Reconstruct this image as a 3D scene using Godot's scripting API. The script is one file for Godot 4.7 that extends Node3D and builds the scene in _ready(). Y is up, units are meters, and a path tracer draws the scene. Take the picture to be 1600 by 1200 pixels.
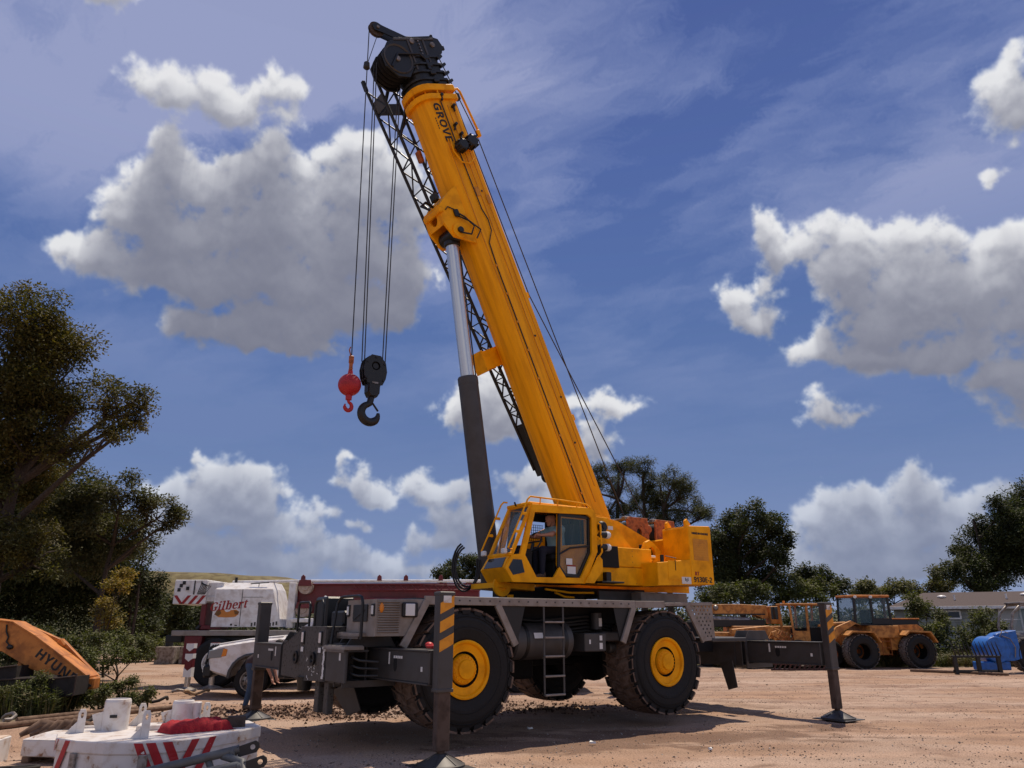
extends Node3D
# A yard with a large yellow mobile crane standing on its outriggers under a cumulus sky.

class MB:
	# collects faces; every face is wound clockwise as seen from its normal's side
	var v := PackedVector3Array()
	var n := PackedVector3Array()
	var c := PackedColorArray()
	var t := Transform3D.IDENTITY
	var col := Color.WHITE

	func tri(a: Vector3, b: Vector3, d: Vector3, na: Vector3, nb: Vector3, nd: Vector3) -> void:
		var A := t * a
		var B := t * b
		var D := t * d
		var bs := t.basis
		var NA := (bs * na).normalized()
		var NB := (bs * nb).normalized()
		var ND := (bs * nd).normalized()
		if (B - A).cross(D - A).dot(NA + NB + ND) > 0.0:
			v.append(A); v.append(D); v.append(B)
			n.append(NA); n.append(ND); n.append(NB)
		else:
			v.append(A); v.append(B); v.append(D)
			n.append(NA); n.append(NB); n.append(ND)
		c.append(col); c.append(col); c.append(col)

	func flat(a: Vector3, b: Vector3, d: Vector3, out: Vector3) -> void:
		var m := (b - a).cross(d - a).normalized()
		if m.dot(out) < 0.0:
			m = -m
		tri(a, b, d, m, m, m)

	func face(pts: Array, out: Vector3) -> void:
		for i in range(1, pts.size() - 1):
			flat(pts[0], pts[i], pts[i + 1], out)

	# eight corners: 0-3 one end, 4-7 the other, in matching order
	func hexa(p: Array) -> void:
		var m := Vector3.ZERO
		for q in p:
			m += q
		m /= 8.0
		for f in [[0, 1, 2, 3], [4, 5, 6, 7], [0, 1, 5, 4], [1, 2, 6, 5], [2, 3, 7, 6], [3, 0, 4, 7]]:
			var o: Vector3 = (p[f[0]] + p[f[1]] + p[f[2]] + p[f[3]]) / 4.0 - m
			face([p[f[0]], p[f[1]], p[f[2]], p[f[3]]], o)

	func box(at: Vector3, s: Vector3, bev := 0.012, b := Basis.IDENTITY) -> void:
		var h := s / 2.0
		var e := minf(bev, minf(h.x, minf(h.y, h.z)) * 0.6)
		var ax := [b.x, b.y, b.z]
		var hs := [h.x, h.y, h.z]
		for k in 3:
			for g in [-1.0, 1.0]:
				var i := (k + 1) % 3
				var j := (k + 2) % 3
				var o: Vector3 = ax[k] * hs[k] * g
				var u: Vector3 = ax[i] * (hs[i] - e)
				var w: Vector3 = ax[j] * (hs[j] - e)
				face([at + o - u - w, at + o + u - w, at + o + u + w, at + o - u + w], o)
		if e <= 0.0:
			return
		for k in 3:
			var i := (k + 1) % 3
			var j := (k + 2) % 3
			var l: Vector3 = ax[k] * (hs[k] - e)
			for g in [-1.0, 1.0]:
				for f in [-1.0, 1.0]:
					var p1: Vector3 = at + ax[i] * hs[i] * g + ax[j] * (hs[j] - e) * f
					var p2: Vector3 = at + ax[i] * (hs[i] - e) * g + ax[j] * hs[j] * f
					face([p1 - l, p1 + l, p2 + l, p2 - l], ax[i] * g + ax[j] * f)
		for a in [-1.0, 1.0]:
			for bb in [-1.0, 1.0]:
				for d in [-1.0, 1.0]:
					var s1: Vector3 = b.x * a
					var s2: Vector3 = b.y * bb
					var s3: Vector3 = b.z * d
					flat(at + s1 * h.x + s2 * (h.y - e) + s3 * (h.z - e), at + s1 * (h.x - e) + s2 * h.y + s3 * (h.z - e), at + s1 * (h.x - e) + s2 * (h.y - e) + s3 * h.z, s1 + s2 + s3)

	# a box whose long side runs from one point to another
	func bar(p: Vector3, q: Vector3, w: float, h: float, bev := 0.008, up := Vector3.UP) -> void:
		var x := (q - p).normalized()
		if absf(x.dot(up)) > 0.98:
			up = Vector3.RIGHT
		var z := x.cross(up).normalized()
		var y := z.cross(x)
		box((p + q) / 2.0, Vector3((q - p).length(), h, w), bev, Basis(x, y, z))

	func frame_of(d: Vector3) -> Basis:
		var y := d.normalized()
		var a := Vector3.RIGHT if absf(y.x) < 0.8 else Vector3.BACK
		var x := a.cross(y).normalized()
		return Basis(x, y, x.cross(y))

	# profile points are (radius, along); ring by ring along the axis
	func lathe(at: Vector3, axis: Vector3, prof: Array, seg := 24, smooth := true) -> void:
		var b := frame_of(axis)
		for k in prof.size() - 1:
			var p: Vector2 = prof[k]
			var q: Vector2 = prof[k + 1]
			var d := q - p
			if d.length() < 1e-6:
				continue
			var nn := Vector2(d.y, -d.x).normalized()
			for s in seg:
				var a0 := TAU * s / seg
				var a1 := TAU * (s + 1) / seg
				var r0 := b.x * cos(a0) + b.z * sin(a0)
				var r1 := b.x * cos(a1) + b.z * sin(a1)
				if not smooth:
					r0 = (r0 + r1).normalized()
				var c0 := b.x * cos(a0) + b.z * sin(a0)
				var n0 := r0 * nn.x + b.y * nn.y
				var n1 := (r1 if smooth else r0) * nn.x + b.y * nn.y
				var A := at + c0 * p.x + b.y * p.y
				var B := at + c0 * q.x + b.y * q.y
				var C := at + r1 * q.x + b.y * q.y
				var D := at + r1 * p.x + b.y * p.y
				if q.x > 1e-6:
					tri(A, B, C, n0, n0, n1)
				if p.x > 1e-6:
					tri(A, C, D, n0, n1, n1)

	func cyl(p: Vector3, q: Vector3, r: float, r2 := -1.0, seg := 16, bev := 0.0, caps := true) -> void:
		if r2 < 0.0:
			r2 = r
		var l := (q - p).length()
		var pr := []
		if caps:
			pr.append(Vector2(0, 0))
		if bev > 0.0:
			pr.append_array([Vector2(r - bev, 0), Vector2(r, bev), Vector2(r2, l - bev), Vector2(r2 - bev, l)])
		else:
			pr.append_array([Vector2(r, 0), Vector2(r2, l)])
		if caps:
			pr.append(Vector2(0, l))
		lathe(p, q - p, pr, seg)

	# a round bar through points
	func tube(pts: Array, rad, seg := 8, r2 := -1.0, caps := true) -> void:
		var r: float = rad[0] if rad is Array else rad
		if r2 < 0.0:
			r2 = r
		var m := pts.size()
		var rings := []
		var norms := []
		var side := Vector3.ZERO
		for i in m:
			var d: Vector3 = (pts[mini(i + 1, m - 1)] - pts[maxi(i - 1, 0)]).normalized()
			if i == 0:
				side = frame_of(d).x
			else:
				side = (side - d * side.dot(d)).normalized()
			var up := d.cross(side)
			var rr: float = rad[i] if rad is Array else lerpf(r, r2, float(i) / maxf(1.0, m - 1.0))
			var ring := []
			var nr := []
			for s in seg:
				var a := TAU * s / seg
				var o := side * cos(a) + up * sin(a)
				ring.append(pts[i] + o * rr)
				nr.append(o)
			rings.append(ring)
			norms.append(nr)
		for i in m - 1:
			for s in seg:
				var k := (s + 1) % seg
				tri(rings[i][s], rings[i + 1][s], rings[i + 1][k], norms[i][s], norms[i + 1][s], norms[i + 1][k])
				tri(rings[i][s], rings[i + 1][k], rings[i][k], norms[i][s], norms[i + 1][k], norms[i][k])
		if caps:
			face(rings[0], pts[0] - pts[1])
			face(rings[m - 1], pts[m - 1] - pts[m - 2])

	# an outline in the plane of x and y, with depth along z (centred), edges chamfered; holes joined by slits
	func prism(poly: Array, depth: float, bev := 0.01, at := Vector3.ZERO, b := Basis.IDENTITY, holes := []) -> void:
		var p := PackedVector2Array(poly)
		if Geometry2D.is_polygon_clockwise(p):
			p.reverse()
		var m := p.size()
		var inner := PackedVector2Array()
		for i in m:
			var d0 := (p[i] - p[(i + m - 1) % m]).normalized()
			var d1 := (p[(i + 1) % m] - p[i]).normalized()
			var n0 := Vector2(-d0.y, d0.x)
			var n1 := Vector2(-d1.y, d1.x)
			var mm := n0 + n1
			var l := maxf(0.35, mm.length_squared() / 2.0)
			inner.append(p[i] + mm / 2.0 / l * bev)
		var h := depth / 2.0
		var hole_sets := []
		for q in holes:
			var ph := PackedVector2Array(q)
			if not Geometry2D.is_polygon_clockwise(ph):
				ph.reverse()
			hole_sets.append(ph)
		var cap := inner
		for ph in hole_sets:
			var best := 1e9
			var bi := 0
			var bj := 0
			for i in cap.size():
				for j in ph.size():
					var dd: float = cap[i].distance_squared_to(ph[j])
					if dd < best:
						best = dd
						bi = i
						bj = j
			var joined := PackedVector2Array()
			for i in bi + 1:
				joined.append(cap[i])
			for j in ph.size() + 1:
				joined.append(ph[(bj + j) % ph.size()])
			for i in range(bi, cap.size()):
				joined.append(cap[i])
			cap = joined
		var idx := Geometry2D.triangulate_polygon(cap)
		for g in [-1.0, 1.0]:
			var o: Vector3 = b.z * g
			for k in range(0, idx.size(), 3):
				var a := cap[idx[k]]
				var bb := cap[idx[k + 1]]
				var d := cap[idx[k + 2]]
				tri(at + b * Vector3(a.x, a.y, h * g), at + b * Vector3(bb.x, bb.y, h * g), at + b * Vector3(d.x, d.y, h * g), o, o, o)
			if bev > 0.0:
				for i in m:
					var j := (i + 1) % m
					var d := p[j] - p[i]
					var out := b * Vector3(d.y, -d.x, 0).normalized() + o
					face([at + b * Vector3(p[i].x, p[i].y, (h - bev) * g), at + b * Vector3(p[j].x, p[j].y, (h - bev) * g), at + b * Vector3(inner[j].x, inner[j].y, h * g), at + b * Vector3(inner[i].x, inner[i].y, h * g)], out)
		for i in m:
			var j := (i + 1) % m
			var d := p[j] - p[i]
			face([at + b * Vector3(p[i].x, p[i].y, -h + bev), at + b * Vector3(p[j].x, p[j].y, -h + bev), at + b * Vector3(p[j].x, p[j].y, h - bev), at + b * Vector3(p[i].x, p[i].y, h - bev)], b * Vector3(d.y, -d.x, 0))
		for ph in hole_sets:
			for i in ph.size():
				var j: int = (i + 1) % ph.size()
				var d: Vector2 = ph[j] - ph[i]
				face([at + b * Vector3(ph[i].x, ph[i].y, -h), at + b * Vector3(ph[j].x, ph[j].y, -h), at + b * Vector3(ph[j].x, ph[j].y, h), at + b * Vector3(ph[i].x, ph[i].y, h)], b * Vector3(d.y, -d.x, 0))

	func ball(at: Vector3, r: Vector3, seg := 20, rings := 10) -> void:
		for i in rings:
			var f0 := PI * i / rings
			var f1 := PI * (i + 1) / rings
			for s in seg:
				var a0 := TAU * s / seg
				var a1 := TAU * (s + 1) / seg
				var q := [Vector3(sin(f0) * cos(a0), cos(f0), sin(f0) * sin(a0)), Vector3(sin(f1) * cos(a0), cos(f1), sin(f1) * sin(a0)), Vector3(sin(f1) * cos(a1), cos(f1), sin(f1) * sin(a1)), Vector3(sin(f0) * cos(a1), cos(f0), sin(f0) * sin(a1))]
				var nn := []
				for w in q:
					nn.append((w / r).normalized())
				if i < rings - 1:
					tri(at + q[0] * r, at + q[1] * r, at + q[2] * r, nn[0], nn[1], nn[2])
				if i > 0:
					tri(at + q[0] * r, at + q[2] * r, at + q[3] * r, nn[0], nn[2], nn[3])

	func mesh() -> ArrayMesh:
		var a := []
		a.resize(Mesh.ARRAY_MAX)
		a[Mesh.ARRAY_VERTEX] = v
		a[Mesh.ARRAY_NORMAL] = n
		a[Mesh.ARRAY_COLOR] = c
		var m := ArrayMesh.new()
		m.add_surface_from_arrays(Mesh.PRIMITIVE_TRIANGLES, a)
		return m

var M := {}
var TX := {}
var taken := {}
var rng := RandomNumberGenerator.new()

func numbered(called: String) -> String:
	var k: int = taken.get(called, 0)
	taken[called] = k + 1
	return called if k == 0 else "%s_%03d" % [called, k]

func tag(o: Node3D, label: String, category := "", group := "", kind := "") -> Node3D:
	if label:
		o.set_meta("label", label)
	if category:
		o.set_meta("category", category)
	if group:
		o.set_meta("group", group)
	if kind:
		o.set_meta("kind", kind)
	return o

func thing(called: String, label: String, category: String, at := Vector3.ZERO, turn := 0.0, group := "") -> Node3D:
	var o := Node3D.new()
	o.name = numbered(called)
	add_child(o)
	o.position = at
	o.rotation_degrees.y = turn
	return tag(o, label, category, group)

func part(called: String, mb, material: Material, parent: Node, label := "") -> MeshInstance3D:
	var o := MeshInstance3D.new()
	o.mesh = mb.mesh() if mb is MB else mb
	o.material_override = material
	if parent == self:
		o.name = numbered(called)
	else:
		var k := 0
		var nm := called
		while parent.has_node(NodePath(nm)):
			k += 1
			nm = "%s_%03d" % [called, k]
		o.name = nm
	parent.add_child(o, true)
	if label:
		o.set_meta("label", label)
	return o

func circle(r: float, seg := 20, cx := 0.0, cy := 0.0, ry := -1.0) -> Array:
	var p := []
	for i in seg:
		var a := TAU * i / seg
		p.append(Vector2(cx + cos(a) * r, cy + sin(a) * (r if ry < 0 else ry)))
	return p

func text_mesh(words: String, size: float, depth := 0.006, bold := true, serif := false) -> TextMesh:
	var f := SystemFont.new()
	f.font_names = PackedStringArray(["Droid Serif" if serif else "Droid Sans"])
	f.font_weight = 700 if bold else 400
	var m := TextMesh.new()
	m.text = words
	m.font = f
	m.font_size = 64
	m.pixel_size = size / 48.0
	m.depth = depth
	m.curve_step = 2.0
	return m

# lettering on a face: right runs along the line of words, up is the letters' up
func letters(called: String, words: String, size: float, at: Vector3, right: Vector3, up: Vector3, material: Material, parent: Node, squeeze := 1.0, serif := false) -> MeshInstance3D:
	var o := part(called, text_mesh(words, size, 0.006, true, serif), material, parent)
	var z := right.cross(up).normalized()
	o.transform = Transform3D(Basis(right.normalized() * squeeze, up.normalized(), z), at)
	return o

func noise_tex(called: String, size: int, freq: float, octaves: int, ramp: Array, kind := FastNoiseLite.TYPE_SIMPLEX_SMOOTH, sd := 1, as_normal := false, warp := 0.0) -> void:
	var f := FastNoiseLite.new()
	f.seed = sd
	f.noise_type = kind
	f.frequency = freq
	f.fractal_octaves = octaves
	f.fractal_gain = 0.55
	if warp > 0.0:
		f.domain_warp_enabled = true
		f.domain_warp_amplitude = warp
		f.domain_warp_frequency = freq
	var t := NoiseTexture2D.new()
	t.width = size
	t.height = size
	t.seamless = true
	t.noise = f
	if ramp.size():
		var g := Gradient.new()
		g.offsets = PackedFloat32Array(ramp.map(func(x): return x[0]))
		g.colors = PackedColorArray(ramp.map(func(x): return x[1]))
		t.color_ramp = g
	t.as_normal_map = as_normal
	TX[called] = t

func lin(r: float, g: float, b: float) -> Color:
	return Color(r, g, b).linear_to_srgb()

func mat(called: String, color: Color, rough: float, tex := "", scale := 0.5, metal := 0.0, bump := "", bump_cm := 0.0, bump_scale := 1.0) -> StandardMaterial3D:
	var m := StandardMaterial3D.new()
	m.resource_name = called
	m.albedo_color = color
	m.roughness = rough
	m.metallic = metal
	if tex:
		m.albedo_texture = TX[tex]
		m.uv1_triplanar = true
		m.uv1_triplanar_sharpness = 4.0
		m.uv1_scale = Vector3.ONE * scale
	if bump:
		m.heightmap_enabled = true
		m.heightmap_texture = TX[bump]
		m.heightmap_scale = bump_cm
		m.uv1_triplanar = true
		if not tex:
			m.uv1_scale = Vector3.ONE * scale
	M[called] = m
	return m

func g(x: float) -> Color:
	return Color(x, x, x)

func materials() -> void:
	noise_tex("dust", 512, 0.012, 5, [[0.0, Color(0.84, 0.81, 0.78)], [0.40, Color(0.95, 0.935, 0.92)], [0.6, Color(1, 1, 1)], [1.0, Color(1, 1, 1)]], FastNoiseLite.TYPE_SIMPLEX_SMOOTH, 3, false, 30.0)
	noise_tex("grime", 512, 0.014, 6, [[0.0, Color(0.62, 0.57, 0.52)], [0.35, Color(0.80, 0.76, 0.72)], [0.6, Color(0.95, 0.93, 0.92)], [1.0, Color(1, 1, 1)]], FastNoiseLite.TYPE_SIMPLEX_SMOOTH, 5, false, 40.0)
	noise_tex("rust", 512, 0.02, 6, [[0.0, Color(0.45, 0.25, 0.13)], [0.13, Color(0.66, 0.50, 0.38)], [0.22, Color(0.90, 0.86, 0.82)], [0.5, Color(0.97, 0.96, 0.95)], [1.0, Color(1, 1, 1)]], FastNoiseLite.TYPE_SIMPLEX_SMOOTH, 8, false, 40.0)
	noise_tex("chips", 512, 0.035, 5, [[0.0, Color(0.3, 0.2, 0.14)], [0.27, Color(0.45, 0.33, 0.25)], [0.31, Color(0.92, 0.9, 0.88)], [1.0, Color(1, 1, 1)]], FastNoiseLite.TYPE_SIMPLEX_SMOOTH, 11, false, 20.0)
	noise_tex("mottle", 512, 0.05, 4, [[0.0, g(0.62)], [0.5, g(0.86)], [1.0, g(1.0)]], FastNoiseLite.TYPE_SIMPLEX_SMOOTH, 13)
	noise_tex("speck", 1024, 0.09, 3, [[0.0, g(0.55)], [0.3, g(0.75)], [0.5, g(0.9)], [0.72, g(1.0)], [1.0, Color(1, 1, 1)]], FastNoiseLite.TYPE_CELLULAR, 17)
	noise_tex("rough", 512, 0.06, 4, [], FastNoiseLite.TYPE_SIMPLEX_SMOOTH, 19)
	mat("yellow", lin(0.98, 0.42, 0.002), 0.55, "dust", 0.35)
	M["yellow"].metallic_specular = 0.3
	var by := mat("boom_yellow", lin(0.98, 0.42, 0.002), 0.5, "dust", 0.35)
	by.uv1_scale = Vector3(0.07, 0.9, 0.9)
	by.metallic_specular = 0.3
	mat("stripe_yellow", lin(0.74, 0.30, 0.01), 0.55, "dust", 0.8)
	mat("yellow_dark", lin(0.66, 0.27, 0.004), 0.5, "dust", 0.5)
	mat("grey", lin(0.052, 0.05, 0.05), 0.5, "dust", 0.4)
	mat("grey_worn", lin(0.07, 0.066, 0.062), 0.6, "chips", 0.8)
	mat("deck_grey", lin(0.27, 0.235, 0.205), 0.55, "dust", 0.5)
	mat("black", lin(0.0075, 0.0075, 0.0082), 0.45, "mottle", 0.7)
	mat("black_matt", lin(0.006, 0.006, 0.0065), 0.85, "mottle", 0.7)
	mat("cable", lin(0.02, 0.019, 0.018), 0.6)
	mat("chrome", lin(0.62, 0.62, 0.62), 0.28, "", 1.0, 0.9)
	mat("steel", lin(0.30, 0.29, 0.28), 0.45, "grime", 0.6, 0.5)
	mat("muddy_steel", lin(0.085, 0.06, 0.048), 0.8, "grime", 0.6)
	mat("rubber", lin(0.0075, 0.0072, 0.0075), 0.8, "dust", 0.5, 0.0, "rough", 0.4)
	mat("rubber_dusty", lin(0.19, 0.135, 0.105), 0.95, "grime", 0.9, 0.0, "rough", 0.5)
	mat("white", lin(0.72, 0.70, 0.68), 0.42, "rust", 0.45)
	mat("white_clean", lin(0.74, 0.73, 0.72), 0.35, "dust", 0.5)
	mat("maroon", lin(0.13, 0.008, 0.012), 0.4, "dust", 0.5)
	mat("red", lin(0.42, 0.012, 0.02), 0.5, "dust", 0.8)
	mat("bright_red", lin(0.5, 0.02, 0.02), 0.45, "dust", 0.8)
	mat("cloth_red", lin(0.42, 0.008, 0.02), 0.9, "mottle", 1.5)
	mat("rust_orange", lin(0.46, 0.13, 0.02), 0.6, "grime", 1.2)
	mat("old_yellow", lin(0.58, 0.26, 0.055), 0.6, "grime", 0.45)
	mat("old_orange", lin(0.60, 0.22, 0.035), 0.55, "grime", 0.35)
	mat("old_rim", lin(0.36, 0.12, 0.025), 0.8, "grime", 1.0)
	mat("black_ink", lin(0.012, 0.011, 0.011), 0.6)
	mat("red_ink", lin(0.30, 0.012, 0.012), 0.6)
	mat("white_ink", lin(0.7, 0.7, 0.68), 0.6)
	mat("blue", lin(0.012, 0.13, 0.48), 0.4, "dust", 0.7)
	mat("amber", lin(0.7, 0.22, 0.01), 0.25)
	mat("lens", lin(0.7, 0.7, 0.68), 0.15)
	mat("concrete", lin(0.30, 0.26, 0.22), 0.9, "grime", 0.8)
	mat("wood", lin(0.20, 0.13, 0.085), 0.9, "grime", 1.0)
	mat("tarp_brown", lin(0.16, 0.10, 0.065), 0.9, "grime", 1.0)
	mat("skin", lin(0.42, 0.21, 0.14), 0.6)
	mat("shirt", lin(0.26, 0.42, 0.46), 0.9)
	mat("shirt_dark", lin(0.05, 0.03, 0.03), 0.9)
	mat("jeans", lin(0.06, 0.10, 0.17), 0.9, "mottle", 3.0)
	mat("trousers", lin(0.012, 0.014, 0.028), 0.9)
	mat("hair", lin(0.02, 0.013, 0.01), 0.7)
	mat("siding", lin(0.27, 0.285, 0.27), 0.8, "dust", 0.3)
	mat("roofing", lin(0.115, 0.085, 0.08), 0.95, "speck", 0.8)
	mat("bark", lin(0.075, 0.055, 0.042), 0.95, "grime", 1.5, 0.0, "rough", 1.5)
	mat("badge", lin(0.55, 0.20, 0.03), 0.6)
	mat("badge_dark", lin(0.16, 0.07, 0.012), 0.6)
	mat("winch_cream", lin(0.42, 0.33, 0.28), 0.6, "dust", 0.8)
	mat("scrap_black", lin(0.018, 0.014, 0.013), 0.8, "grime", 0.9)
	mat("rib_dirty", lin(0.34, 0.31, 0.28), 0.7, "grime", 1.6)
	mat("rusty_white", lin(0.62, 0.50, 0.40), 0.7, "rust", 1.2)
	mat("cardboard", lin(0.36, 0.24, 0.14), 0.9, "dust", 1.0)
	mat("grey_paint", lin(0.105, 0.115, 0.12), 0.6, "dust", 0.8)
	mat("tread_grey", lin(0.20, 0.18, 0.165), 0.95, "grime", 0.9)
	mat("maroon_rust", lin(0.07, 0.025, 0.02), 0.8, "grime", 1.0)
	mat("headlight", lin(0.20, 0.22, 0.23), 0.08)
	mat("blind", lin(0.36, 0.36, 0.35), 0.25)
	mat("hill_grass", lin(0.17, 0.145, 0.06), 0.95, "grime", 0.03)
	var gl := mat("glass", Color(0.55, 0.66, 0.66, 0.10), 0.04)
	gl.metallic_specular = 0.3
	gl.transparency = BaseMaterial3D.TRANSPARENCY_ALPHA
	var gt := mat("glass_tint", Color(0.30, 0.42, 0.44, 0.22), 0.04)
	gt.metallic_specular = 0.3
	gt.transparency = BaseMaterial3D.TRANSPARENCY_ALPHA
	mat("glass_dark", lin(0.02, 0.024, 0.026), 0.06)

# ---- sky -----------------------------------------------------------------------------------
const SW := 4096
const SH := 2048
var field := PackedFloat32Array()
var cloud_rows := []
var cir := FastNoiseLite.new()
var cir2 := FastNoiseLite.new()
var puff := FastNoiseLite.new()
var fine := FastNoiseLite.new()
var warp := FastNoiseLite.new()

func blob(az: float, el: float, rx: float, ry: float, peak := 1.0) -> void:
	# degrees; a soft mound of density laid into the field of the sky
	var ppd := SW / 360.0
	var ext := 1.95
	var y0 := maxi(0, int((90.0 - el - ry * ext) * ppd))
	var y1 := mini(SH / 2 - 1, int((90.0 - el + ry * ext) * ppd))
	var x0 := int((az - rx * ext) * ppd)
	var x1 := int((az + rx * ext) * ppd)
	for y in range(y0, y1 + 1):
		var dy := ((90.0 - (y + 0.5) / ppd) - el) / ry
		if dy < 0.0:
			dy *= 1.15
		for x in range(x0, x1 + 1):
			var dx := ((x + 0.5) / ppd - az) / rx
			var val := peak - sqrt(dx * dx + dy * dy)
			var k := y * SW + posmod(x, SW)
			var f := field[k]
			var hi := maxf(f, val)
			var lo := minf(f, val)
			field[k] = hi + 0.22 * maxf(0.0, 0.5 - (hi - lo)) * (1.0 if lo > -0.8 else 0.0)

func cloud_row(y: int) -> void:
	# density of cloud and of high thin veil along one row
	var d := PackedFloat32Array()
	var e := PackedFloat32Array()
	d.resize(SW)
	e.resize(SW)
	var m := PackedFloat32Array()
	m.resize(SW)
	var el := PI / 2.0 - (y + 0.5) / SH * PI
	var ce := cos(el)
	var se := sin(el)
	for x in SW:
		var az := (x + 0.5) / SW * TAU
		var p := Vector3(sin(az) * ce, se, -cos(az) * ce)
		var wx := int(warp.get_noise_3dv(p * 100.0) * 20.0)
		var wy := int(warp.get_noise_3dv(p * 100.0 + Vector3(40, 9, 17)) * 17.0)
		var f := field[clampi(y + wy, 0, SH / 2 - 1) * SW + posmod(x + wx, SW)]
		if f > -0.95:
			var q := p * 100.0
			var b := puff.get_noise_3dv(q)
			var n2 := fine.get_noise_3dv(q)
			d[x] = f + 0.80 * b + 0.50 * n2 + 0.46
			m[x] = f + 0.30
		else:
			d[x] = -1.0
		if se > 0.03:
			# the veil lies on a flat layer high above
			var s := 1.0 / (se + 0.12)
			var l := Vector3(p.x * s, 0.0, p.z * s)
			var w := cir.get_noise_2d(l.x * 70.0 + l.z * 40.0, l.z * 120.0 - l.x * 70.0)
			var w2 := cir2.get_noise_2d(l.x * 60.0 + 25.0, l.z * 60.0)
			e[x] = clampf(w * 1.35 + w2 * 0.75 + 0.58, 0.0, 1.0)
	cloud_rows[y] = [d, e, m]

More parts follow.
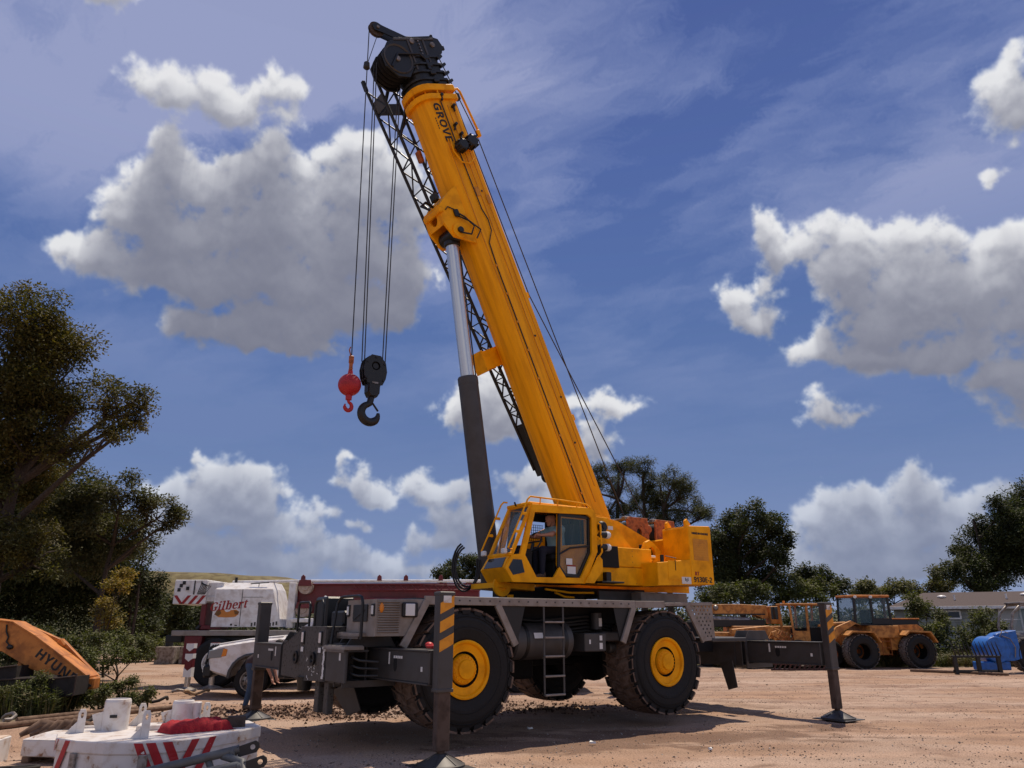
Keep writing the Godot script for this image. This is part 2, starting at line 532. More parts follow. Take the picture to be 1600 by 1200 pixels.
func make_sky() -> ImageTexture:
	field.resize(SW * SH / 2)
	field.fill(-1.0)
	cloud_rows.resize(SH / 2)
	puff.seed = 4
	puff.noise_type = FastNoiseLite.TYPE_CELLULAR
	puff.frequency = 0.30
	puff.cellular_return_type = FastNoiseLite.RETURN_DISTANCE
	puff.fractal_octaves = 4
	puff.fractal_gain = 0.5
	puff.domain_warp_enabled = true
	puff.domain_warp_amplitude = 3.0
	puff.domain_warp_frequency = 0.12
	puff.fractal_type = FastNoiseLite.FRACTAL_FBM
	fine.seed = 9
	fine.noise_type = FastNoiseLite.TYPE_SIMPLEX_SMOOTH
	fine.frequency = 0.20
	fine.fractal_octaves = 6
	fine.fractal_gain = 0.56
	warp.seed = 41
	warp.noise_type = FastNoiseLite.TYPE_SIMPLEX_SMOOTH
	warp.frequency = 0.10
	warp.fractal_octaves = 4
	warp.fractal_gain = 0.55
	cir.seed = 2
	cir.noise_type = FastNoiseLite.TYPE_SIMPLEX_SMOOTH
	cir.frequency = 0.012
	cir.fractal_octaves = 7
	cir.fractal_gain = 0.6
	cir.domain_warp_enabled = true
	cir.domain_warp_amplitude = 24.0
	cir.domain_warp_frequency = 0.02
	cir2.seed = 31
	cir2.frequency = 0.011
	cir2.fractal_octaves = 3
	# mounds of cloud: bearing, height, half width, half height in degrees
	var list := [-33.5, 24.2, 1.1, 0.8, -31.3, 24.1, 1.8, 2.1, -31.1, 26.8, 1.8, 1.9, -29.4, 28.4, 2.1, 2.1, -28.0, 30.5, 1.8, 1.9, -27.3, 32.0, 1.3, 1.2, -25.3, 29.8, 2.5, 1.9, -25.7, 26.6, 4.9, 3.5, -21.7, 31.8, 2.5, 1.9, -20.3, 33.4, 1.7, 1.4, -18.4, 32.6, 1.8, 1.5, -19.7, 28.5, 5.4, 3.6, -16.2, 34.2, 1.7, 1.1, -13.6, 35.0, 2.5, 1.2, -13.3, 31.7, 3.7, 2.7, -10.1, 32.9, 2.7, 2.5, -8.1, 30.7, 1.9, 2.3, -12.9, 27.0, 5.2, 3.3, -8.6, 26.4, 2.1, 2.4, -25.3, 23.5, 5.3, 1.8, -19.2, 24.0, 6.2, 2.8, -24.8, 20.4, 2.2, 1.4, -21.7, 20.4, 3.2, 1.6, -17.5, 21.2, 4.3, 1.9, -12.6, 22.8, 3.0, 2.1, -9.5, 23.5, 1.8, 1.7, -20.2, 19.7, 5.1, 0.6, -30.9, 35.9, 2.0, 1.5, -28.0, 35.6, 2.6, 1.7, -24.8, 35.7, 2.9, 1.7, -21.4, 37.0, 2.9, 1.6, -19.8, 37.8, 1.5, 1.1, -29.4, 36.9, 1.4, 0.8, -25.5, 37.0, 1.9, 1.2, 20.9, 28.1, 1.3, 1.1, 21.2, 26.0, 1.2, 1.8, 18.4, 23.4, 1.6, 1.4, 19.4, 21.4, 2.0, 1.3, 23.5, 25.9, 1.7, 1.5, 25.3, 26.7, 1.5, 1.4, 27.7, 25.8, 2.2, 1.6, 30.6, 25.4, 2.0, 1.4, 33.0, 24.8, 1.6, 1.4, 35.8, 23.9, 1.6, 1.4, 37.8, 22.9, 2.1, 1.9, 26.7, 23.7, 3.0, 2.4, 30.7, 22.1, 4.4, 3.0, 34.8, 20.7, 4.0, 3.2, 38.2, 19.5, 3.0, 3.9, 27.8, 20.0, 3.3, 2.0, 23.9, 18.7, 2.2, 1.5, 27.1, 17.8, 3.7, 1.1, 31.1, 17.6, 4.2, 1.4, 34.5, 15.3, 1.9, 1.0, 36.5, 14.6, 1.7, 1.2, 23.4, 14.7, 1.6, 1.0, 24.4, 14.1, 1.7, 0.8, 25.9, 13.7, 1.0, 0.4, 37.9, 32.6, 1.8, 1.6, 39.6, 32.4, 1.8, 1.8, 38.8, 30.7, 1.4, 0.9, 36.3, 28.6, 0.7, 0.5, 40.1, 34.7, 0.7, 0.6, -4.3, 15.9, 1.8, 1.5, -2.1, 17.4, 2.6, 1.8, -0.5, 15.9, 3.1, 2.0, -2.5, 14.4, 2.5, 1.0, 1.5, 10.3, 2.2, 1.3, 7.9, 16.2, 2.2, 1.1, 6.3, 13.4, 1.6, 1.7, 4.8, 15.9, 1.2, 0.6, 2.9, 8.6, 2.0, 1.0, -24.8, 9.2, 1.2, 1.1, -23.2, 7.9, 2.5, 1.8, -21.5, 9.6, 1.9, 1.5, -19.5, 9.1, 2.4, 1.9, -17.6, 8.2, 1.6, 1.8, -20.6, 7.2, 3.9, 1.3, -23.6, 11.1, 0.6, 0.4, -23.7, 5.3, 2.4, 1.3, -21.2, 5.0, 3.4, 1.6, -17.8, 6.0, 2.2, 1.3, -15.6, 6.2, 1.8, 1.1, -13.2, 4.7, 2.7, 1.4, -16.8, 4.0, 5.3, 1.2, -24.3, 3.6, 2.4, 1.3, -22.6, 3.2, 3.7, 1.0, -12.4, 10.1, 1.6, 1.0, -10.8, 9.7, 1.6, 0.9, -7.2, 10.2, 1.4, 1.2, -5.4, 9.3, 2.2, 1.1, -3.9, 9.6, 1.2, 0.7, -3.9, 7.4, 1.7, 1.4, -5.3, 6.2, 1.4, 1.0, -7.2, 6.0, 1.1, 1.1, -14.1, 7.7, 1.2, 0.7, -12.0, 7.1, 0.9, 0.4, -9.5, 4.1, 1.9, 1.2, -7.6, 3.9, 2.4, 0.8, -2.7, 5.3, 1.9, 1.4, -13.3, 11.9, 0.4, 0.7, 22.7, 7.5, 2.1, 1.5, 25.1, 8.0, 1.8, 1.5, 28.3, 9.5, 1.3, 1.1, 28.8, 8.0, 2.1, 1.5, 31.0, 7.4, 1.6, 1.2, 24.6, 6.1, 4.4, 1.7, 29.2, 5.5, 4.1, 1.6, 26.7, 3.9, 6.9, 1.4, 22.3, 4.0, 3.3, 1.3, 32.5, 3.7, 2.7, 1.2, 32.6, 7.7, 1.0, 0.8]
	for k in range(0, list.size(), 4):
		var thin: float = clampf(remap(list[k + 2] * list[k + 3], 0.4, 4.0, 0.62, 1.0), 0.62, 1.0)
		if list[k] < 0.0 and list[k + 1] > 36.0 or list[k] > 30.0 and list[k + 1] > 29.0:
			thin = 0.58
		var grow := 1.0 + (1.0 - thin) * 1.6
		blob(list[k], list[k + 1], list[k + 2] * grow, list[k + 3] * grow, thin)
	# unseen clouds all round, set denser to brighten the shaded crane faces
	var r := RandomNumberGenerator.new()
	r.seed = 77
	for k in 72:
		var az := r.randf_range(48.0, 312.0)
		var el := pow(r.randf(), 1.6) * 50.0 + 3.0
		var big := r.randf_range(3.0, 8.5) * lerpf(1.0, 0.7, el / 60.0)
		for j in int(4 + big):
			blob(az + r.randfn(0.0, big * 0.8) / cos(deg_to_rad(el)), el + r.randf_range(-0.25, 0.4) * big, big * r.randf_range(0.35, 0.7) / cos(deg_to_rad(el)), big * r.randf_range(0.25, 0.5))
	var task := WorkerThreadPool.add_group_task(cloud_row, SH / 2)
	WorkerThreadPool.wait_for_group_task_completion(task)
	var img := Image.create_empty(SW, SH, false, Image.FORMAT_RGB8)
	img.fill(Color(0.42, 0.36, 0.32))
	var bytes := img.get_data()
	var acc := PackedFloat32Array()
	acc.resize(SW)
	var prev := []
	var stops := [[0.0, Vector3(0.575, 0.63, 0.745)], [5.0, Vector3(0.485, 0.56, 0.72)], [12.0, Vector3(0.412, 0.502, 0.685)], [22.0, Vector3(0.35, 0.45, 0.66)], [34.0, Vector3(0.32, 0.41, 0.64)], [50.0, Vector3(0.295, 0.37, 0.60)], [90.0, Vector3(0.24, 0.31, 0.54)]]
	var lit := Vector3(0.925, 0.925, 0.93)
	var dark := Vector3(0.475, 0.485, 0.55)
	var veil := Vector3(0.615, 0.645, 0.785)
	for y in SH / 2:
		var el := 90.0 - (y + 0.5) / SH * 180.0
		var base := Vector3.ZERO
		for k in stops.size() - 1:
			if el >= stops[k][0] and el <= stops[k + 1][0]:
				base = stops[k][1].lerp(stops[k + 1][1], (el - stops[k][0]) / (stops[k + 1][0] - stops[k][0]))
		var d: PackedFloat32Array = cloud_rows[y][0]
		var e: PackedFloat32Array = cloud_rows[y][1]
		var up: PackedFloat32Array = cloud_rows[maxi(0, y - 7)][0]
		var up2: PackedFloat32Array = cloud_rows[maxi(0, y - 22)][0]
		var md: PackedFloat32Array = cloud_rows[y][2]
		var hz := 0.42 * smoothstep(16.0, 2.0, el)
		var vs := smoothstep(10.0, 34.0, el) * 0.85 + 0.05
		for x in SW:
			# clouds away from the sun are brightened to lift the shaded crane faces
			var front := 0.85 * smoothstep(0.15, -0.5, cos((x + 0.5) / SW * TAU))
			var cc := base.lerp(veil, e[x] * vs)
			var v := d[x]
			if v > -0.08:
				var a := smoothstep(-0.12, 0.40, v)
				var mm := clampf(md[x], 0.0, 0.8)
				acc[x] = acc[x] * 0.994 + mm * 0.03
				var shade := exp(-maxf(0.0, acc[x] - 0.22) * 1.25)
				var relief := clampf((v - maxf(up[x], -0.3)) * 1.3 + (v - maxf(up2[x], -0.3)) * 0.6, -0.5, 0.8)
				var thin := 1.0 - smoothstep(0.05, 0.55, mm)
				var l := clampf(shade * 0.70 + relief * (0.03 + 0.30 * maxf(shade, thin)) + thin * 0.30, 0.0, 1.0)
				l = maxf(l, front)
				cc = cc.lerp(dark.lerp(lit, l).lerp(base, hz), a * 0.97)
			else:
				acc[x] *= 0.97
			var o := (y * SW + x) * 3
			bytes[o] = int(cc.x * 255.0)
			bytes[o + 1] = int(cc.y * 255.0)
			bytes[o + 2] = int(cc.z * 255.0)
	cloud_rows.clear()
	field.clear()
	return ImageTexture.create_from_image(Image.create_from_data(SW, SH, false, Image.FORMAT_RGB8, bytes))

# ---- ground and plants ---------------------------------------------------------------------
var lay := FastNoiseLite.new()
var lumps := FastNoiseLite.new()
var clods := FastNoiseLite.new()

func mound(x: float, z: float, cx: float, cz: float, rx: float, rz: float) -> float:
	var dx := (x - cx) / rx
	var dz := (z - cz) / rz
	return maxf(0.0, 1.0 - sqrt(dx * dx + dz * dz))

# tyre ruts: how deep at a place, from tracks that cross the yard
func rut(x: float, z: float) -> float:
	var s := 0.0
	for k in 15:
		var base := -14.6 - k * 1.22 + sin(x * 0.11 + k * 1.7) * 0.7 + x * (0.05 - 0.012 * k)
		for off in [0.0, 1.9 * 0.5]:
			var d: float = absf(z - base - off)
			if d < 0.2:
				s += (1.0 - d / 0.2) * clampf((x - 1.0 + k) * 0.12, 0.0, 1.0)
	return minf(s, 1.0)

func ground_height(x: float, z: float) -> float:
	var h := lay.get_noise_2d(x * 10.0, z * 10.0) * 0.05 + lumps.get_noise_2d(x * 10.0, z * 10.0) * 0.022
	h -= rut(x, z) * (0.012 + 0.05 * lumps.get_noise_2d(x * 22.0, z * 22.0))
	var m := mound(x, z, -4.3, -16.6, 3.1, 1.5) + mound(x, z, -0.4, -17.6, 2.6, 1.3) * 0.7
	h += m * (0.10 + 0.30 * clods.get_noise_2d(x * 10.0, z * 10.0))
	var r := Vector2(x, z).length()
	h *= clampf(1.2 - r / 120.0, 0.0, 1.0)
	return h

func ground_color(x: float, z: float) -> Color:
	var a := lay.get_noise_2d(x * 7.0 + 300.0, z * 16.0)
	var b := lumps.get_noise_2d(x * 6.0, z * 6.0 + 90.0)
	var c := Vector3(0.385, 0.24, 0.155).lerp(Vector3(0.47, 0.335, 0.25), smoothstep(-0.35, 0.35, a))
	c = c.lerp(Vector3(0.275, 0.165, 0.11), smoothstep(0.05, 0.6, b) * 0.6)
	var streak := lay.get_noise_2d(x * 5.0 + 70.0, z * 70.0 + x * 4.0)
	c *= 1.0 + 0.26 * streak * smoothstep(-2.0, 4.0, x)
	c = c.lerp(Vector3(0.22, 0.13, 0.09), rut(x, z) * (0.35 + 1.1 * absf(lumps.get_noise_2d(x * 30.0, z * 12.0))))
	# damp turned earth
	var m := mound(x, z, -4.3, -16.6, 3.3, 1.7) + mound(x, z, -0.4, -17.6, 2.8, 1.5)
	c = c.lerp(Vector3(0.16, 0.095, 0.065), clampf(m * 2.2 * (0.7 + 0.9 * clods.get_noise_2d(x * 10.0, z * 10.0)), 0.0, 0.9))
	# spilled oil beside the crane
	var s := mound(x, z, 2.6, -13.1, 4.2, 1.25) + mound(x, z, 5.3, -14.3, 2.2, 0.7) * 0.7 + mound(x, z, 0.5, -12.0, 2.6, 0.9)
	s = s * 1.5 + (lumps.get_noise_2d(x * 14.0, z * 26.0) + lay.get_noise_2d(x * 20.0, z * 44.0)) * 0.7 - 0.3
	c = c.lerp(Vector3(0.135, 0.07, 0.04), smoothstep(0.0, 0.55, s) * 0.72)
	# weeds and grass take over round the yard
	var edge := lumps.get_noise_2d(x * 3.0, z * 3.0) * 2.5 + a * 2.0
	var left := smoothstep(-1.5, 1.5, -x - 9.0 + edge - maxf(0.0, -z - 18.5) * 0.62)
	left *= smoothstep(-13.0, -16.0, z)
	var right := smoothstep(-1.0, 1.2, -z - 33.2 + edge * 0.5) * smoothstep(3.0, 8.0, x)
	var far := smoothstep(42.0, 48.0, -z + edge)
	var w := clampf(maxf(maxf(left, right), far), 0.0, 1.0)
	c = c.lerp(Vector3(0.085, 0.075, 0.032).lerp(Vector3(0.06, 0.07, 0.02), smoothstep(-0.3, 0.3, b)), w * 0.9)
	return Color(c.x, c.y, c.z)

func build_ground() -> void:
	lay.seed = 5
	lay.frequency = 0.02
	lay.fractal_octaves = 5
	lumps.seed = 12
	lumps.frequency = 0.09
	lumps.fractal_octaves = 4
	clods.seed = 19
	clods.noise_type = FastNoiseLite.TYPE_CELLULAR
	clods.cellular_return_type = FastNoiseLite.RETURN_DISTANCE
	clods.frequency = 0.32
	clods.fractal_octaves = 2
	var angs := PackedFloat32Array()
	var a := -PI
	while a < PI - 0.0001:
		angs.append(a)
		a += deg_to_rad(0.2 if absf(a) < 0.72 else 4.0)
	angs.append(PI)
	var rad := PackedFloat32Array([0.0])
	var r := 2.0
	while r < 3000.0:
		rad.append(r)
		r *= 1.35 if r < 7.5 else 1.0065 if r < 40.0 else 1.03 if r < 90.0 else 1.3
	var v := PackedVector3Array()
	var c := PackedColorArray()
	var idx := PackedInt32Array()
	var na := angs.size()
	for i in rad.size():
		for j in na:
			var x := sin(angs[j]) * rad[i]
			var z := -cos(angs[j]) * rad[i]
			v.append(Vector3(x, ground_height(x, z) if rad[i] < 120.0 else 0.0, z))
			c.append(ground_color(x, z))
	for i in rad.size() - 1:
		for j in na - 1:
			var p := i * na + j
			idx.append_array([p, p + na, p + 1, p + 1, p + na, p + na + 1])
	var st := SurfaceTool.new()
	var arr := []
	arr.resize(Mesh.ARRAY_MAX)
	arr[Mesh.ARRAY_VERTEX] = v
	arr[Mesh.ARRAY_COLOR] = c
	arr[Mesh.ARRAY_INDEX] = idx
	st.create_from_arrays(arr)
	st.generate_normals()
	noise_tex("gravel", 2048, 0.055, 3, [[0.0, g(0.62)], [0.25, g(0.82)], [0.5, g(0.93)], [0.75, g(1.0)], [1.0, Color(1, 1, 1)]], FastNoiseLite.TYPE_SIMPLEX, 23)
	noise_tex("grit", 1024, 0.10, 3, [], FastNoiseLite.TYPE_CELLULAR, 29)
	var m := mat("dirt", Color(1, 1, 1), 0.97, "gravel", 0.22, 0.0, "grit", 1.6)
	m.vertex_color_use_as_albedo = true
	m.uv1_world_triplanar = true
	var o := part("ground", st.commit(), m, self)
	tag(o, "bare reddish dirt and gravel yard with tyre ruts", "", "", "structure")
	build_stones()

func scatter(called: String, label: String, m: Mesh, material: Material, places: Array, tints: Array) -> void:
	var mm := MultiMesh.new()
	mm.transform_format = MultiMesh.TRANSFORM_3D
	mm.use_colors = true
	mm.mesh = m
	mm.instance_count = places.size()
	for i in places.size():
		mm.set_instance_transform(i, places[i])
		mm.set_instance_color(i, tints[i])
	var o := MultiMeshInstance3D.new()
	o.name = numbered(called)
	o.multimesh = mm
	o.material_override = material
	add_child(o)
	tag(o, label, "", "", "stuff")

func build_stones() -> void:
	var r := RandomNumberGenerator.new()
	r.seed = 55
	var b := MB.new()
	var pts := []
	for i in 6:
		pts.append(Vector3([1, -1, 0, 0, 0, 0][i], [0, 0, 1, -1, 0, 0][i], [0, 0, 0, 0, 1, -1][i]) * r.randf_range(0.7, 1.1) + Vector3(r.randf(), r.randf(), r.randf()) * 0.25)
	for f in [[0, 2, 4], [4, 2, 1], [1, 2, 5], [5, 2, 0], [0, 4, 3], [4, 1, 3], [1, 5, 3], [5, 0, 3]]:
		b.flat(pts[f[0]], pts[f[1]], pts[f[2]], pts[f[0]] + pts[f[1]] + pts[f[2]])
	var stone := b.mesh()
	var m := mat("stone", Color(1, 1, 1), 0.95)
	m.vertex_color_use_as_albedo = true
	var at := []
	var tint := []
	for i in 42000:
		var d := 8.5 + pow(r.randf(), 1.7) * 26.0
		var an := r.randf_range(-0.68, 0.68)
		var x := sin(an) * d
		var z := -cos(an) * d
		var clump := lumps.get_noise_2d(x * 5.0, z * 8.0 + 40.0)
		if clump < r.randf_range(-0.5, 0.35):
			continue
		var s := 0.006 + 0.014 * pow(r.randf(), 3.0) + (0.02 if r.randf() < 0.003 else 0.0)
		at.append(Transform3D(Basis.from_euler(Vector3(r.randf() * TAU, r.randf() * TAU, 0)).scaled(Vector3(s, s * 0.7, s)), Vector3(x, ground_height(x, z) + s * 0.2, z)))
		var k := r.randf_range(0.6, 1.25)
		tint.append(Color(0.40 * k, 0.31 * k, 0.25 * k) if r.randf() < 0.8 else Color(0.52 * k, 0.48 * k, 0.44 * k))
	scatter("gravel", "loose gravel strewn over the dirt", stone, m, at, tint)
	at = []
	tint = []
	for i in 5200:
		var q := r.randf()
		var x := -4.3 + r.randfn(0.0, 1.35) if q < 0.65 else -0.4 + r.randfn(0.0, 1.2)
		var z := -16.6 + r.randfn(0.0, 0.6) if q < 0.65 else -17.5 + r.randfn(0.0, 0.55)
		var s := 0.012 + 0.032 * pow(r.randf(), 2.5)
		at.append(Transform3D(Basis.from_euler(Vector3(r.randf() * TAU, r.randf() * TAU, 0)).scaled(Vector3(s, s * 0.75, s)), Vector3(x, ground_height(x, z) + s * 0.3, z)))
		var k := r.randf_range(0.6, 1.3)
		tint.append(Color(0.19 * k, 0.115 * k, 0.08 * k))
	scatter("earth_clods", "heap of dark turned earth clods between the crane wheels", stone, m, at, tint)

# ---- trees ---------------------------------------------------------------------------------
var leaf_mats := {}
const LEAF := {
	"olive": [Vector3(0.075, 0.075, 0.016), Vector3(0.13, 0.10, 0.022)], "grey": [Vector3(0.07, 0.075, 0.03), Vector3(0.10, 0.095, 0.04)],
	"dark": [Vector3(0.036, 0.048, 0.014), Vector3(0.06, 0.068, 0.02)], "mid": [Vector3(0.07, 0.085, 0.02), Vector3(0.11, 0.115, 0.03)],
	"yellow": [Vector3(0.26, 0.16, 0.02), Vector3(0.18, 0.14, 0.02)], "pine": [Vector3(0.05, 0.058, 0.02), Vector3(0.075, 0.078, 0.028)],
	"pale": [Vector3(0.12, 0.12, 0.045), Vector3(0.15, 0.14, 0.055)], "dry": [Vector3(0.22, 0.17, 0.07), Vector3(0.12, 0.12, 0.04)],
}

func leaf_material() -> StandardMaterial3D:
	if not M.has("leaf"):
		var m := mat("leaf", Color(1, 1, 1), 0.7)
		m.vertex_color_use_as_albedo = true
		m.backlight_enabled = true
		m.backlight = Color(0.75, 0.8, 0.5)
	return M["leaf"]

# leaves: small folded blades; every one its own two faces
class Leaves:
	var v := PackedVector3Array()
	var n := PackedVector3Array()
	var c := PackedColorArray()
	func leaf(p: Vector3, d: Vector3, s: Vector3, l: float, w: float, col: Color) -> void:
		var up := d.cross(s).normalized()
		var tip := p + d * l
		var m := p + d * l * 0.45
		var a := m + s * w + up * w * 0.25
		var b := m - s * w + up * w * 0.25
		var n1 := (m - p).cross(a - p).normalized()
		v.append(p); v.append(a); v.append(tip)
		v.append(p); v.append(tip); v.append(b)
		var k := (a - p).cross(tip - p).normalized()
		var k2 := (tip - p).cross(b - p).normalized()
		n.append(-k); n.append(-k); n.append(-k)
		n.append(-k2); n.append(-k2); n.append(-k2)
		for i in 6:
			c.append(col)
	func mesh() -> ArrayMesh:
		var a := []
		a.resize(Mesh.ARRAY_MAX)
		a[Mesh.ARRAY_VERTEX] = v
		a[Mesh.ARRAY_NORMAL] = n
		a[Mesh.ARRAY_COLOR] = c
		var m := ArrayMesh.new()
		m.add_surface_from_arrays(Mesh.PRIMITIVE_TRIANGLES, a)
		return m

func tree(called: String, label: String, category: String, at: Vector3, kind: String, leaf: float, density: float, crown: Array) -> void:
	var r := RandomNumberGenerator.new()
	r.seed = hash(label)
	var o := thing(called, label, category, at)
	var top := 0.0
	var spread := 0.0
	for e in crown:
		top = maxf(top, e[1] + e[4])
		spread = maxf(spread, e[3])
	var wood := MB.new()
	var lv := Leaves.new()
	var shrub := category == "bush"
	var tr := 0.05 if shrub else clampf(top * 0.022, 0.12, 0.35)
	var pine := kind == "pine"
	density *= 1.2
	leaf *= 0.86
	var lean := Vector3(r.randfn(0, 0.25), 0, r.randfn(0, 0.25))
	var stem := []
	for i in 7:
		var f := i / 6.0
		stem.append(Vector3(0, -0.1, 0) + Vector3(lean.x * f + sin(f * 5.0 + at.x) * 0.18 * f, top * (0.92 if pine else 0.72) * f, lean.z * f) * (0.6 if shrub else 1.0))
	wood.tube(stem, tr, 8, tr * 0.25)
	var pal: Array = LEAF[kind]
	for e in crown:
		var c := Vector3(e[0], e[1], e[2]) - at
		var rx: float = e[3]
		var ry: float = e[4]
		# one bough from the trunk to this part of the crown; its twigs fan out from there
		var s0: Vector3 = stem[clampi(int((c.y - Vector2(c.x, c.z).length() * 0.55) / (top * 0.72) * 6.0), 1, 5)]
		var heart := c - Vector3(0, ry * 0.35, 0)
		if heart.y < 0.2:
			heart.y = 0.2
		var bow := s0.lerp(heart, 0.55) + Vector3(r.randfn(0, 0.12), 0.10, r.randfn(0, 0.12)) * (heart - s0).length() * 0.6
		var bough := []
		for i in 7:
			var f := i / 6.0
			bough.append(s0.lerp(bow, f).lerp(bow.lerp(heart, f), f))
		var bt := clampf(tr * 0.42, 0.015, 0.13)
		wood.tube(bough, bt, 7, bt * 0.4, false)
		var nc := int(clampf(9.0 + rx * ry * 4.0, 9.0, 34.0))
		for k in nc:
			var d := Vector3(r.randfn(0, 1), r.randfn(0, 1) + 0.15, r.randfn(0, 1)).normalized()
			var f := pow(r.randf(), 0.45)
			var cc := c + Vector3(d.x * rx, d.y * ry, d.z * rx) * f * 0.86
			if cc.y < 0.15:
				cc.y = 0.15
			var cr := minf(rx, ry) * r.randf_range(0.30, 0.52)
			cr = maxf(cr, leaf * 2.0)
			if r.randf() < 0.75:
				var from: Vector3 = bough[r.randi_range(4, 6)]
				var mid := from.lerp(cc, 0.5) + Vector3(r.randfn(0, 0.12), r.randfn(0.05, 0.1), r.randfn(0, 0.12)) * (cc - from).length()
				wood.tube([from, from.lerp(mid, 0.6), mid, mid.lerp(cc, 0.6), cc], bt * 0.35, 5, bt * 0.1, false)
			for tw in 3:
				var q := cc + Vector3(r.randfn(0, 1), r.randfn(0, 0.7), r.randfn(0, 1)).normalized() * cr
				wood.tube([cc - (q - cc) * 0.4, cc.lerp(q, 0.5), q], leaf * 0.06, 3, leaf * 0.02, false)
			var shade := r.randf_range(0.72, 1.3)
			var hue := r.randf()
			var nl := int(26.0 * density * pow(cr / leaf, 1.75))
			nl = clampi(nl, 20, 900)
			for j in nl:
				var u := Vector3(r.randfn(0, 1), r.randfn(0, 1), r.randfn(0, 1)).normalized() * pow(r.randf(), 0.5)
				var p := cc + Vector3(u.x, u.y * 0.75, u.z) * cr * (1.0 + 0.35 * r.randf() * r.randf())
				var ax := (Vector3(r.randfn(0, 1), r.randfn(-0.25, 0.55), r.randfn(0, 1)) + u * 0.7).normalized()
				var sd := ax.cross(Vector3(r.randfn(0, 0.5), 1, r.randfn(0, 0.5))).normalized()
				var t: float = shade * r.randf_range(0.75, 1.25)
				var col: Vector3 = pal[0].lerp(pal[1], clampf(hue + r.randfn(0, 0.25), 0, 1)) * t
				var l := leaf * r.randf_range(0.6, 1.15)
				lv.leaf(p, ax, sd, l * (1.5 if pine else 1.0), l * (0.10 if pine else 0.26), Color(col.x, col.y, col.z))
	part("stems" if shrub else "trunk", wood, M["bark"], o)
	part("leaves" if shrub else "crown", lv.mesh(), leaf_material(), o)

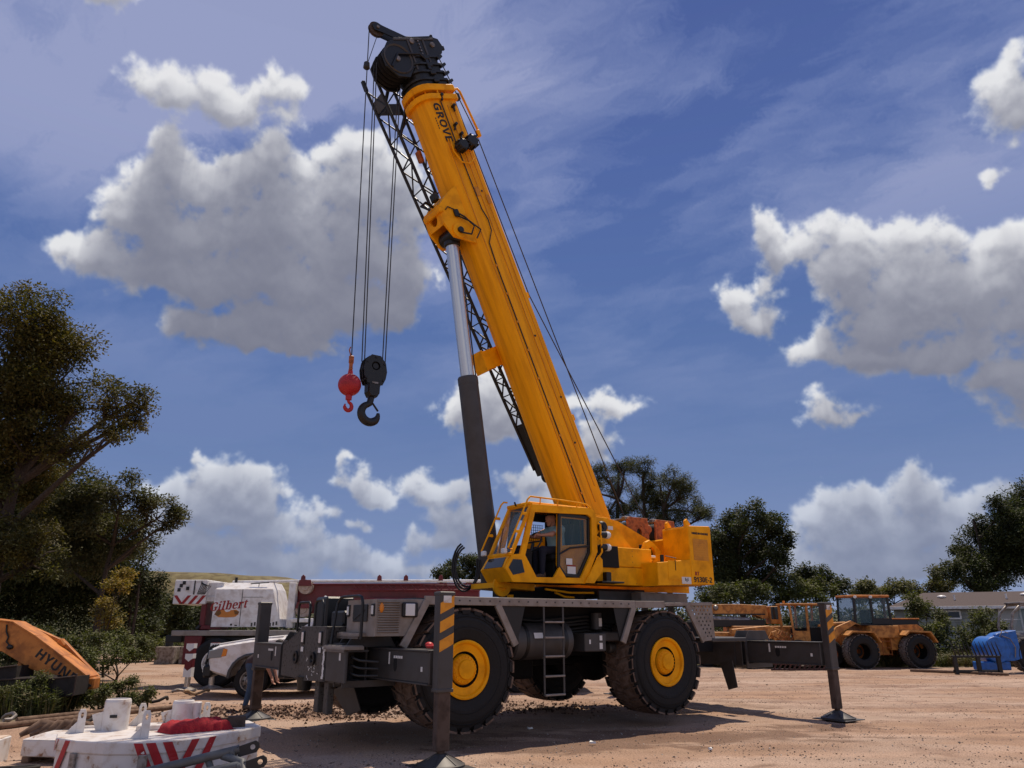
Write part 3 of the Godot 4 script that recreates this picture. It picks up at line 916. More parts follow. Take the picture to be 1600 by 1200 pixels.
func build_trees() -> void:
	tree("tall_tree", "tallest leafy tree at the left edge with a limb reaching right", "tree", Vector3(-16.1, 0, -24.0), "olive", 0.15, 1.00, [[-16.7,10.4,-23.2,2.02,1.85], [-15.4,9.7,-23.7,1.51,1.74], [-16.6,8.2,-24.3,2.26,1.82], [-15.9,11.4,-24.8,0.96,0.94], [-16.1,11.6,-23.4,1.31,1.07], [-13.2,8.9,-24.0,1.03,1.14], [-12.8,8.5,-24.6,0.79,0.59], [-12.8,7.5,-23.2,0.70,0.55], [-14.4,8.5,-23.7,0.64,0.35], [-14.9,7.3,-24.3,1.28,0.79], [-17.1,6.5,-24.8,1.94,1.33], [-16.4,8.8,-23.4,1.89,1.57], [-15.6,7.5,-24.0,1.69,1.10], [-16.6,6.1,-24.6,1.49,1.30], [-15.7,4.2,-23.2,1.57,1.18], [-14.8,3.9,-23.7,1.20,0.99]])
	tree("tall_tree", "grey-green feathery tree right of the tallest one, leaning right", "tree", Vector3(-16.4, 0, -31.0), "grey", 0.17, 1.15, [[-15.7,6.5,-29.9,1.59,1.17], [-14.5,6.1,-30.6,1.15,0.90], [-17.3,5.7,-31.4,1.87,1.61], [-15.9,5.2,-32.1,1.36,1.08], [-18.4,6.6,-30.3,1.82,1.59], [-13.9,6.0,-31.0,0.53,0.37], [-18.4,4.6,-31.7,1.87,1.60]])
	tree("dark_tree", "dark dense tree behind the yellow excavator boom", "tree", Vector3(-22.8, 0, -36.0), "dark", 0.20, 1.30, [[-20.8,6.7,-34.7,2.38,1.80], [-24.1,7.1,-35.6,2.44,1.86], [-19.9,5.1,-36.4,1.84,1.83], [-24.7,6.4,-37.3,2.85,2.57], [-21.7,3.8,-35.2,2.64,2.03], [-24.5,3.3,-36.0,2.69,2.35], [-21.1,3.3,-36.8,1.83,1.80]])
	tree("dark_tree", "dark dense tree beside the yellowing bush on the left", "tree", Vector3(-19.5, 0, -40.0), "dark", 0.22, 1.30, [[-19.6,4.0,-38.6,1.61,1.90], [-18.7,3.1,-39.5,1.11,1.59], [-22.0,4.8,-40.5,1.69,1.67], [-19.9,2.1,-41.4,1.53,1.31]])
	tree("yellowing_bush", "bush with yellow autumn leaves among dark trees", "bush", Vector3(-13.8, 0, -27.0), "yellow", 0.13, 0.75, [[-13.4,2.9,-26.1,0.56,0.42], [-14.0,2.4,-26.7,0.53,0.47], [-14.0,1.9,-27.3,0.49,0.43], [-14.1,3.4,-27.9,0.33,0.23]])
	tree("undergrowth_bush", "low green bush under the dark trees behind the excavator boom", "bush", Vector3(-16.2, 0, -27.0), "mid", 0.15, 1.20, [[-15.7,1.0,-26.1,1.27,0.72], [-14.9,0.9,-26.7,0.86,0.62], [-17.4,0.6,-27.3,1.10,0.84]])
	tree("undergrowth_bush", "low green bush between the yellowing bush and the dirt track", "bush", Vector3(-12.4, 0, -25.0), "mid", 0.13, 1.20, [[-12.4,1.0,-24.1,0.90,0.67], [-11.7,0.9,-24.7,0.68,0.49], [-13.7,0.7,-25.3,0.82,0.58], [-12.9,1.2,-25.9,0.42,0.40]])
	tree("roadside_bush", "rounded dark green bush left of the white crane counterweight", "bush", Vector3(-20.0, 0, -46.0), "dark", 0.24, 1.30, [[-19.7,2.7,-44.4,1.02,1.27], [-19.2,2.1,-45.5,1.12,1.22], [-20.9,1.4,-46.5,1.29,1.09]])
	tree("roadside_bush", "rounded dark bush right behind the maroon crane outrigger", "bush", Vector3(-18.3, 0, -48.0), "dark", 0.24, 1.30, [[-18.4,2.1,-46.3,0.99,1.02], [-17.7,2.3,-47.4,1.17,1.28], [-19.8,1.4,-48.6,1.35,0.98]])
	tree("roadside_bush", "pale green grassy bush beside the concrete blocks", "bush", Vector3(-18.2, 0, -40.0), "mid", 0.20, 1.10, [[-17.5,0.7,-38.6,0.81,0.65], [-17.1,0.7,-39.5,0.77,0.61], [-18.9,0.3,-40.5,0.78,0.56]])
	tree("far_tree", "small dark tree seen left of the big crane's lift cylinder", "tree", Vector3(-3.9, 0, -60.0), "dark", 0.28, 1.30, [[-4.6,5.6,-57.9,1.06,0.85], [-3.2,6.2,-59.3,1.29,1.07], [-2.8,5.4,-60.7,1.42,0.89], [-5.7,5.4,-62.1,0.72,0.60]])
	tree("pine_tree", "tall pine just right of the yellow boom with bare trunk showing", "pine tree", Vector3(8.5, 0, -62.0), "pine", 0.26, 1.20, [[7.5,13.5,-59.8,1.35,1.17], [9.3,14.2,-61.3,1.50,1.09], [7.0,12.6,-62.7,1.08,1.09], [9.1,13.0,-64.2,1.88,1.12], [7.8,10.4,-60.6,1.66,1.14], [10.1,11.1,-62.0,1.49,1.28], [8.6,8.9,-63.4,2.15,1.28]])
	tree("pine_tree", "tall pine with rounded top between the two other pines", "pine tree", Vector3(10.2, 0, -60.0), "pine", 0.26, 1.20, [[10.3,13.6,-57.9,1.21,0.93], [11.2,12.5,-59.3,1.23,1.04], [10.5,11.9,-60.7,1.15,0.95], [11.2,10.3,-62.1,1.59,1.17], [11.3,11.1,-58.6,1.11,0.91], [10.7,8.3,-60.0,2.03,1.21]])
	tree("pine_tree", "broad pine behind the rusty winches with drooping right boughs", "pine tree", Vector3(11.8, 0, -58.0), "pine", 0.26, 1.30, [[12.2,12.2,-56.0,1.36,1.08], [13.1,11.4,-57.3,1.68,1.20], [12.2,10.9,-58.7,1.81,1.22], [14.4,10.6,-60.0,1.85,1.03], [14.5,9.6,-56.6,0.87,0.58], [12.4,9.3,-58.0,2.47,1.28], [13.8,7.7,-59.4,2.51,1.49]])
	tree("oak_tree", "large dark leafy tree right of the yellow counterweight", "tree", Vector3(15.0, 0, -50.0), "dark", 0.24, 1.20, [[15.2,8.2,-48.2,1.65,1.24], [17.0,7.9,-49.4,1.43,1.26], [14.6,7.5,-50.6,1.54,1.54], [16.6,6.5,-51.8,2.40,1.94], [17.5,6.8,-48.8,0.74,0.98], [13.8,5.5,-50.0,1.68,1.65], [14.9,4.6,-51.2,1.70,1.25], [16.8,5.8,-48.2,0.89,0.80], [13.3,6.7,-49.4,0.92,1.66], [16.4,4.3,-50.6,2.10,1.64], [14.1,3.6,-51.8,2.14,1.25]])
	tree("hedge_tree", "bright green bush below the yellow counterweight", "bush", Vector3(13.0, 0, -45.0), "mid", 0.22, 1.30, [[12.2,3.4,-43.4,1.08,0.70], [13.8,3.4,-44.5,1.25,0.78], [11.7,3.4,-45.5,0.90,0.58]])
	tree("hedge_tree", "mid green bushy tree behind the yellow grader", "bush", Vector3(18.7, 0, -50.0), "mid", 0.24, 1.30, [[17.8,3.8,-48.2,1.36,0.93], [19.4,3.7,-49.4,1.39,0.95], [17.8,3.3,-50.6,1.25,0.73]])
	tree("hedge_tree", "dark bushy tree behind the wheel loader cab", "tree", Vector3(21.9, 0, -55.0), "dark", 0.27, 1.30, [[20.1,5.0,-53.1,0.80,0.78], [21.9,4.8,-54.4,1.18,0.97], [23.5,4.2,-55.6,1.11,0.90], [22.0,4.4,-56.9,1.13,0.83]])
	tree("distant_tree", "pale olive distant tree left of the two behind the loader", "tree", Vector3(38.1, 0, -85.0), "pale", 0.38, 1.10, [[37.5,5.3,-82.0,1.09,0.92], [37.9,4.7,-84.0,1.39,0.81], [40.0,4.9,-86.0,1.00,0.82]])
	tree("distant_tree", "pale olive rounded distant tree over the loader roof", "tree", Vector3(41.8, 0, -85.0), "pale", 0.38, 1.20, [[40.8,5.5,-82.0,1.63,1.06], [43.5,5.1,-84.0,1.25,0.94], [41.6,4.9,-86.0,1.28,0.82]])
	tree("distant_tree", "pale green tree against the left flank of the right-hand dark tree", "tree", Vector3(38.0, 0, -70.0), "pale", 0.32, 1.00, [[37.5,6.0,-67.5,0.90,0.99], [38.8,5.0,-69.2,1.15,1.12], [38.5,4.8,-70.8,0.94,0.91]])
	tree("oak_tree", "large dark tree behind the grey mobile home", "tree", Vector3(35.8, 0, -58.0), "dark", 0.27, 1.25, [[36.5,10.0,-56.0,1.15,1.06], [38.7,9.9,-57.3,1.08,0.98], [37.3,8.6,-58.7,1.79,1.49], [35.6,7.2,-60.0,1.31,1.20], [37.8,7.4,-56.6,2.39,2.38], [35.4,5.7,-58.0,2.42,1.71], [41.6,10.2,-59.4,2.54,3.08], [32.3,5.5,-56.0,0.84,0.82], [35.2,4.2,-57.3,2.85,1.39], [38.0,7.2,-58.7,2.96,2.45]])
	tree("house_bush", "tall untidy bush before the mobile home, right of the loader", "bush", Vector3(20.1, 0, -38.0), "mid", 0.19, 1.00, [[19.0,2.6,-36.7,0.42,0.64], [20.0,2.3,-37.6,0.80,0.59], [20.1,1.4,-38.4,1.07,0.78], [21.5,1.7,-39.3,0.71,0.74], [20.0,0.9,-37.1,0.84,0.63]])
	tree("house_bush", "rounded bush before the mobile home window", "bush", Vector3(22.2, 0, -37.0), "mid", 0.18, 0.90, [[21.5,2.0,-35.7,0.64,0.45], [21.5,1.4,-36.6,0.78,0.63], [22.9,1.4,-37.4,0.79,0.64], [21.9,0.7,-38.3,0.87,0.65]])

# ---- the big mobile crane ------------------------------------------------------------------
# its own axes: x forward, y up, -z the side with the cab
const CRANE_AT := Vector3(0.72, 0, -15.27)
const CRANE_TURN := 215.1
var crane: Node3D
var boom: Node3D

func group_part(called: String, parent: Node, at := Vector3.ZERO) -> Node3D:
	var o := Node3D.new()
	var k := 0
	var nm := called
	while parent.has_node(NodePath(nm)):
		k += 1
		nm = "%s_%03d" % [called, k]
	o.name = nm
	parent.add_child(o, true)
	o.position = at
	return o

# big earth-mover tyre on its rim; the outer face looks along -z
func big_wheel(parent: Node, at: Vector3, r: float, w: float, rim_r: float, out: float, rim_mat: String, lugs := 22, lug_mat := "rubber_dusty", called := "wheel") -> Node3D:
	var o := group_part(called, parent, at)
	var tyre := MB.new()
	var h := w / 2.0
	var rr := rim_r
	tyre.lathe(Vector3(0, 0, -h), Vector3(0, 0, 1), [Vector2(rr * 0.98, w * 0.12), Vector2(rr, 0.03), Vector2(rr + 0.05, 0.0), Vector2(lerpf(rr, r, 0.35), -0.035), Vector2(lerpf(rr, r, 0.62), -0.03), Vector2(r * 0.90, 0.015), Vector2(r * 0.955, 0.07), Vector2(r * 0.965, h), Vector2(r * 0.955, w - 0.07), Vector2(r * 0.90, w - 0.015), Vector2(lerpf(rr, r, 0.6), w + 0.03), Vector2(rr + 0.05, w), Vector2(rr * 0.98, w * 0.88)], 56)
	for q in [0.42, 0.72]:
		tyre.lathe(Vector3(0, 0, -h - 0.036 + (0.02 if q > 0.6 else 0.0)), Vector3(0, 0, 1), [Vector2(lerpf(rr, r, q) - 0.012, 0.01), Vector2(lerpf(rr, r, q), -0.006), Vector2(lerpf(rr, r, q) + 0.012, 0.01)], 56)
	part("tyre", tyre, M["rubber"], o)
	var band := MB.new()
	band.lathe(Vector3(0, 0, -h), Vector3(0, 0, 1), [Vector2(r * 0.957, 0.075), Vector2(r * 0.969, h), Vector2(r * 0.957, w - 0.075)], 56)
	part("tread_band", band, M[lug_mat], o)
	var tread := MB.new()
	var shoulder := MB.new()
	for s in lugs * 2:
		var a := TAU * (s / 2) / lugs + (0.5 * TAU / lugs if s % 2 else 0.0)
		var side := -1.0 if s % 2 else 1.0
		var mk := func(ang: float, rad: float, z: float) -> Vector3: return Vector3(cos(ang) * rad, sin(ang) * rad, z)
		var wd := TAU / lugs * 0.31
		var sk := TAU / lugs * 0.45
		var z0 := side * h * 0.02
		var z1 := side * (h + 0.004)
		var pts := []
		for e in [[r * 0.945, wd * 1.22], [r, wd * 1.12]]:
			pts.append_array([mk.call(a - e[1], e[0], z0), mk.call(a + e[1], e[0], z0), mk.call(a + sk + e[1], e[0] if e[0] < r else r * 0.985, z1), mk.call(a + sk - e[1], e[0] if e[0] < r else r * 0.985, z1)])
		tread.hexa(pts)
		# the lug runs down over the shoulder
		var p2 := []
		for e in [[r * 0.985, h + 0.003, wd * 1.12], [r * 0.885, h + 0.006, wd * 0.95]]:
			p2.append_array([mk.call(a + sk - e[2], e[0], side * e[1]), mk.call(a + sk + e[2], e[0], side * e[1]), mk.call(a + sk + e[2], e[0], side * (e[1] - 0.09)), mk.call(a + sk - e[2], e[0], side * (e[1] - 0.09))])
		shoulder.hexa(p2)
	tag(part("tread", tread, M[lug_mat], o), "", "", "", "stuff")
	tag(part("shoulder_lugs", shoulder, M["rubber"], o), "", "", "", "stuff")
	var rim := MB.new()
	var z := -out * h
	var dz := -out
	rim.lathe(Vector3(0, 0, z), Vector3(0, 0, dz), [Vector2(rr * 1.04, -0.02), Vector2(rr * 1.05, 0.012), Vector2(rr * 1.0, 0.022), Vector2(rr * 0.94, 0.008), Vector2(rr * 0.90, -0.03), Vector2(rr * 0.70, -0.05), Vector2(rr * 0.64, -0.05)], 48)
	part("rim", rim, M[rim_mat], o)
	var dish := MB.new()
	dish.lathe(Vector3(0, 0, z), Vector3(0, 0, dz), [Vector2(rr * 0.64, -0.05), Vector2(rr * 0.62, -0.14), Vector2(rr * 0.3, -0.14)], 40)
	part("rim_recess", dish, M["black_matt"], o)
	var hub := MB.new()
	hub.lathe(Vector3(0, 0, z - dz * 0.1), Vector3(0, 0, dz), [Vector2(rr * 0.56, -0.05), Vector2(rr * 0.55, 0.03), Vector2(rr * 0.50, 0.075), Vector2(rr * 0.36, 0.10), Vector2(rr * 0.33, 0.13), Vector2(0.0, 0.14)], 36)
	for i in 20:
		var a := TAU * i / 20.0
		hub.cyl(Vector3(cos(a) * rr * 0.45, sin(a) * rr * 0.45, z - dz * 0.04), Vector3(cos(a) * rr * 0.45, sin(a) * rr * 0.45, z - dz * 0.0), rr * 0.028, -1, 6)
	part("hub", hub, M[rim_mat], o)
	return o

# upright jack box with its ram and foot; striped on the upper part
func outrigger(x: float, side: float, called := "outrigger") -> void:
	var o := group_part(called, crane)
	var z := 3.14 * side
	var beam := MB.new()
	var z0 := 0.5 * side
	var z1 := 3.02 * side
	beam.box(Vector3(x, 1.165, (z0 + z1) / 2.0), Vector3(0.27, 0.40, absf(z1 - z0)), 0.012)
	for f in [-1, 1]:
		beam.box(Vector3(x, 1.165 + 0.205 * f, (z0 + z1) / 2.0), Vector3(0.32, 0.022, absf(z1 - z0)), 0.004)
	part("beam", beam, M["grey"], o)
	for f in [-1, 1]:
		var hole := MB.new()
		hole.prism(circle(0.055, 14, 0, 0, 0.10), 0.004, 0.0, Vector3(x + 0.136 * f, 1.18, 2.05 * side), Basis(Vector3(0, 0, 1), Vector3.UP, Vector3(1, 0, 0)))
		part("beam_hole", hole, M["black_matt"], o)
	for f in [-1, 1]:
		var marks := MB.new()
		marks.box(Vector3(x + 0.137 * f, 1.25, 1.86 * side), Vector3(0.004, 0.16, 0.035), 0.0)
		for k in 5:
			marks.box(Vector3(x + 0.137 * f, 1.27, (2.02 + k * 0.055) * side), Vector3(0.004, 0.035, 0.04), 0.0)
		part("painted_mark", marks, M["white_ink"], o).set_meta("kind", "stuff")
		marks = MB.new()
		marks.box(Vector3(x + 0.137 * f, 1.14, 2.82 * side), Vector3(0.004, 0.06, 0.045), 0.0)
		part("beam_sticker", marks, M["white_ink"], o)
	var jack := MB.new()
	jack.box(Vector3(x, 1.50, z), Vector3(0.225, 1.24, 0.155), 0.015)
	jack.box(Vector3(x, 2.09, z), Vector3(0.24, 0.05, 0.17), 0.01)
	jack.box(Vector3(x, 0.90, z), Vector3(0.24, 0.05, 0.17), 0.01)
	part("jack_box", jack, M["grey"], o)
	# hazard stripes: slanted plates of paint on each side of the box
	for k in 3:
		var st := MB.new()
		var y := 1.36 + k * 0.235
		st.prism([Vector2(-0.104 * side, y), Vector2(0.104 * side, y + 0.10), Vector2(0.104 * side, y + 0.24), Vector2(-0.104 * side, y + 0.14)], 0.004, 0.0, Vector3(x, 0, z + 0.0785 * side))
		part("hazard_stripe", st, M["stripe_yellow"], o)
	var sticker := MB.new()
	sticker.box(Vector3(x + 0.0, 2.02, z + 0.0785 * side), Vector3(0.12, 0.09, 0.004), 0.0)
	part("sticker", sticker, M["white_ink"], o)
	var ram := MB.new()
	ram.box(Vector3(x, 0.56, z), Vector3(0.185, 0.74, 0.125), 0.012)
	ram.cyl(Vector3(x, 0.10, z), Vector3(x, 0.2, z), 0.05, -1, 14)
	part("ram", ram, M["muddy_steel"], o)
	var foot := MB.new()
	foot.lathe(Vector3(x, 0.012, z), Vector3.UP, [Vector2(0, 0), Vector2(0.30, 0), Vector2(0.31, 0.015), Vector2(0.31, 0.035), Vector2(0.28, 0.045), Vector2(0.10, 0.13), Vector2(0.075, 0.15), Vector2(0.0, 0.15)], 28)
	for k in 6:
		var a := TAU * k / 6.0 + 0.3
		var d := Vector3(cos(a), 0, sin(a))
		foot.hexa([Vector3(x, 0.06, z) + d * 0.06 + d.cross(Vector3.UP) * 0.008, Vector3(x, 0.06, z) + d * 0.06 - d.cross(Vector3.UP) * 0.008, Vector3(x, 0.17, z) + d * 0.06 - d.cross(Vector3.UP) * 0.008, Vector3(x, 0.17, z) + d * 0.06 + d.cross(Vector3.UP) * 0.008, Vector3(x, 0.05, z) + d * 0.28 + d.cross(Vector3.UP) * 0.008, Vector3(x, 0.05, z) + d * 0.28 - d.cross(Vector3.UP) * 0.008, Vector3(x, 0.066, z) + d * 0.28 - d.cross(Vector3.UP) * 0.008, Vector3(x, 0.066, z) + d * 0.28 + d.cross(Vector3.UP) * 0.008])
	foot.box(Vector3(x, 0.016, z), Vector3(0.62, 0.014, 0.70), 0.004)
	part("foot", foot, M["grey"], o)

func build_crane() -> void:
	crane = thing("mobile_crane", "large yellow mobile crane with raised boom standing on four outriggers, cab open", "mobile crane", CRANE_AT, CRANE_TURN)
	crane_carrier()
	crane_superstructure()
	crane_cab()
	crane_boom()
	crane_hooks()

func crane_carrier() -> void:
	var b := MB.new()
	# main frame and axles
	for s in [-1, 1]:
		b.box(Vector3(0.0, 1.45, 0.48 * s), Vector3(8.2, 0.62, 0.10), 0.01)
	b.box(Vector3(0.0, 1.72, 0), Vector3(8.0, 0.08, 0.9), 0.01)
	b.box(Vector3(0.0, 1.2, 0), Vector3(8.0, 0.06, 0.9), 0.01)
	for x in [3.08, -1.2]:
		b.cyl(Vector3(x, 1.05, -1.3), Vector3(x, 1.05, 1.3), 0.17, -1, 16)
		b.ball(Vector3(x, 1.05, 0.1), Vector3(0.42, 0.42, 0.38), 20, 10)
		for s in [-1, 1]:
			b.cyl(Vector3(x, 1.05, 1.0 * s), Vector3(x, 1.05, 1.5 * s), 0.33, -1, 18)
	b.cyl(Vector3(2.7, 1.0, 0.1), Vector3(-0.8, 1.05, 0.1), 0.08, -1, 10)
	b.box(Vector3(1.0, 1.0, 0.1), Vector3(0.9, 0.5, 0.7), 0.05)
	b.box(Vector3(1.0, 1.86, 0), Vector3(3.4, 0.3, 2.6), 0.02)
	b.box(Vector3(1.0, 1.4, 0.9), Vector3(2.2, 0.7, 0.7), 0.03)
	part("frame", b, M["black_matt"], crane)
	# deck
	b = MB.new()
	b.box(Vector3(0.75, 2.062, 0), Vector3(6.4, 0.03, 3.8), 0.004)
	part("deck", b, M["grey"], crane)
	for s in [-1, 1]:
		b = MB.new()
		b.bar(Vector3(3.82, 2.045, 1.93 * s), Vector3(-0.45, 2.045, 1.93 * s), 0.05, 0.125, 0.006)
		b.bar(Vector3(-0.452, 2.045, 1.93 * s), Vector3(-1.2, 2.055, 1.93 * s), 0.05, 0.12, 0.006)
		b.bar(Vector3(-1.202, 2.055, 1.93 * s), Vector3(-2.52, 2.085, 1.93 * s), 0.05, 0.06, 0.006)
		part("deck_rail", b, M["deck_grey"], crane)
		var legs := [[Vector3(3.79, 2.03, 0), Vector3(4.15, 1.39, 0)], [Vector3(2.52, 2.0, 0), Vector3(2.17, 1.39, 0)], [Vector3(-0.42, 2.0, 0), Vector3(-0.13, 1.40, 0)], [Vector3(-1.8, 2.05, 0), Vector3(-2.22, 1.40, 0)]]
		for l in legs:
			b = MB.new()
			b.bar(l[0] + Vector3(0, 0, 1.935 * s), l[1] + Vector3(0, 0, 1.935 * s), 0.05, 0.11, 0.006)
			part("fender_strut", b, M["deck_grey"], crane)
			# web plate behind the strut
		for q in [[2.52, 2.17], [-0.42, -0.13]]:
			b = MB.new()
			var d: float = q[1] - q[0]
			b.prism([Vector2(q[0] - signf(d) * 0.02, 2.0), Vector2(q[1], 1.40), Vector2(q[1] + d * 0.15, 1.42), Vector2(q[0] + d * 1.6, 2.0)], 0.02, 0.0, Vector3(0, 0, 1.90 * s))
			part("fender_web", b, M["black"], crane)
		# fender tops over the wheels
		for x in [3.08, -1.15]:
			b = MB.new()
			b.box(Vector3(x, 2.03, 1.5 * s), Vector3(1.4, 0.02, 0.86), 0.003)
			part("fender", b, M["black"], crane)
		# perforated rear panel
		b = MB.new()
		var holes := []
		for i in 5:
			for j in 9:
				var hx := -2.02 - i * 0.105 + (0.05 if j % 2 else 0.0)
				var hy := 2.03 - j * 0.068
				if hx > -1.90 - (2.09 - hy) * 0.5 or hx < -2.48:
					continue
				holes.append(circle(0.021, 8, hx, hy))
		b.prism([Vector2(-1.86, 2.09), Vector2(-2.52, 2.11), Vector2(-2.55, 1.42), Vector2(-2.24, 1.40)], 0.012, 0.002, Vector3(0, 0, 1.925 * s), Basis.IDENTITY, holes)
		part("perforated_panel", b, M["deck_grey"], crane)
		b = MB.new()
		b.box(Vector3(-2.95, 1.42, 1.35 * s), Vector3(1.0, 0.07, 1.2), 0.01)
		part("rear_step", b, M["grey"], crane)
	# bolts along the rail and hoses below it
	b = MB.new()
	for k in 22:
		b.cyl(Vector3(3.6 - k * 0.185, 2.05, -1.955), Vector3(3.6 - k * 0.185, 2.05, -1.966), 0.013, -1, 6)
	tag(part("rail_bolts", b, M["grey"], crane), "", "", "", "stuff")
	for k in 5:
		b = MB.new()
		var y := 1.86 - k * 0.06
		b.tube([Vector3(2.6, y, -1.30 + k * 0.02), Vector3(1.4, y - 0.10 - 0.04 * (k % 2), -1.42), Vector3(0.2, y - 0.02, -1.36), Vector3(-0.5, y - 0.14, -1.2)], 0.022, 6)
		part("hose", b, M["cable"], crane)
	b = MB.new()
	b.cyl(Vector3(-0.2, 1.30, -1.45), Vector3(-0.75, 1.30, -1.45), 0.09, -1, 16, 0.02)
	part("air_reservoir", b, M["grey"], crane)
	# wheels
	for x in [3.08, -1.2]:
		for s in [-1, 1]:
			big_wheel(crane, Vector3(x, 1.06, 1.55 * s), 0.90, 0.76, 0.40, -s, "yellow", 24)
	# outrigger housings
	for q in [[4.38, 0.92], [-4.55, 0.92]]:
		b = MB.new()
		for f in [-1, 1]:
			b.box(Vector3(q[0] + 0.39 * f, 1.16, 0), Vector3(0.03, 0.56, 2.5), 0.006)
		for f in [-1, 1]:
			b.box(Vector3(q[0], 1.16 + 0.265 * f, 0), Vector3(0.75, 0.03, 2.5), 0.006)
		b.box(Vector3(q[0], 1.16, 0), Vector3(0.03, 0.5, 2.46), 0.0)
		part("outrigger_housing", b, M["grey"], crane)
		for s in [-1, 1]:
			for k in 2:
				b = MB.new()
				b.prism([Vector2(q[0] - 0.42, 0.84), Vector2(q[0] + 0.42, 0.84), Vector2(q[0] + 0.42, 1.36), Vector2(q[0] + 0.28, 1.58), Vector2(q[0] - 0.28, 1.58), Vector2(q[0] - 0.42, 1.36)], 0.025, 0.004, Vector3(0, 0, (1.27 + 0.09 - k * 0.3) * s), Basis.IDENTITY, [[Vector2(q[0] - 0.36, 0.93), Vector2(q[0] + 0.36, 0.93), Vector2(q[0] + 0.36, 1.39), Vector2(q[0] - 0.36, 1.39)]])
				part("housing_flange", b, M["grey"], crane)
	outrigger(4.18, -1.0)
	outrigger(4.58, 1.0)
	outrigger(-4.40, -1.0)
	outrigger(-4.75, 1.0)
	# steel deflector plates hanging under the ends
	b = MB.new()
	b.hexa([Vector3(4.02, 0.64, 0.84), Vector3(4.02, 0.83, 0.05), Vector3(4.02, 0.42, -0.34), Vector3(4.02, 0.30, 0.17), Vector3(4.0, 0.64, 0.84), Vector3(4.0, 0.83, 0.05), Vector3(4.0, 0.42, -0.34), Vector3(4.0, 0.30, 0.17)])
	part("deflector_plate", b, M["grey"], crane)
	b = MB.new()
	b.hexa([Vector3(-3.6, 0.95, -1.10), Vector3(-3.6, 1.0, -1.42), Vector3(-3.6, 0.50, -1.50), Vector3(-3.6, 0.44, -1.27), Vector3(-3.62, 0.95, -1.10), Vector3(-3.62, 1.0, -1.42), Vector3(-3.62, 0.50, -1.50), Vector3(-3.62, 0.44, -1.27)])
	part("deflector_plate", b, M["grey"], crane)
	for z in [-0.35, -0.72]:
		b = MB.new()
		b.box(Vector3(4.72, 0.72, z), Vector3(0.10, 0.56, 0.16), 0.01)
		part("post", b, M["grey_worn"], crane)
	b = MB.new()
	b.cyl(Vector3(4.80, 0.72, 0.1), Vector3(4.80, 0.92, 0.1), 0.10, 0.13, 14)
	part("tow_pin", b, M["black"], crane)
	# nose: hook-block bay made of slanted plates
	b = MB.new()
	var nose := [[Vector3(4.83, 0.90, 1.15), Vector3(4.83, 0.88, 0.28), Vector3(4.83, 1.66, 0.28), Vector3(4.83, 1.38, 1.15)], [Vector3(4.86, 0.86, 0.28), Vector3(4.86, 0.9, -0.80), Vector3(4.86, 1.66, -0.80), Vector3(4.86, 1.66, 0.28)]]
	for q in nose:
		var back := []
		for p in q:
			back.append(p - Vector3(0.03, 0, 0))
		b.hexa(q + back)
	b.hexa([Vector3(4.83, 1.38, 1.15), Vector3(4.83, 1.66, 0.28), Vector3(4.3, 1.66, 0.28), Vector3(4.3, 1.38, 1.15), Vector3(4.83, 1.36, 1.15), Vector3(4.83, 1.64, 0.28), Vector3(4.3, 1.64, 0.28), Vector3(4.3, 1.36, 1.15)])
	b.box(Vector3(4.6, 1.665, -0.26), Vector3(0.52, 0.02, 1.08), 0.004)
	b.box(Vector3(4.6, 1.28, -0.80), Vector3(0.5, 0.78, 0.03), 0.004)
	part("nose_plate", b, M["grey_worn"], crane)
	for z in [0.12, -0.62]:
		b = MB.new()
		b.box(Vector3(4.872, 1.50, z), Vector3(0.02, 0.20, 0.11), 0.006)
		part("lamp_frame", b, M["black"], crane)
		b = MB.new()
		b.box(Vector3(4.885, 1.51, z), Vector3(0.012, 0.15, 0.075), 0.005)
		part("lamp", b, M["lens"], crane)
		b = MB.new()
		b.box(Vector3(4.876, 1.33, z), Vector3(0.006, 0.07, 0.10), 0.0)
		part("plate_sticker", b, M["white_ink"], crane)
		b = MB.new()
		b.lathe(Vector3(4.87, 1.20, z + 0.25), Vector3(1, 0, 0), [Vector2(0.05, 0), Vector2(0.10, 0.0), Vector2(0.10, 0.03), Vector2(0.06, 0.03), Vector2(0.05, 0.0)], 20)
		part("hook_ring", b, M["black"], crane)
	# scraped paint on the nose
	b = MB.new()
	var r := RandomNumberGenerator.new()
	r.seed = 9
	for k in 26:
		var c := Vector3(4.8615, 1.08 + r.randfn(0, 0.10), -0.28 + r.randfn(0, 0.12))
		b.prism([Vector2(0, 0), Vector2(0.012 + r.randf() * 0.015, 0.01), Vector2(0.01, 0.03 + r.randf() * 0.03)], 0.001, 0.0, c, Basis(Vector3(0, 0, 1), Vector3(0, 1, 0), Vector3(1, 0, 0)).rotated(Vector3(1, 0, 0), r.randf() * 1.5))
	for k in 14:
		var c := Vector3(4.8615, 0.95 + k * 0.032, -0.76 + r.randfn(0, 0.012))
		b.box(c, Vector3(0.002, 0.035, 0.03 + r.randf() * 0.06), 0.0)
	tag(part("scraped_paint", b, M["white_ink"], crane), "", "", "", "stuff")
	# steps and fittings between nose and fender
	b = MB.new()
	b.box(Vector3(4.83, 1.13, -1.20), Vector3(0.04, 0.44, 0.72), 0.008)
	b.box(Vector3(4.66, 1.34, -1.20), Vector3(0.32, 0.03, 0.74), 0.006)
	b.box(Vector3(4.66, 1.13, -0.86), Vector3(0.32, 0.44, 0.03), 0.006)
	part("step_box", b, M["grey"], crane)
	b = MB.new()
	b.box(Vector3(4.8525, 1.26, -1.36), Vector3(0.004, 0.10, 0.055), 0.0)
	part("step_sticker", b, M["white_ink"], crane)
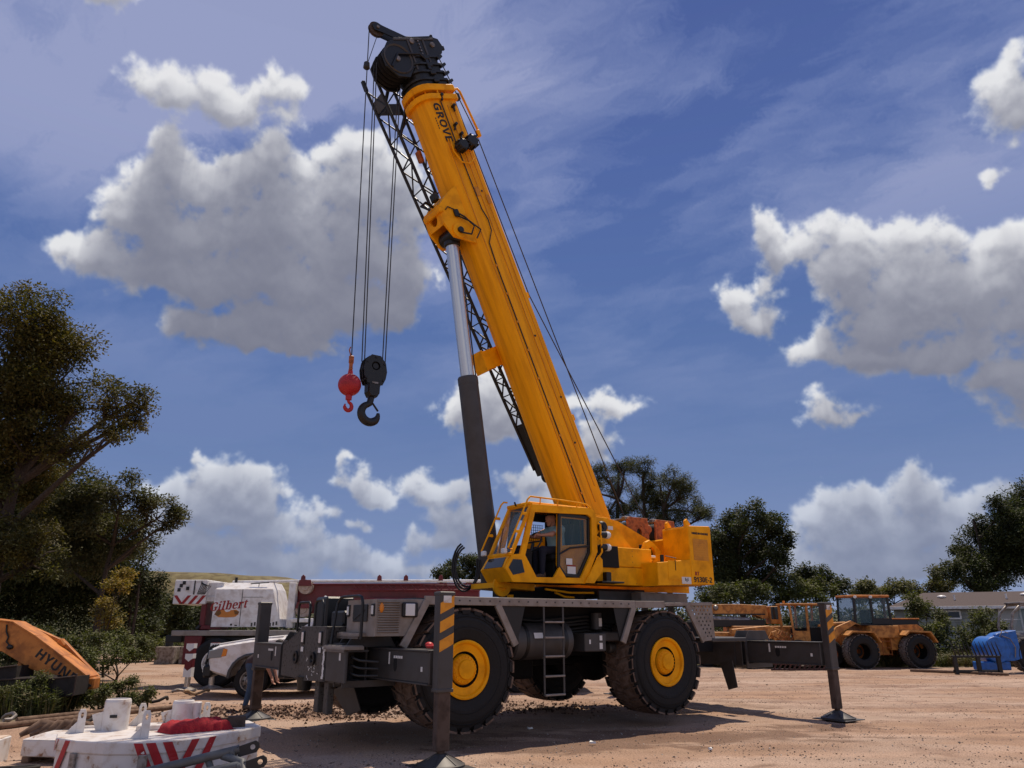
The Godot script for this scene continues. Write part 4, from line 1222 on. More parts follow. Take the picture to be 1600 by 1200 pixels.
	for k in 3:
		b = MB.new()
		b.tube([Vector3(4.74, 1.26 - k * 0.11, -1.5), Vector3(4.72, 1.22 - k * 0.10, -1.75), Vector3(4.5, 1.2 - k * 0.09, -1.9)], 0.016, 6)
		part("hose", b, M["cable"], crane)
	for q in [[4.80, 1.38, 0.10], [4.60, 1.56, 0.06]]:
		b = MB.new()
		b.box(Vector3(q[0] - 0.05, q[1], -1.22), Vector3(0.30, 0.05, 0.80), 0.006)
		for k in 12:
			b.box(Vector3(q[0] - 0.05, q[1] + 0.029, -1.59 + k * 0.066), Vector3(0.27, 0.012, 0.016), 0.002)
		for k in 4:
			b.box(Vector3(q[0] + 0.103, q[1] - 0.015 - k * 0.012, -1.22), Vector3(0.006, 0.006, 0.78), 0.0)
		part("tread_step", b, M["deck_grey"], crane)
	# hood at the corner, with louvres
	b = MB.new()
	b.prism([Vector2(4.60, 2.05), Vector2(3.82, 2.06), Vector2(4.12, 1.54), Vector2(4.60, 1.54)], 1.0, 0.012, Vector3(0, 0, -1.43))
	part("hood", b, M["deck_grey"], crane)
	for k in 13:
		b = MB.new()
		b.box(Vector3(4.40, 1.60 + k * 0.034, -1.945), Vector3(0.34, 0.012, 0.03), 0.003, Basis(Vector3(1, 0, 0), 0.5))
		part("louvre", b, M["deck_grey"], crane)
	b = MB.new()
	b.box(Vector3(4.07, 1.905, -1.955), Vector3(0.25, 0.21, 0.07), 0.02)
	part("headlamp_frame", b, M["black"], crane)
	b = MB.new()
	b.box(Vector3(4.085, 1.905, -1.997), Vector3(0.15, 0.17, 0.02), 0.008)
	part("headlamp", b, M["lens"], crane)
	b = MB.new()
	b.ball(Vector3(4.52, 1.93, -1.95), Vector3(0.035, 0.07, 0.03), 14, 8)
	part("marker_lamp", b, M["amber"], crane)
	for z in [-1.0, -1.86]:
		b = MB.new()
		b.box(Vector3(4.61, 1.90, z), Vector3(0.02, 0.17, 0.10), 0.01)
		part("lamp_frame", b, M["black"], crane)
		b = MB.new()
		b.box(Vector3(4.622, 1.90, z), Vector3(0.015, 0.12, 0.06), 0.006)
		part("lamp", b, M["lens"], crane)
	b = MB.new()
	b.box(Vector3(4.61, 1.86, -1.43), Vector3(0.012, 0.24, 0.50), 0.004)
	b.bar(Vector3(4.62, 1.78, -1.25), Vector3(4.62, 1.90, -1.6), 0.01, 0.02)
	part("grille", b, M["black"], crane)
	# black hand hoops
	var hoops := [[Vector3(4.75, 1.30, 0.0), Vector3(4.75, 2.0, 0.0), Vector3(4.75, 2.07, -0.06), Vector3(4.75, 2.07, -0.28), Vector3(4.75, 2.0, -0.34), Vector3(4.75, 1.66, -0.34)], [Vector3(4.82, 1.05, -0.95), Vector3(4.82, 1.45, -0.92), Vector3(4.72, 2.0, -0.82), Vector3(4.70, 2.09, -0.90), Vector3(4.70, 2.10, -1.0), Vector3(4.70, 2.10, -1.55), Vector3(4.70, 2.08, -1.66), Vector3(4.70, 2.0, -1.70), Vector3(4.70, 1.5, -1.70)], [Vector3(4.5, 1.66, 0.9), Vector3(4.5, 2.02, 0.9), Vector3(4.5, 2.07, 0.95), Vector3(4.5, 2.07, 1.4), Vector3(4.5, 2.02, 1.45), Vector3(4.5, 1.3, 1.45)]]
	for h in hoops:
		b = MB.new()
		b.tube(h, 0.022, 8)
		part("hand_hoop", b, M["black"], crane)
	# hoses heaped behind the nose
	for k in 6:
		b = MB.new()
		var c := Vector3(4.35 - k * 0.03, 1.70 + (k % 3) * 0.035, -0.55 - k * 0.09)
		var ring := []
		for i in 13:
			var a := TAU * i / 12.0 * 0.8 + k
			ring.append(c + Vector3(cos(a) * 0.14, sin(a * 2.0 + k) * 0.04, sin(a) * 0.16))
		b.tube(ring, 0.02, 6)
		part("hose", b, M["black"], crane)
	b = MB.new()
	b.box(Vector3(4.30, 1.78, -0.3), Vector3(0.4, 0.26, 0.5), 0.03)
	b.box(Vector3(4.2, 1.9, 0.55), Vector3(0.5, 0.5, 0.5), 0.03)
	part("valve_box", b, M["black"], crane)
	# tank, ladder and battery box on the cab side
	b = MB.new()
	b.cyl(Vector3(2.05, 1.44, -1.52), Vector3(0.85, 1.44, -1.52), 0.29, -1, 32, 0.03)
	part("tank", b, M["grey"], crane)
	for x in [1.82, 1.02]:
		b = MB.new()
		b.cyl(Vector3(x - 0.03, 1.44, -1.52), Vector3(x + 0.03, 1.44, -1.52), 0.297, -1, 32)
		part("tank_strap", b, M["black"], crane)
	b = MB.new()
	b.prism([Vector2(-0.09, -0.045), Vector2(0.09, -0.045), Vector2(0.09, 0.045), Vector2(-0.09, 0.045)], 0.002, 0.0, Vector3(1.62, 1.53, -1.812), Basis(Vector3(1, 0, 0), 0.32))
	part("tank_sticker", b, M["white_ink"], crane)
	b = MB.new()
	for x in [1.60, 1.20]:
		b.bar(Vector3(x, 2.0, -1.93), Vector3(x, 0.62, -1.93), 0.035, 0.014, 0.003, Vector3(0, 0, 1))
	part("ladder_rails", b, M["grey"], crane)
	for y in [1.74, 1.50, 1.21, 0.91, 0.63]:
		b = MB.new()
		b.box(Vector3(1.40, y, -1.935), Vector3(0.40, 0.03, 0.07), 0.006)
		part("rung", b, M["deck_grey"], crane)
	b = MB.new()
	b.box(Vector3(0.40, 1.41, -1.60), Vector3(0.48, 0.30, 0.44), 0.015)
	part("battery_box", b, M["grey"], crane)
	for q in [[0.28, 1.48, 0.06, 0.08], [0.28, 1.35, 0.07, 0.10], [0.53, 1.42, 0.035, 0.07]]:
		b = MB.new()
		b.box(Vector3(q[0], q[1], -1.8225), Vector3(q[2], q[3], 0.003), 0.0)
		part("box_sticker", b, M["white_ink"], crane)
	b = MB.new()
	b.box(Vector3(-0.15, 1.50, -1.5), Vector3(0.55, 0.16, 0.4), 0.02)
	b.cyl(Vector3(0.05, 1.62, -1.45), Vector3(0.05, 1.9, -1.45), 0.10, -1, 16)
	part("air_tank_bracket", b, M["grey"], crane)
	b = MB.new()
	b.box(Vector3(0.05, 1.74, -1.56), Vector3(0.07, 0.14, 0.004), 0.0)
	part("filter_sticker", b, M["white_ink"], crane)
	# a red rag on the front beam
	b = MB.new()
	b.box(Vector3(4.16, 1.42, -2.82), Vector3(0.16, 0.05, 0.12), 0.02, Basis(Vector3(0, 1, 0), 0.4))
	b.ball(Vector3(4.18, 1.44, -2.76), Vector3(0.06, 0.04, 0.06), 8, 6)
	tag(part("rag", b, M["bright_red"], self), "small red rag lying on the crane's front outrigger beam", "rag")
	var rag := get_node("rag") as Node3D
	rag.transform = crane.transform

func crane_superstructure() -> void:
	var b := MB.new()
	b.cyl(Vector3(0.15, 2.07, 0), Vector3(0.15, 2.26, 0), 0.86, -1, 40)
	b.box(Vector3(-0.6, 2.30, 0.1), Vector3(2.6, 0.14, 1.7), 0.01)
	b.box(Vector3(0.9, 2.22, -0.5), Vector3(0.7, 0.2, 0.5), 0.02)
	part("turntable", b, M["black_matt"], crane)
	b = MB.new()
	for q in [[Vector3(1.0, 2.30, -1.2), Vector3(-0.3, 2.27, -1.0)], [Vector3(0.7, 2.25, -1.1), Vector3(0.1, 2.18, -0.9)]]:
		b.tube([q[0], q[0].lerp(q[1], 0.5) + Vector3(0, -0.03, 0), q[1]], 0.02, 8)
	part("hydraulic_pipe", b, M["yellow"], crane)
	# grey plates below the counterweight
	b = MB.new()
	b.box(Vector3(-1.35, 2.21, -0.9), Vector3(1.7, 0.22, 0.06), 0.006)
	part("rear_deck_plate", b, M["grey"], crane)
	b = MB.new()
	b.box(Vector3(-2.0, 2.20, -0.6), Vector3(1.3, 0.20, 1.2), 0.01)
	part("rear_deck_box", b, M["deck_grey"], crane)
	# main body beside the boom foot
	b = MB.new()
	b.box(Vector3(-0.80, 2.575, -1.10), Vector3(1.40, 0.33, 0.5), 0.012)
	part("lower_body", b, M["yellow"], crane)
	b = MB.new()
	b.box(Vector3(-0.87, 2.935, -1.09), Vector3(1.42, 0.37, 0.46), 0.012)
	part("side_cover", b, M["yellow"], crane)
	b = MB.new()
	for q in [[-1.05, 3.06], [-1.05, 2.96], [-1.05, 2.85], [-1.05, 2.76]]:
		b.cyl(Vector3(q[0], q[1], -1.315), Vector3(q[0], q[1], -1.325), 0.012, -1, 8)
	for q in [[-0.5, 2.66], [-1.35, 2.66], [-0.5, 2.48], [-1.1, 2.45]]:
		b.cyl(Vector3(q[0], q[1], -1.345), Vector3(q[0], q[1], -1.358), 0.012, -1, 8)
	tag(part("bolts", b, M["yellow_dark"], crane), "", "", "", "stuff")
	b = MB.new()
	b.prism([Vector2(0.02, 2.82), Vector2(-0.04, 3.12), Vector2(-0.60, 3.12), Vector2(-0.62, 2.72), Vector2(-0.15, 2.72)], 0.25, 0.01, Vector3(0, 0, -1.28))
	part("radiator_opening", b, M["black_matt"], crane)
	b = MB.new()
	b.prism([Vector2(0.05, 3.11), Vector2(0.05, 3.70), Vector2(-0.62, 3.69), Vector2(-1.28, 3.12)], 0.07, 0.01, Vector3(0, 0, -1.09))
	part("boom_support_plate", b, M["yellow"], crane)
	for z in [-0.47, 0.47]:
		b = MB.new()
		b.prism([Vector2(0.7, 2.35), Vector2(0.2, 3.4), Vector2(-0.85, 3.86), Vector2(-1.5, 3.75), Vector2(-3.5, 3.0), Vector2(-3.5, 2.35)], 0.07, 0.01, Vector3(0, 0, z))
		part("boom_support_plate", b, M["yellow"], crane)
	# round horn, work lamps
	b = MB.new()
	b.cyl(Vector3(-0.45, 3.50, -1.13), Vector3(-0.45, 3.50, -1.20), 0.115, 0.10, 24, 0.015)
	b.cyl(Vector3(-0.45, 3.50, -1.20), Vector3(-0.45, 3.50, -1.215), 0.04, -1, 14)
	part("horn", b, M["black"], crane)
	b = MB.new()
	b.box(Vector3(-0.68, 3.50, -1.128), Vector3(0.13, 0.07, 0.004), 0.0)
	part("small_sticker", b, M["white_ink"], crane)
	for y in [3.30, 3.07]:
		b = MB.new()
		b.cyl(Vector3(-0.06, y, -1.50), Vector3(-0.28, y, -1.50), 0.055, 0.065, 16, 0.01)
		b.bar(Vector3(-0.1, y, -1.5), Vector3(-0.1, y, -1.2), 0.03, 0.03)
		part("mirror_lamp", b, M["black"], crane)
		b = MB.new()
		b.cyl(Vector3(-0.281, y, -1.50), Vector3(-0.30, y, -1.50), 0.055, -1, 16)
		b.cyl(Vector3(-0.20, y, -1.5), Vector3(-0.272, y, -1.5), 0.068, -1, 16)
		part("lamp_glass", b, M["lens"], crane)
	# clutter on the step: tool tray, blue bottle, white cup
	b = MB.new()
	b.box(Vector3(-0.25, 2.44, -1.45), Vector3(0.55, 0.03, 0.35), 0.006)
	b.box(Vector3(-0.30, 2.54, -1.40), Vector3(0.12, 0.18, 0.12), 0.01)
	part("tray", b, M["black"], crane)
	# winches with rusty side plates
	for q in [[-2.10, 3.58], [-2.92, 3.58]]:
		var wn := group_part("winch", crane)
		for z in [-0.44, 0.44]:
			b = MB.new()
			var x: float = q[0]
			b.prism([Vector2(x - 0.31, 3.24), Vector2(x + 0.31, 3.24), Vector2(x + 0.31, 3.84), Vector2(x + 0.26, 3.89), Vector2(x - 0.28, 3.89), Vector2(x - 0.31, 3.7)], 0.045, 0.01, Vector3(0, 0, z), Basis.IDENTITY, [circle(0.075, 14, x - 0.02, 3.56, 0.10)])
			for a in 6:
				b.cyl(Vector3(x - 0.02 + cos(a * 1.05) * 0.15, 3.56 + sin(a * 1.05) * 0.17, z), Vector3(x - 0.02 + cos(a * 1.05) * 0.15, 3.56 + sin(a * 1.05) * 0.17, z - 0.035), 0.018, -1, 6)
			part("side_plate", b, M["rust_orange"], wn)
		b = MB.new()
		b.cyl(Vector3(q[0], q[1], -0.42), Vector3(q[0], q[1], 0.42), 0.24, -1, 28)
		for k in 30:
			b.lathe(Vector3(q[0], q[1], -0.40 + k * 0.027), Vector3(0, 0, 1), [Vector2(0.24, 0), Vector2(0.255, 0.0135), Vector2(0.24, 0.027)], 24)
		part("drum", b, M["cable"], wn)
		b = MB.new()
		b.cyl(Vector3(q[0] + 0.3, 3.84, -0.4), Vector3(q[0] + 0.3, 3.84, 0.4), 0.035, -1, 12)
		b.box(Vector3(q[0] + 0.27, 3.86, -0.36), Vector3(0.14, 0.09, 0.14), 0.02)
		part("roller", b, M["steel"], wn)
		b = MB.new()
		b.box(Vector3(q[0] - 0.33, 3.66, -0.35), Vector3(0.16, 0.22, 0.16), 0.03)
		b.cyl(Vector3(q[0] - 0.33, 3.66, -0.46), Vector3(q[0] - 0.33, 3.66, -0.3), 0.07, -1, 14)
		part("motor", b, M["rust_orange"], wn)
	# lug with a hole
	b = MB.new()
	b.prism([Vector2(-1.50, 2.72), Vector2(-1.50, 3.12), Vector2(-1.58, 3.28), Vector2(-1.70, 3.33), Vector2(-1.82, 3.27), Vector2(-2.0, 3.12), Vector2(-2.0, 2.72)], 0.08, 0.012, Vector3(0, 0, -1.13), Basis.IDENTITY, [circle(0.10, 16, -1.74, 3.05, 0.14)])
	part("counterweight_lug", b, M["yellow"], crane)
	b = MB.new()
	b.box(Vector3(-1.74, 3.04, -1.0), Vector3(0.34, 0.4, 0.06), 0.01)
	b.box(Vector3(-1.68, 2.58, -0.95), Vector3(0.5, 0.32, 0.1), 0.01)
	part("recess", b, M["black_matt"], crane)
	# tank and counterweight
	b = MB.new()
	b.prism([Vector2(-1.28, 2.40), Vector2(-1.28, 2.83), Vector2(-2.22, 2.93), Vector2(-2.22, 2.44)], 0.82, 0.015, Vector3(0, 0, -1.34))
	part("hydraulic_tank", b, M["yellow"], crane)
	b = MB.new()
	b.box(Vector3(-1.80, 2.70, -1.754), Vector3(0.48, 0.36, 0.006), 0.002)
	part("tank_door", b, M["yellow"], crane)
	b = MB.new()
	b.cyl(Vector3(-1.62, 2.86, -1.55), Vector3(-1.62, 3.0, -1.55), 0.04, -1, 12)
	b.bar(Vector3(-1.66, 2.98, -1.6), Vector3(-1.80, 2.93, -1.76), 0.015, 0.015)
	b.bar(Vector3(-1.76, 2.9, -1.762), Vector3(-1.76, 2.70, -1.762), 0.015, 0.01)
	part("filler_cap", b, M["black"], crane)
	b = MB.new()
	b.box(Vector3(-1.55, 2.985, -1.25), Vector3(0.34, 0.05, 0.10), 0.02)
	part("grab_bar", b, M["lens"], crane)
	b = MB.new()
	b.prism([Vector2(-2.20, 2.44), Vector2(-2.20, 3.55), Vector2(-2.22, 3.59), Vector2(-2.83, 3.62), Vector2(-2.86, 3.58), Vector2(-2.86, 2.46)], 0.72, 0.02, Vector3(0, 0, -1.40))
	b.box(Vector3(-2.9, 2.95, 0.3), Vector3(0.9, 0.95, 2.6), 0.03)
	part("counterweight", b, M["yellow"], crane)
	b = MB.new()
	b.prism([Vector2(-2.21, 3.585), Vector2(-2.21, 3.70), Vector2(-2.26, 3.74), Vector2(-2.36, 3.62)], 0.06, 0.008, Vector3(0, 0, -1.66))
	b.prism([Vector2(-2.21, 3.585), Vector2(-2.21, 3.70), Vector2(-2.26, 3.74), Vector2(-2.36, 3.62)], 0.06, 0.008, Vector3(0, 0, -1.14))
	part("lifting_eye", b, M["yellow"], crane)
	b = MB.new()
	b.box(Vector3(-2.52, 3.13, -1.7615), Vector3(0.44, 0.42, 0.003), 0.0)
	part("louvre_panel", b, M["yellow_dark"], crane)
	for k in 9:
		b = MB.new()
		b.box(Vector3(-2.52, 2.95 + k * 0.045, -1.764), Vector3(0.40, 0.012, 0.006), 0.002)
		part("louvre", b, M["yellow_dark"], crane)
	b = MB.new()
	b.box(Vector3(-2.05, 2.52, -1.757), Vector3(0.26, 0.13, 0.004), 0.0)
	part("warning_sticker", b, M["white_ink"], crane)
	b = MB.new()
	for k in 3:
		b.box(Vector3(-2.02 - k * 0.035, 2.54 - 0.02 * (k % 2), -1.7595), Vector3(0.02, 0.06, 0.002), 0.0)
	part("sticker_figure", b, M["black_ink"], crane)
	letters("model_number", "9130E-2", 0.105, Vector3(-2.52, 2.545, -1.764), Vector3(-1, 0, 0), Vector3.UP, M["black_ink"], crane, 1.05)
	letters("model_letters", "RT", 0.075, Vector3(-2.36, 2.66, -1.764), Vector3(-1, 0, 0), Vector3.UP, M["red_ink"], crane, 1.1)
	b = MB.new()
	var x := -2.30
	var rr := RandomNumberGenerator.new()
	rr.seed = 3
	while x > -2.78:
		var wd := 0.014 + rr.randf() * 0.02
		b.box(Vector3(x, 3.45, -1.762), Vector3(wd, 0.035 + rr.randf() * 0.012, 0.003), 0.0)
		x -= wd + 0.008
	tag(part("small_print", b, M["black_ink"], crane), "", "", "", "stuff")

func crane_cab() -> void:
	var cab := group_part("cab", crane)
	var zn := -1.48
	var zf := -0.70
	var b := MB.new()
	# side frames: thick yellow outline with the openings cut out
	var outer := [Vector2(1.90, 2.38), Vector2(2.06, 2.60), Vector2(1.90, 2.84), Vector2(1.74, 2.86), Vector2(1.48, 3.74), Vector2(0.14, 3.78), Vector2(0.03, 3.74), Vector2(-0.02, 3.62), Vector2(-0.02, 2.98), Vector2(0.30, 2.40)]
	var opening := [Vector2(1.64, 2.84), Vector2(1.42, 3.60), Vector2(0.20, 3.65), Vector2(0.11, 3.60), Vector2(0.12, 2.96), Vector2(0.40, 2.50), Vector2(1.40, 2.48)]
	b.prism(outer, 0.06, 0.012, Vector3(0, 0, zn + 0.03), Basis.IDENTITY, [opening])
	part("side_frame", b, M["yellow"], cab)
	b = MB.new()
	b.prism(outer, 0.06, 0.012, Vector3(0, 0, zf - 0.03), Basis.IDENTITY, [[Vector2(1.60, 2.90), Vector2(1.40, 3.60), Vector2(0.15, 3.64), Vector2(0.10, 2.96)]])
	part("side_frame", b, M["yellow"], cab)
	var zc := (zn + zf) / 2.0
	var zw := zf - zn
	b = MB.new()
	b.prism([Vector2(1.62, 2.50), Vector2(1.44, 3.68), Vector2(0.08, 3.70), Vector2(0.04, 2.98), Vector2(0.36, 2.48)], 0.02, 0.0, Vector3(0, 0, zf - 0.075), Basis.IDENTITY, [[Vector2(1.40, 3.02), Vector2(1.30, 3.54), Vector2(0.66, 3.54), Vector2(0.66, 3.02)]])
	b.box(Vector3(0.80, 3.715, zc), Vector3(1.3, 0.015, zw - 0.16), 0.0)
	part("darkening_panel", b, M["black_matt"], cab)  # black panels added to keep the inside of the cab dark
	b = MB.new()
	b.box(Vector3(0.80, 3.755, zc), Vector3(1.44, 0.06, zw - 0.06), 0.015)
	part("roof", b, M["yellow"], cab)
	b = MB.new()
	b.box(Vector3(0.9, 2.43, zc), Vector3(1.6, 0.05, zw - 0.1), 0.01)
	part("floor", b, M["black_matt"], cab)
	b = MB.new()
	b.box(Vector3(0.03, 3.36, zc), Vector3(0.04, 0.76, zw - 0.12), 0.01)
	b.box(Vector3(0.12, 2.70, zc), Vector3(0.06, 0.56, zw - 0.12), 0.01, Basis(Vector3(0, 0, 1), 0.5))
	part("rear_wall", b, M["black_matt"], cab)
	# windscreen in a black seal
	b = MB.new()
	b.hexa([Vector3(1.885, 2.86, zn + 0.07), Vector3(1.885, 2.86, zf - 0.07), Vector3(1.475, 3.70, zf - 0.07), Vector3(1.475, 3.70, zn + 0.07), Vector3(1.875, 2.86, zn + 0.07), Vector3(1.875, 2.86, zf - 0.07), Vector3(1.465, 3.70, zf - 0.07), Vector3(1.465, 3.70, zn + 0.07)])
	part("windscreen", b, M["glass"], cab)
	for z in [zn + 0.06, zf - 0.06]:
		b = MB.new()
		b.bar(Vector3(1.89, 2.85, z), Vector3(1.47, 3.72, z), 0.06, 0.06, 0.01)
		part("pillar", b, M["yellow"], cab)
	b = MB.new()
	b.bar(Vector3(1.90, 2.85, zn + 0.03), Vector3(1.90, 2.85, zf - 0.03), 0.07, 0.06, 0.012)
	part("cowl", b, M["yellow"], cab)
	b = MB.new()
	b.bar(Vector3(1.47, 3.73, zn + 0.03), Vector3(1.47, 3.73, zf - 0.03), 0.05, 0.05, 0.01)
	part("header", b, M["yellow"], cab)
	# nose below the windscreen with its small window
	b = MB.new()
	b.hexa([Vector3(1.93, 2.82, zn + 0.06), Vector3(1.93, 2.82, zf - 0.06), Vector3(2.06, 2.62, zf - 0.06), Vector3(2.06, 2.62, zn + 0.06), Vector3(1.90, 2.81, zn + 0.06), Vector3(1.90, 2.81, zf - 0.06), Vector3(2.03, 2.61, zf - 0.06), Vector3(2.03, 2.61, zn + 0.06)])
	b.hexa([Vector3(2.06, 2.62, zn + 0.06), Vector3(2.06, 2.62, zf - 0.06), Vector3(1.90, 2.39, zf - 0.06), Vector3(1.90, 2.39, zn + 0.06), Vector3(2.03, 2.62, zn + 0.06), Vector3(2.03, 2.62, zf - 0.06), Vector3(1.87, 2.40, zf - 0.06), Vector3(1.87, 2.40, zn + 0.06)])
	part("nose", b, M["yellow"], cab)
	b = MB.new()
	b.hexa([Vector3(1.955, 2.80, zn + 0.14), Vector3(1.955, 2.80, zf - 0.12), Vector3(2.066, 2.63, zf - 0.12), Vector3(2.066, 2.63, zn + 0.10), Vector3(1.95, 2.79, zn + 0.14), Vector3(1.95, 2.79, zf - 0.12), Vector3(2.05, 2.62, zf - 0.12), Vector3(2.05, 2.62, zn + 0.10)])
	b.prism([Vector2(1.90, 2.76), Vector2(1.99, 2.62), Vector2(1.90, 2.50), Vector2(1.66, 2.55), Vector2(1.72, 2.76)], 0.006, 0.0, Vector3(0, 0, zn - 0.004))
	part("nose_window", b, M["glass_dark"], cab)
	# fixed door glass in the rear half, dark rubber round it
	b = MB.new()
	b.prism([Vector2(0.86, 3.63), Vector2(0.11, 3.63), Vector2(0.12, 2.96), Vector2(0.40, 2.50), Vector2(0.74, 2.52), Vector2(0.90, 2.68)], 0.03, 0.006, Vector3(0, 0, zn + 0.06), Basis.IDENTITY, [[Vector2(0.80, 3.58), Vector2(0.16, 3.58), Vector2(0.17, 2.98), Vector2(0.43, 2.56), Vector2(0.72, 2.57), Vector2(0.84, 2.70)]])
	part("door_seal", b, M["black"], cab)
	b = MB.new()
	b.prism([Vector2(0.80, 3.58), Vector2(0.16, 3.58), Vector2(0.17, 2.98), Vector2(0.43, 2.56), Vector2(0.72, 2.57), Vector2(0.84, 2.70)], 0.006, 0.0, Vector3(0, 0, zn + 0.07))
	part("door_glass", b, M["glass_tint"], cab)
	# yellow door leaf slid back behind the glass, with a window of its own
	b = MB.new()
	b.prism([Vector2(0.84, 3.62), Vector2(0.14, 3.62), Vector2(0.15, 2.96), Vector2(0.42, 2.52), Vector2(0.73, 2.54), Vector2(0.87, 2.70)], 0.03, 0.005, Vector3(0, 0, zn + 0.12), Basis.IDENTITY, [[Vector2(0.74, 3.56), Vector2(0.19, 3.56), Vector2(0.19, 3.12), Vector2(0.74, 3.06)]])
	part("door", b, M["yellow"], cab)
	b = MB.new()
	b.tube([Vector3(0.85, 2.90, zn + 0.05), Vector3(0.6, 3.02, zn + 0.05), Vector3(0.15, 3.08, zn + 0.05)], 0.018, 6)
	part("door_rail", b, M["black"], cab)
	for q in [[0.62, 2.78, 0.14, 0.11], [0.57, 2.63, 0.19, 0.13]]:
		b = MB.new()
		b.box(Vector3(q[0], q[1], zn + 0.058), Vector3(q[2], q[3], 0.003), 0.0)
		part("notice", b, M["white_ink"], cab)
	b = MB.new()
	b.box(Vector3(0.57, 2.71, zn + 0.056), Vector3(0.19, 0.02, 0.003), 0.0)
	part("notice_line", b, M["red_ink"], cab)
	# flared skirt at the rear lower corner
	b = MB.new()
	b.prism([Vector2(-0.02, 2.92), Vector2(-0.10, 2.84), Vector2(-0.10, 2.64), Vector2(0.12, 2.41), Vector2(0.34, 2.41)], 0.04, 0.01, Vector3(0, 0, zn - 0.02))
	part("skirt", b, M["yellow"], cab)
	b = MB.new()
	b.prism([Vector2(0.70, 2.48), Vector2(1.0, 2.48), Vector2(0.86, 2.68)], 0.05, 0.008, Vector3(0, 0, zn + 0.06))
	part("sill_gusset", b, M["yellow"], cab)
	# guard rails on the pillars and roof
	for z in [zn - 0.02, zf + 0.03]:
		b = MB.new()
		b.tube([Vector3(1.93, 2.92, z), Vector3(2.02, 2.94, z), Vector3(1.60, 3.80, z), Vector3(1.54, 3.86, z), Vector3(1.46, 3.86, z)], 0.016, 7)
		for q in [0.35, 0.72]:
			var p := Vector3(2.02, 2.94, z).lerp(Vector3(1.60, 3.80, z), q)
			b.box(p - Vector3(0.05, 0.01, 0), Vector3(0.10, 0.05, 0.02), 0.003)
		part("hand_rail", b, M["yellow"], cab)
	b = MB.new()
	b.tube([Vector3(1.46, 3.86, zn - 0.02), Vector3(0.8, 3.86, zn + 0.0), Vector3(0.25, 3.84, zn), Vector3(0.12, 3.78, zn)], 0.015, 7)
	for x in [1.3, 0.9, 0.45]:
		b.cyl(Vector3(x, 3.76, zn + 0.01), Vector3(x, 3.86, zn), 0.012, -1, 6)
	part("roof_rail", b, M["yellow"], cab)
	b = MB.new()
	b.tube([Vector3(-0.02, 3.50, zn - 0.03), Vector3(-0.06, 3.48, zn - 0.05), Vector3(-0.08, 2.98, zn - 0.05), Vector3(0.02, 2.84, zn - 0.03)], 0.018, 7)
	b.box(Vector3(-0.05, 3.22, zn - 0.03), Vector3(0.06, 0.04, 0.04), 0.005)
	part("grab_handle", b, M["yellow"], cab)
	for z in [zn + 0.12, zf - 0.02]:
		b = MB.new()
		b.box(Vector3(2.0, 2.90, z), Vector3(0.07, 0.09, 0.11), 0.015)
		part("work_lamp", b, M["lens"], cab)
	b = MB.new()
	b.bar(Vector3(1.92, 2.88, zc), Vector3(1.70, 3.35, zc + 0.2), 0.012, 0.012)
	b.bar(Vector3(1.56, 3.74, zc), Vector3(1.66, 3.78, zc - 0.1), 0.03, 0.03)
	part("wiper", b, M["black"], cab)
	# inside: seat, wheel, console, grille on the far window
	b = MB.new()
	b.box(Vector3(0.68, 2.86, zc), Vector3(0.46, 0.12, 0.46), 0.04)
	b.box(Vector3(0.44, 3.18, zc), Vector3(0.11, 0.62, 0.44), 0.04, Basis(Vector3(0, 0, 1), 0.12))
	b.box(Vector3(0.68, 2.63, zc), Vector3(0.3, 0.36, 0.3), 0.02)
	part("seat", b, M["black_matt"], cab)
	b = MB.new()
	var ring := []
	for i in 21:
		var a := TAU * i / 20.0
		ring.append(Vector3(1.17, 3.12, zc) + Basis(Vector3(0, 0, 1), 0.45) * Vector3(cos(a) * 0.02, sin(a) * 0.19, cos(a) * 0.19) )
	b.tube(ring, 0.016, 7, -1, false)
	b.cyl(Vector3(1.32, 2.6, zc), Vector3(1.18, 3.10, zc), 0.03, -1, 10)
	b.bar(Vector3(1.17, 3.12, zc - 0.18), Vector3(1.17, 3.12, zc + 0.18), 0.02, 0.03)
	part("steering_wheel", b, M["black"], cab)
	b = MB.new()
	b.box(Vector3(1.5, 2.72, zc), Vector3(0.25, 0.5, 0.5), 0.03)
	b.box(Vector3(1.28, 3.0, zf - 0.16), Vector3(0.2, 0.14, 0.12), 0.02)
	part("console", b, M["black_matt"], cab)
	b = MB.new()
	for i in 9:
		b.bar(Vector3(0.72 + i * 0.05, 3.18, zf - 0.06), Vector3(0.72 + i * 0.05, 3.48, zf - 0.06), 0.007, 0.007, 0.0)
	for i in 7:
		b.bar(Vector3(0.70, 3.18 + i * 0.05, zf - 0.065), Vector3(1.14, 3.18 + i * 0.05, zf - 0.065), 0.007, 0.007, 0.0)
	tag(part("window_grille", b, M["black"], cab), "", "", "", "stuff")
	# cable reel hoses before the cab and the yellow foot of the lift cylinder
	for k in 3:
		b = MB.new()
		var c := Vector3(1.95, 2.72, -0.12 + k * 0.06)
		var loop := []
		for i in 17:
			var a := PI * 0.1 + PI * 1.5 * i / 16.0
			loop.append(c + Vector3(sin(a) * 0.16, cos(a) * (0.36 + 0.04 * k), sin(a) * 0.18))
		b.tube(loop, 0.018, 6)
		part("hose", b, M["black"], crane)
	b = MB.new()
	b.prism([Vector2(1.92, 2.40), Vector2(1.92, 2.31), Vector2(1.1, 2.27), Vector2(1.1, 2.40)] , 0.86, 0.02, Vector3(0, 0, -0.60))
	b.lathe(Vector3(1.80, 2.34, -0.98), Vector3(0, 0, -1), [Vector2(0.0, 0.0), Vector2(0.18, 0.0), Vector2(0.18, 0.04), Vector2(0.09, 0.045), Vector2(0.08, 0.02), Vector2(0.0, 0.02)], 24)
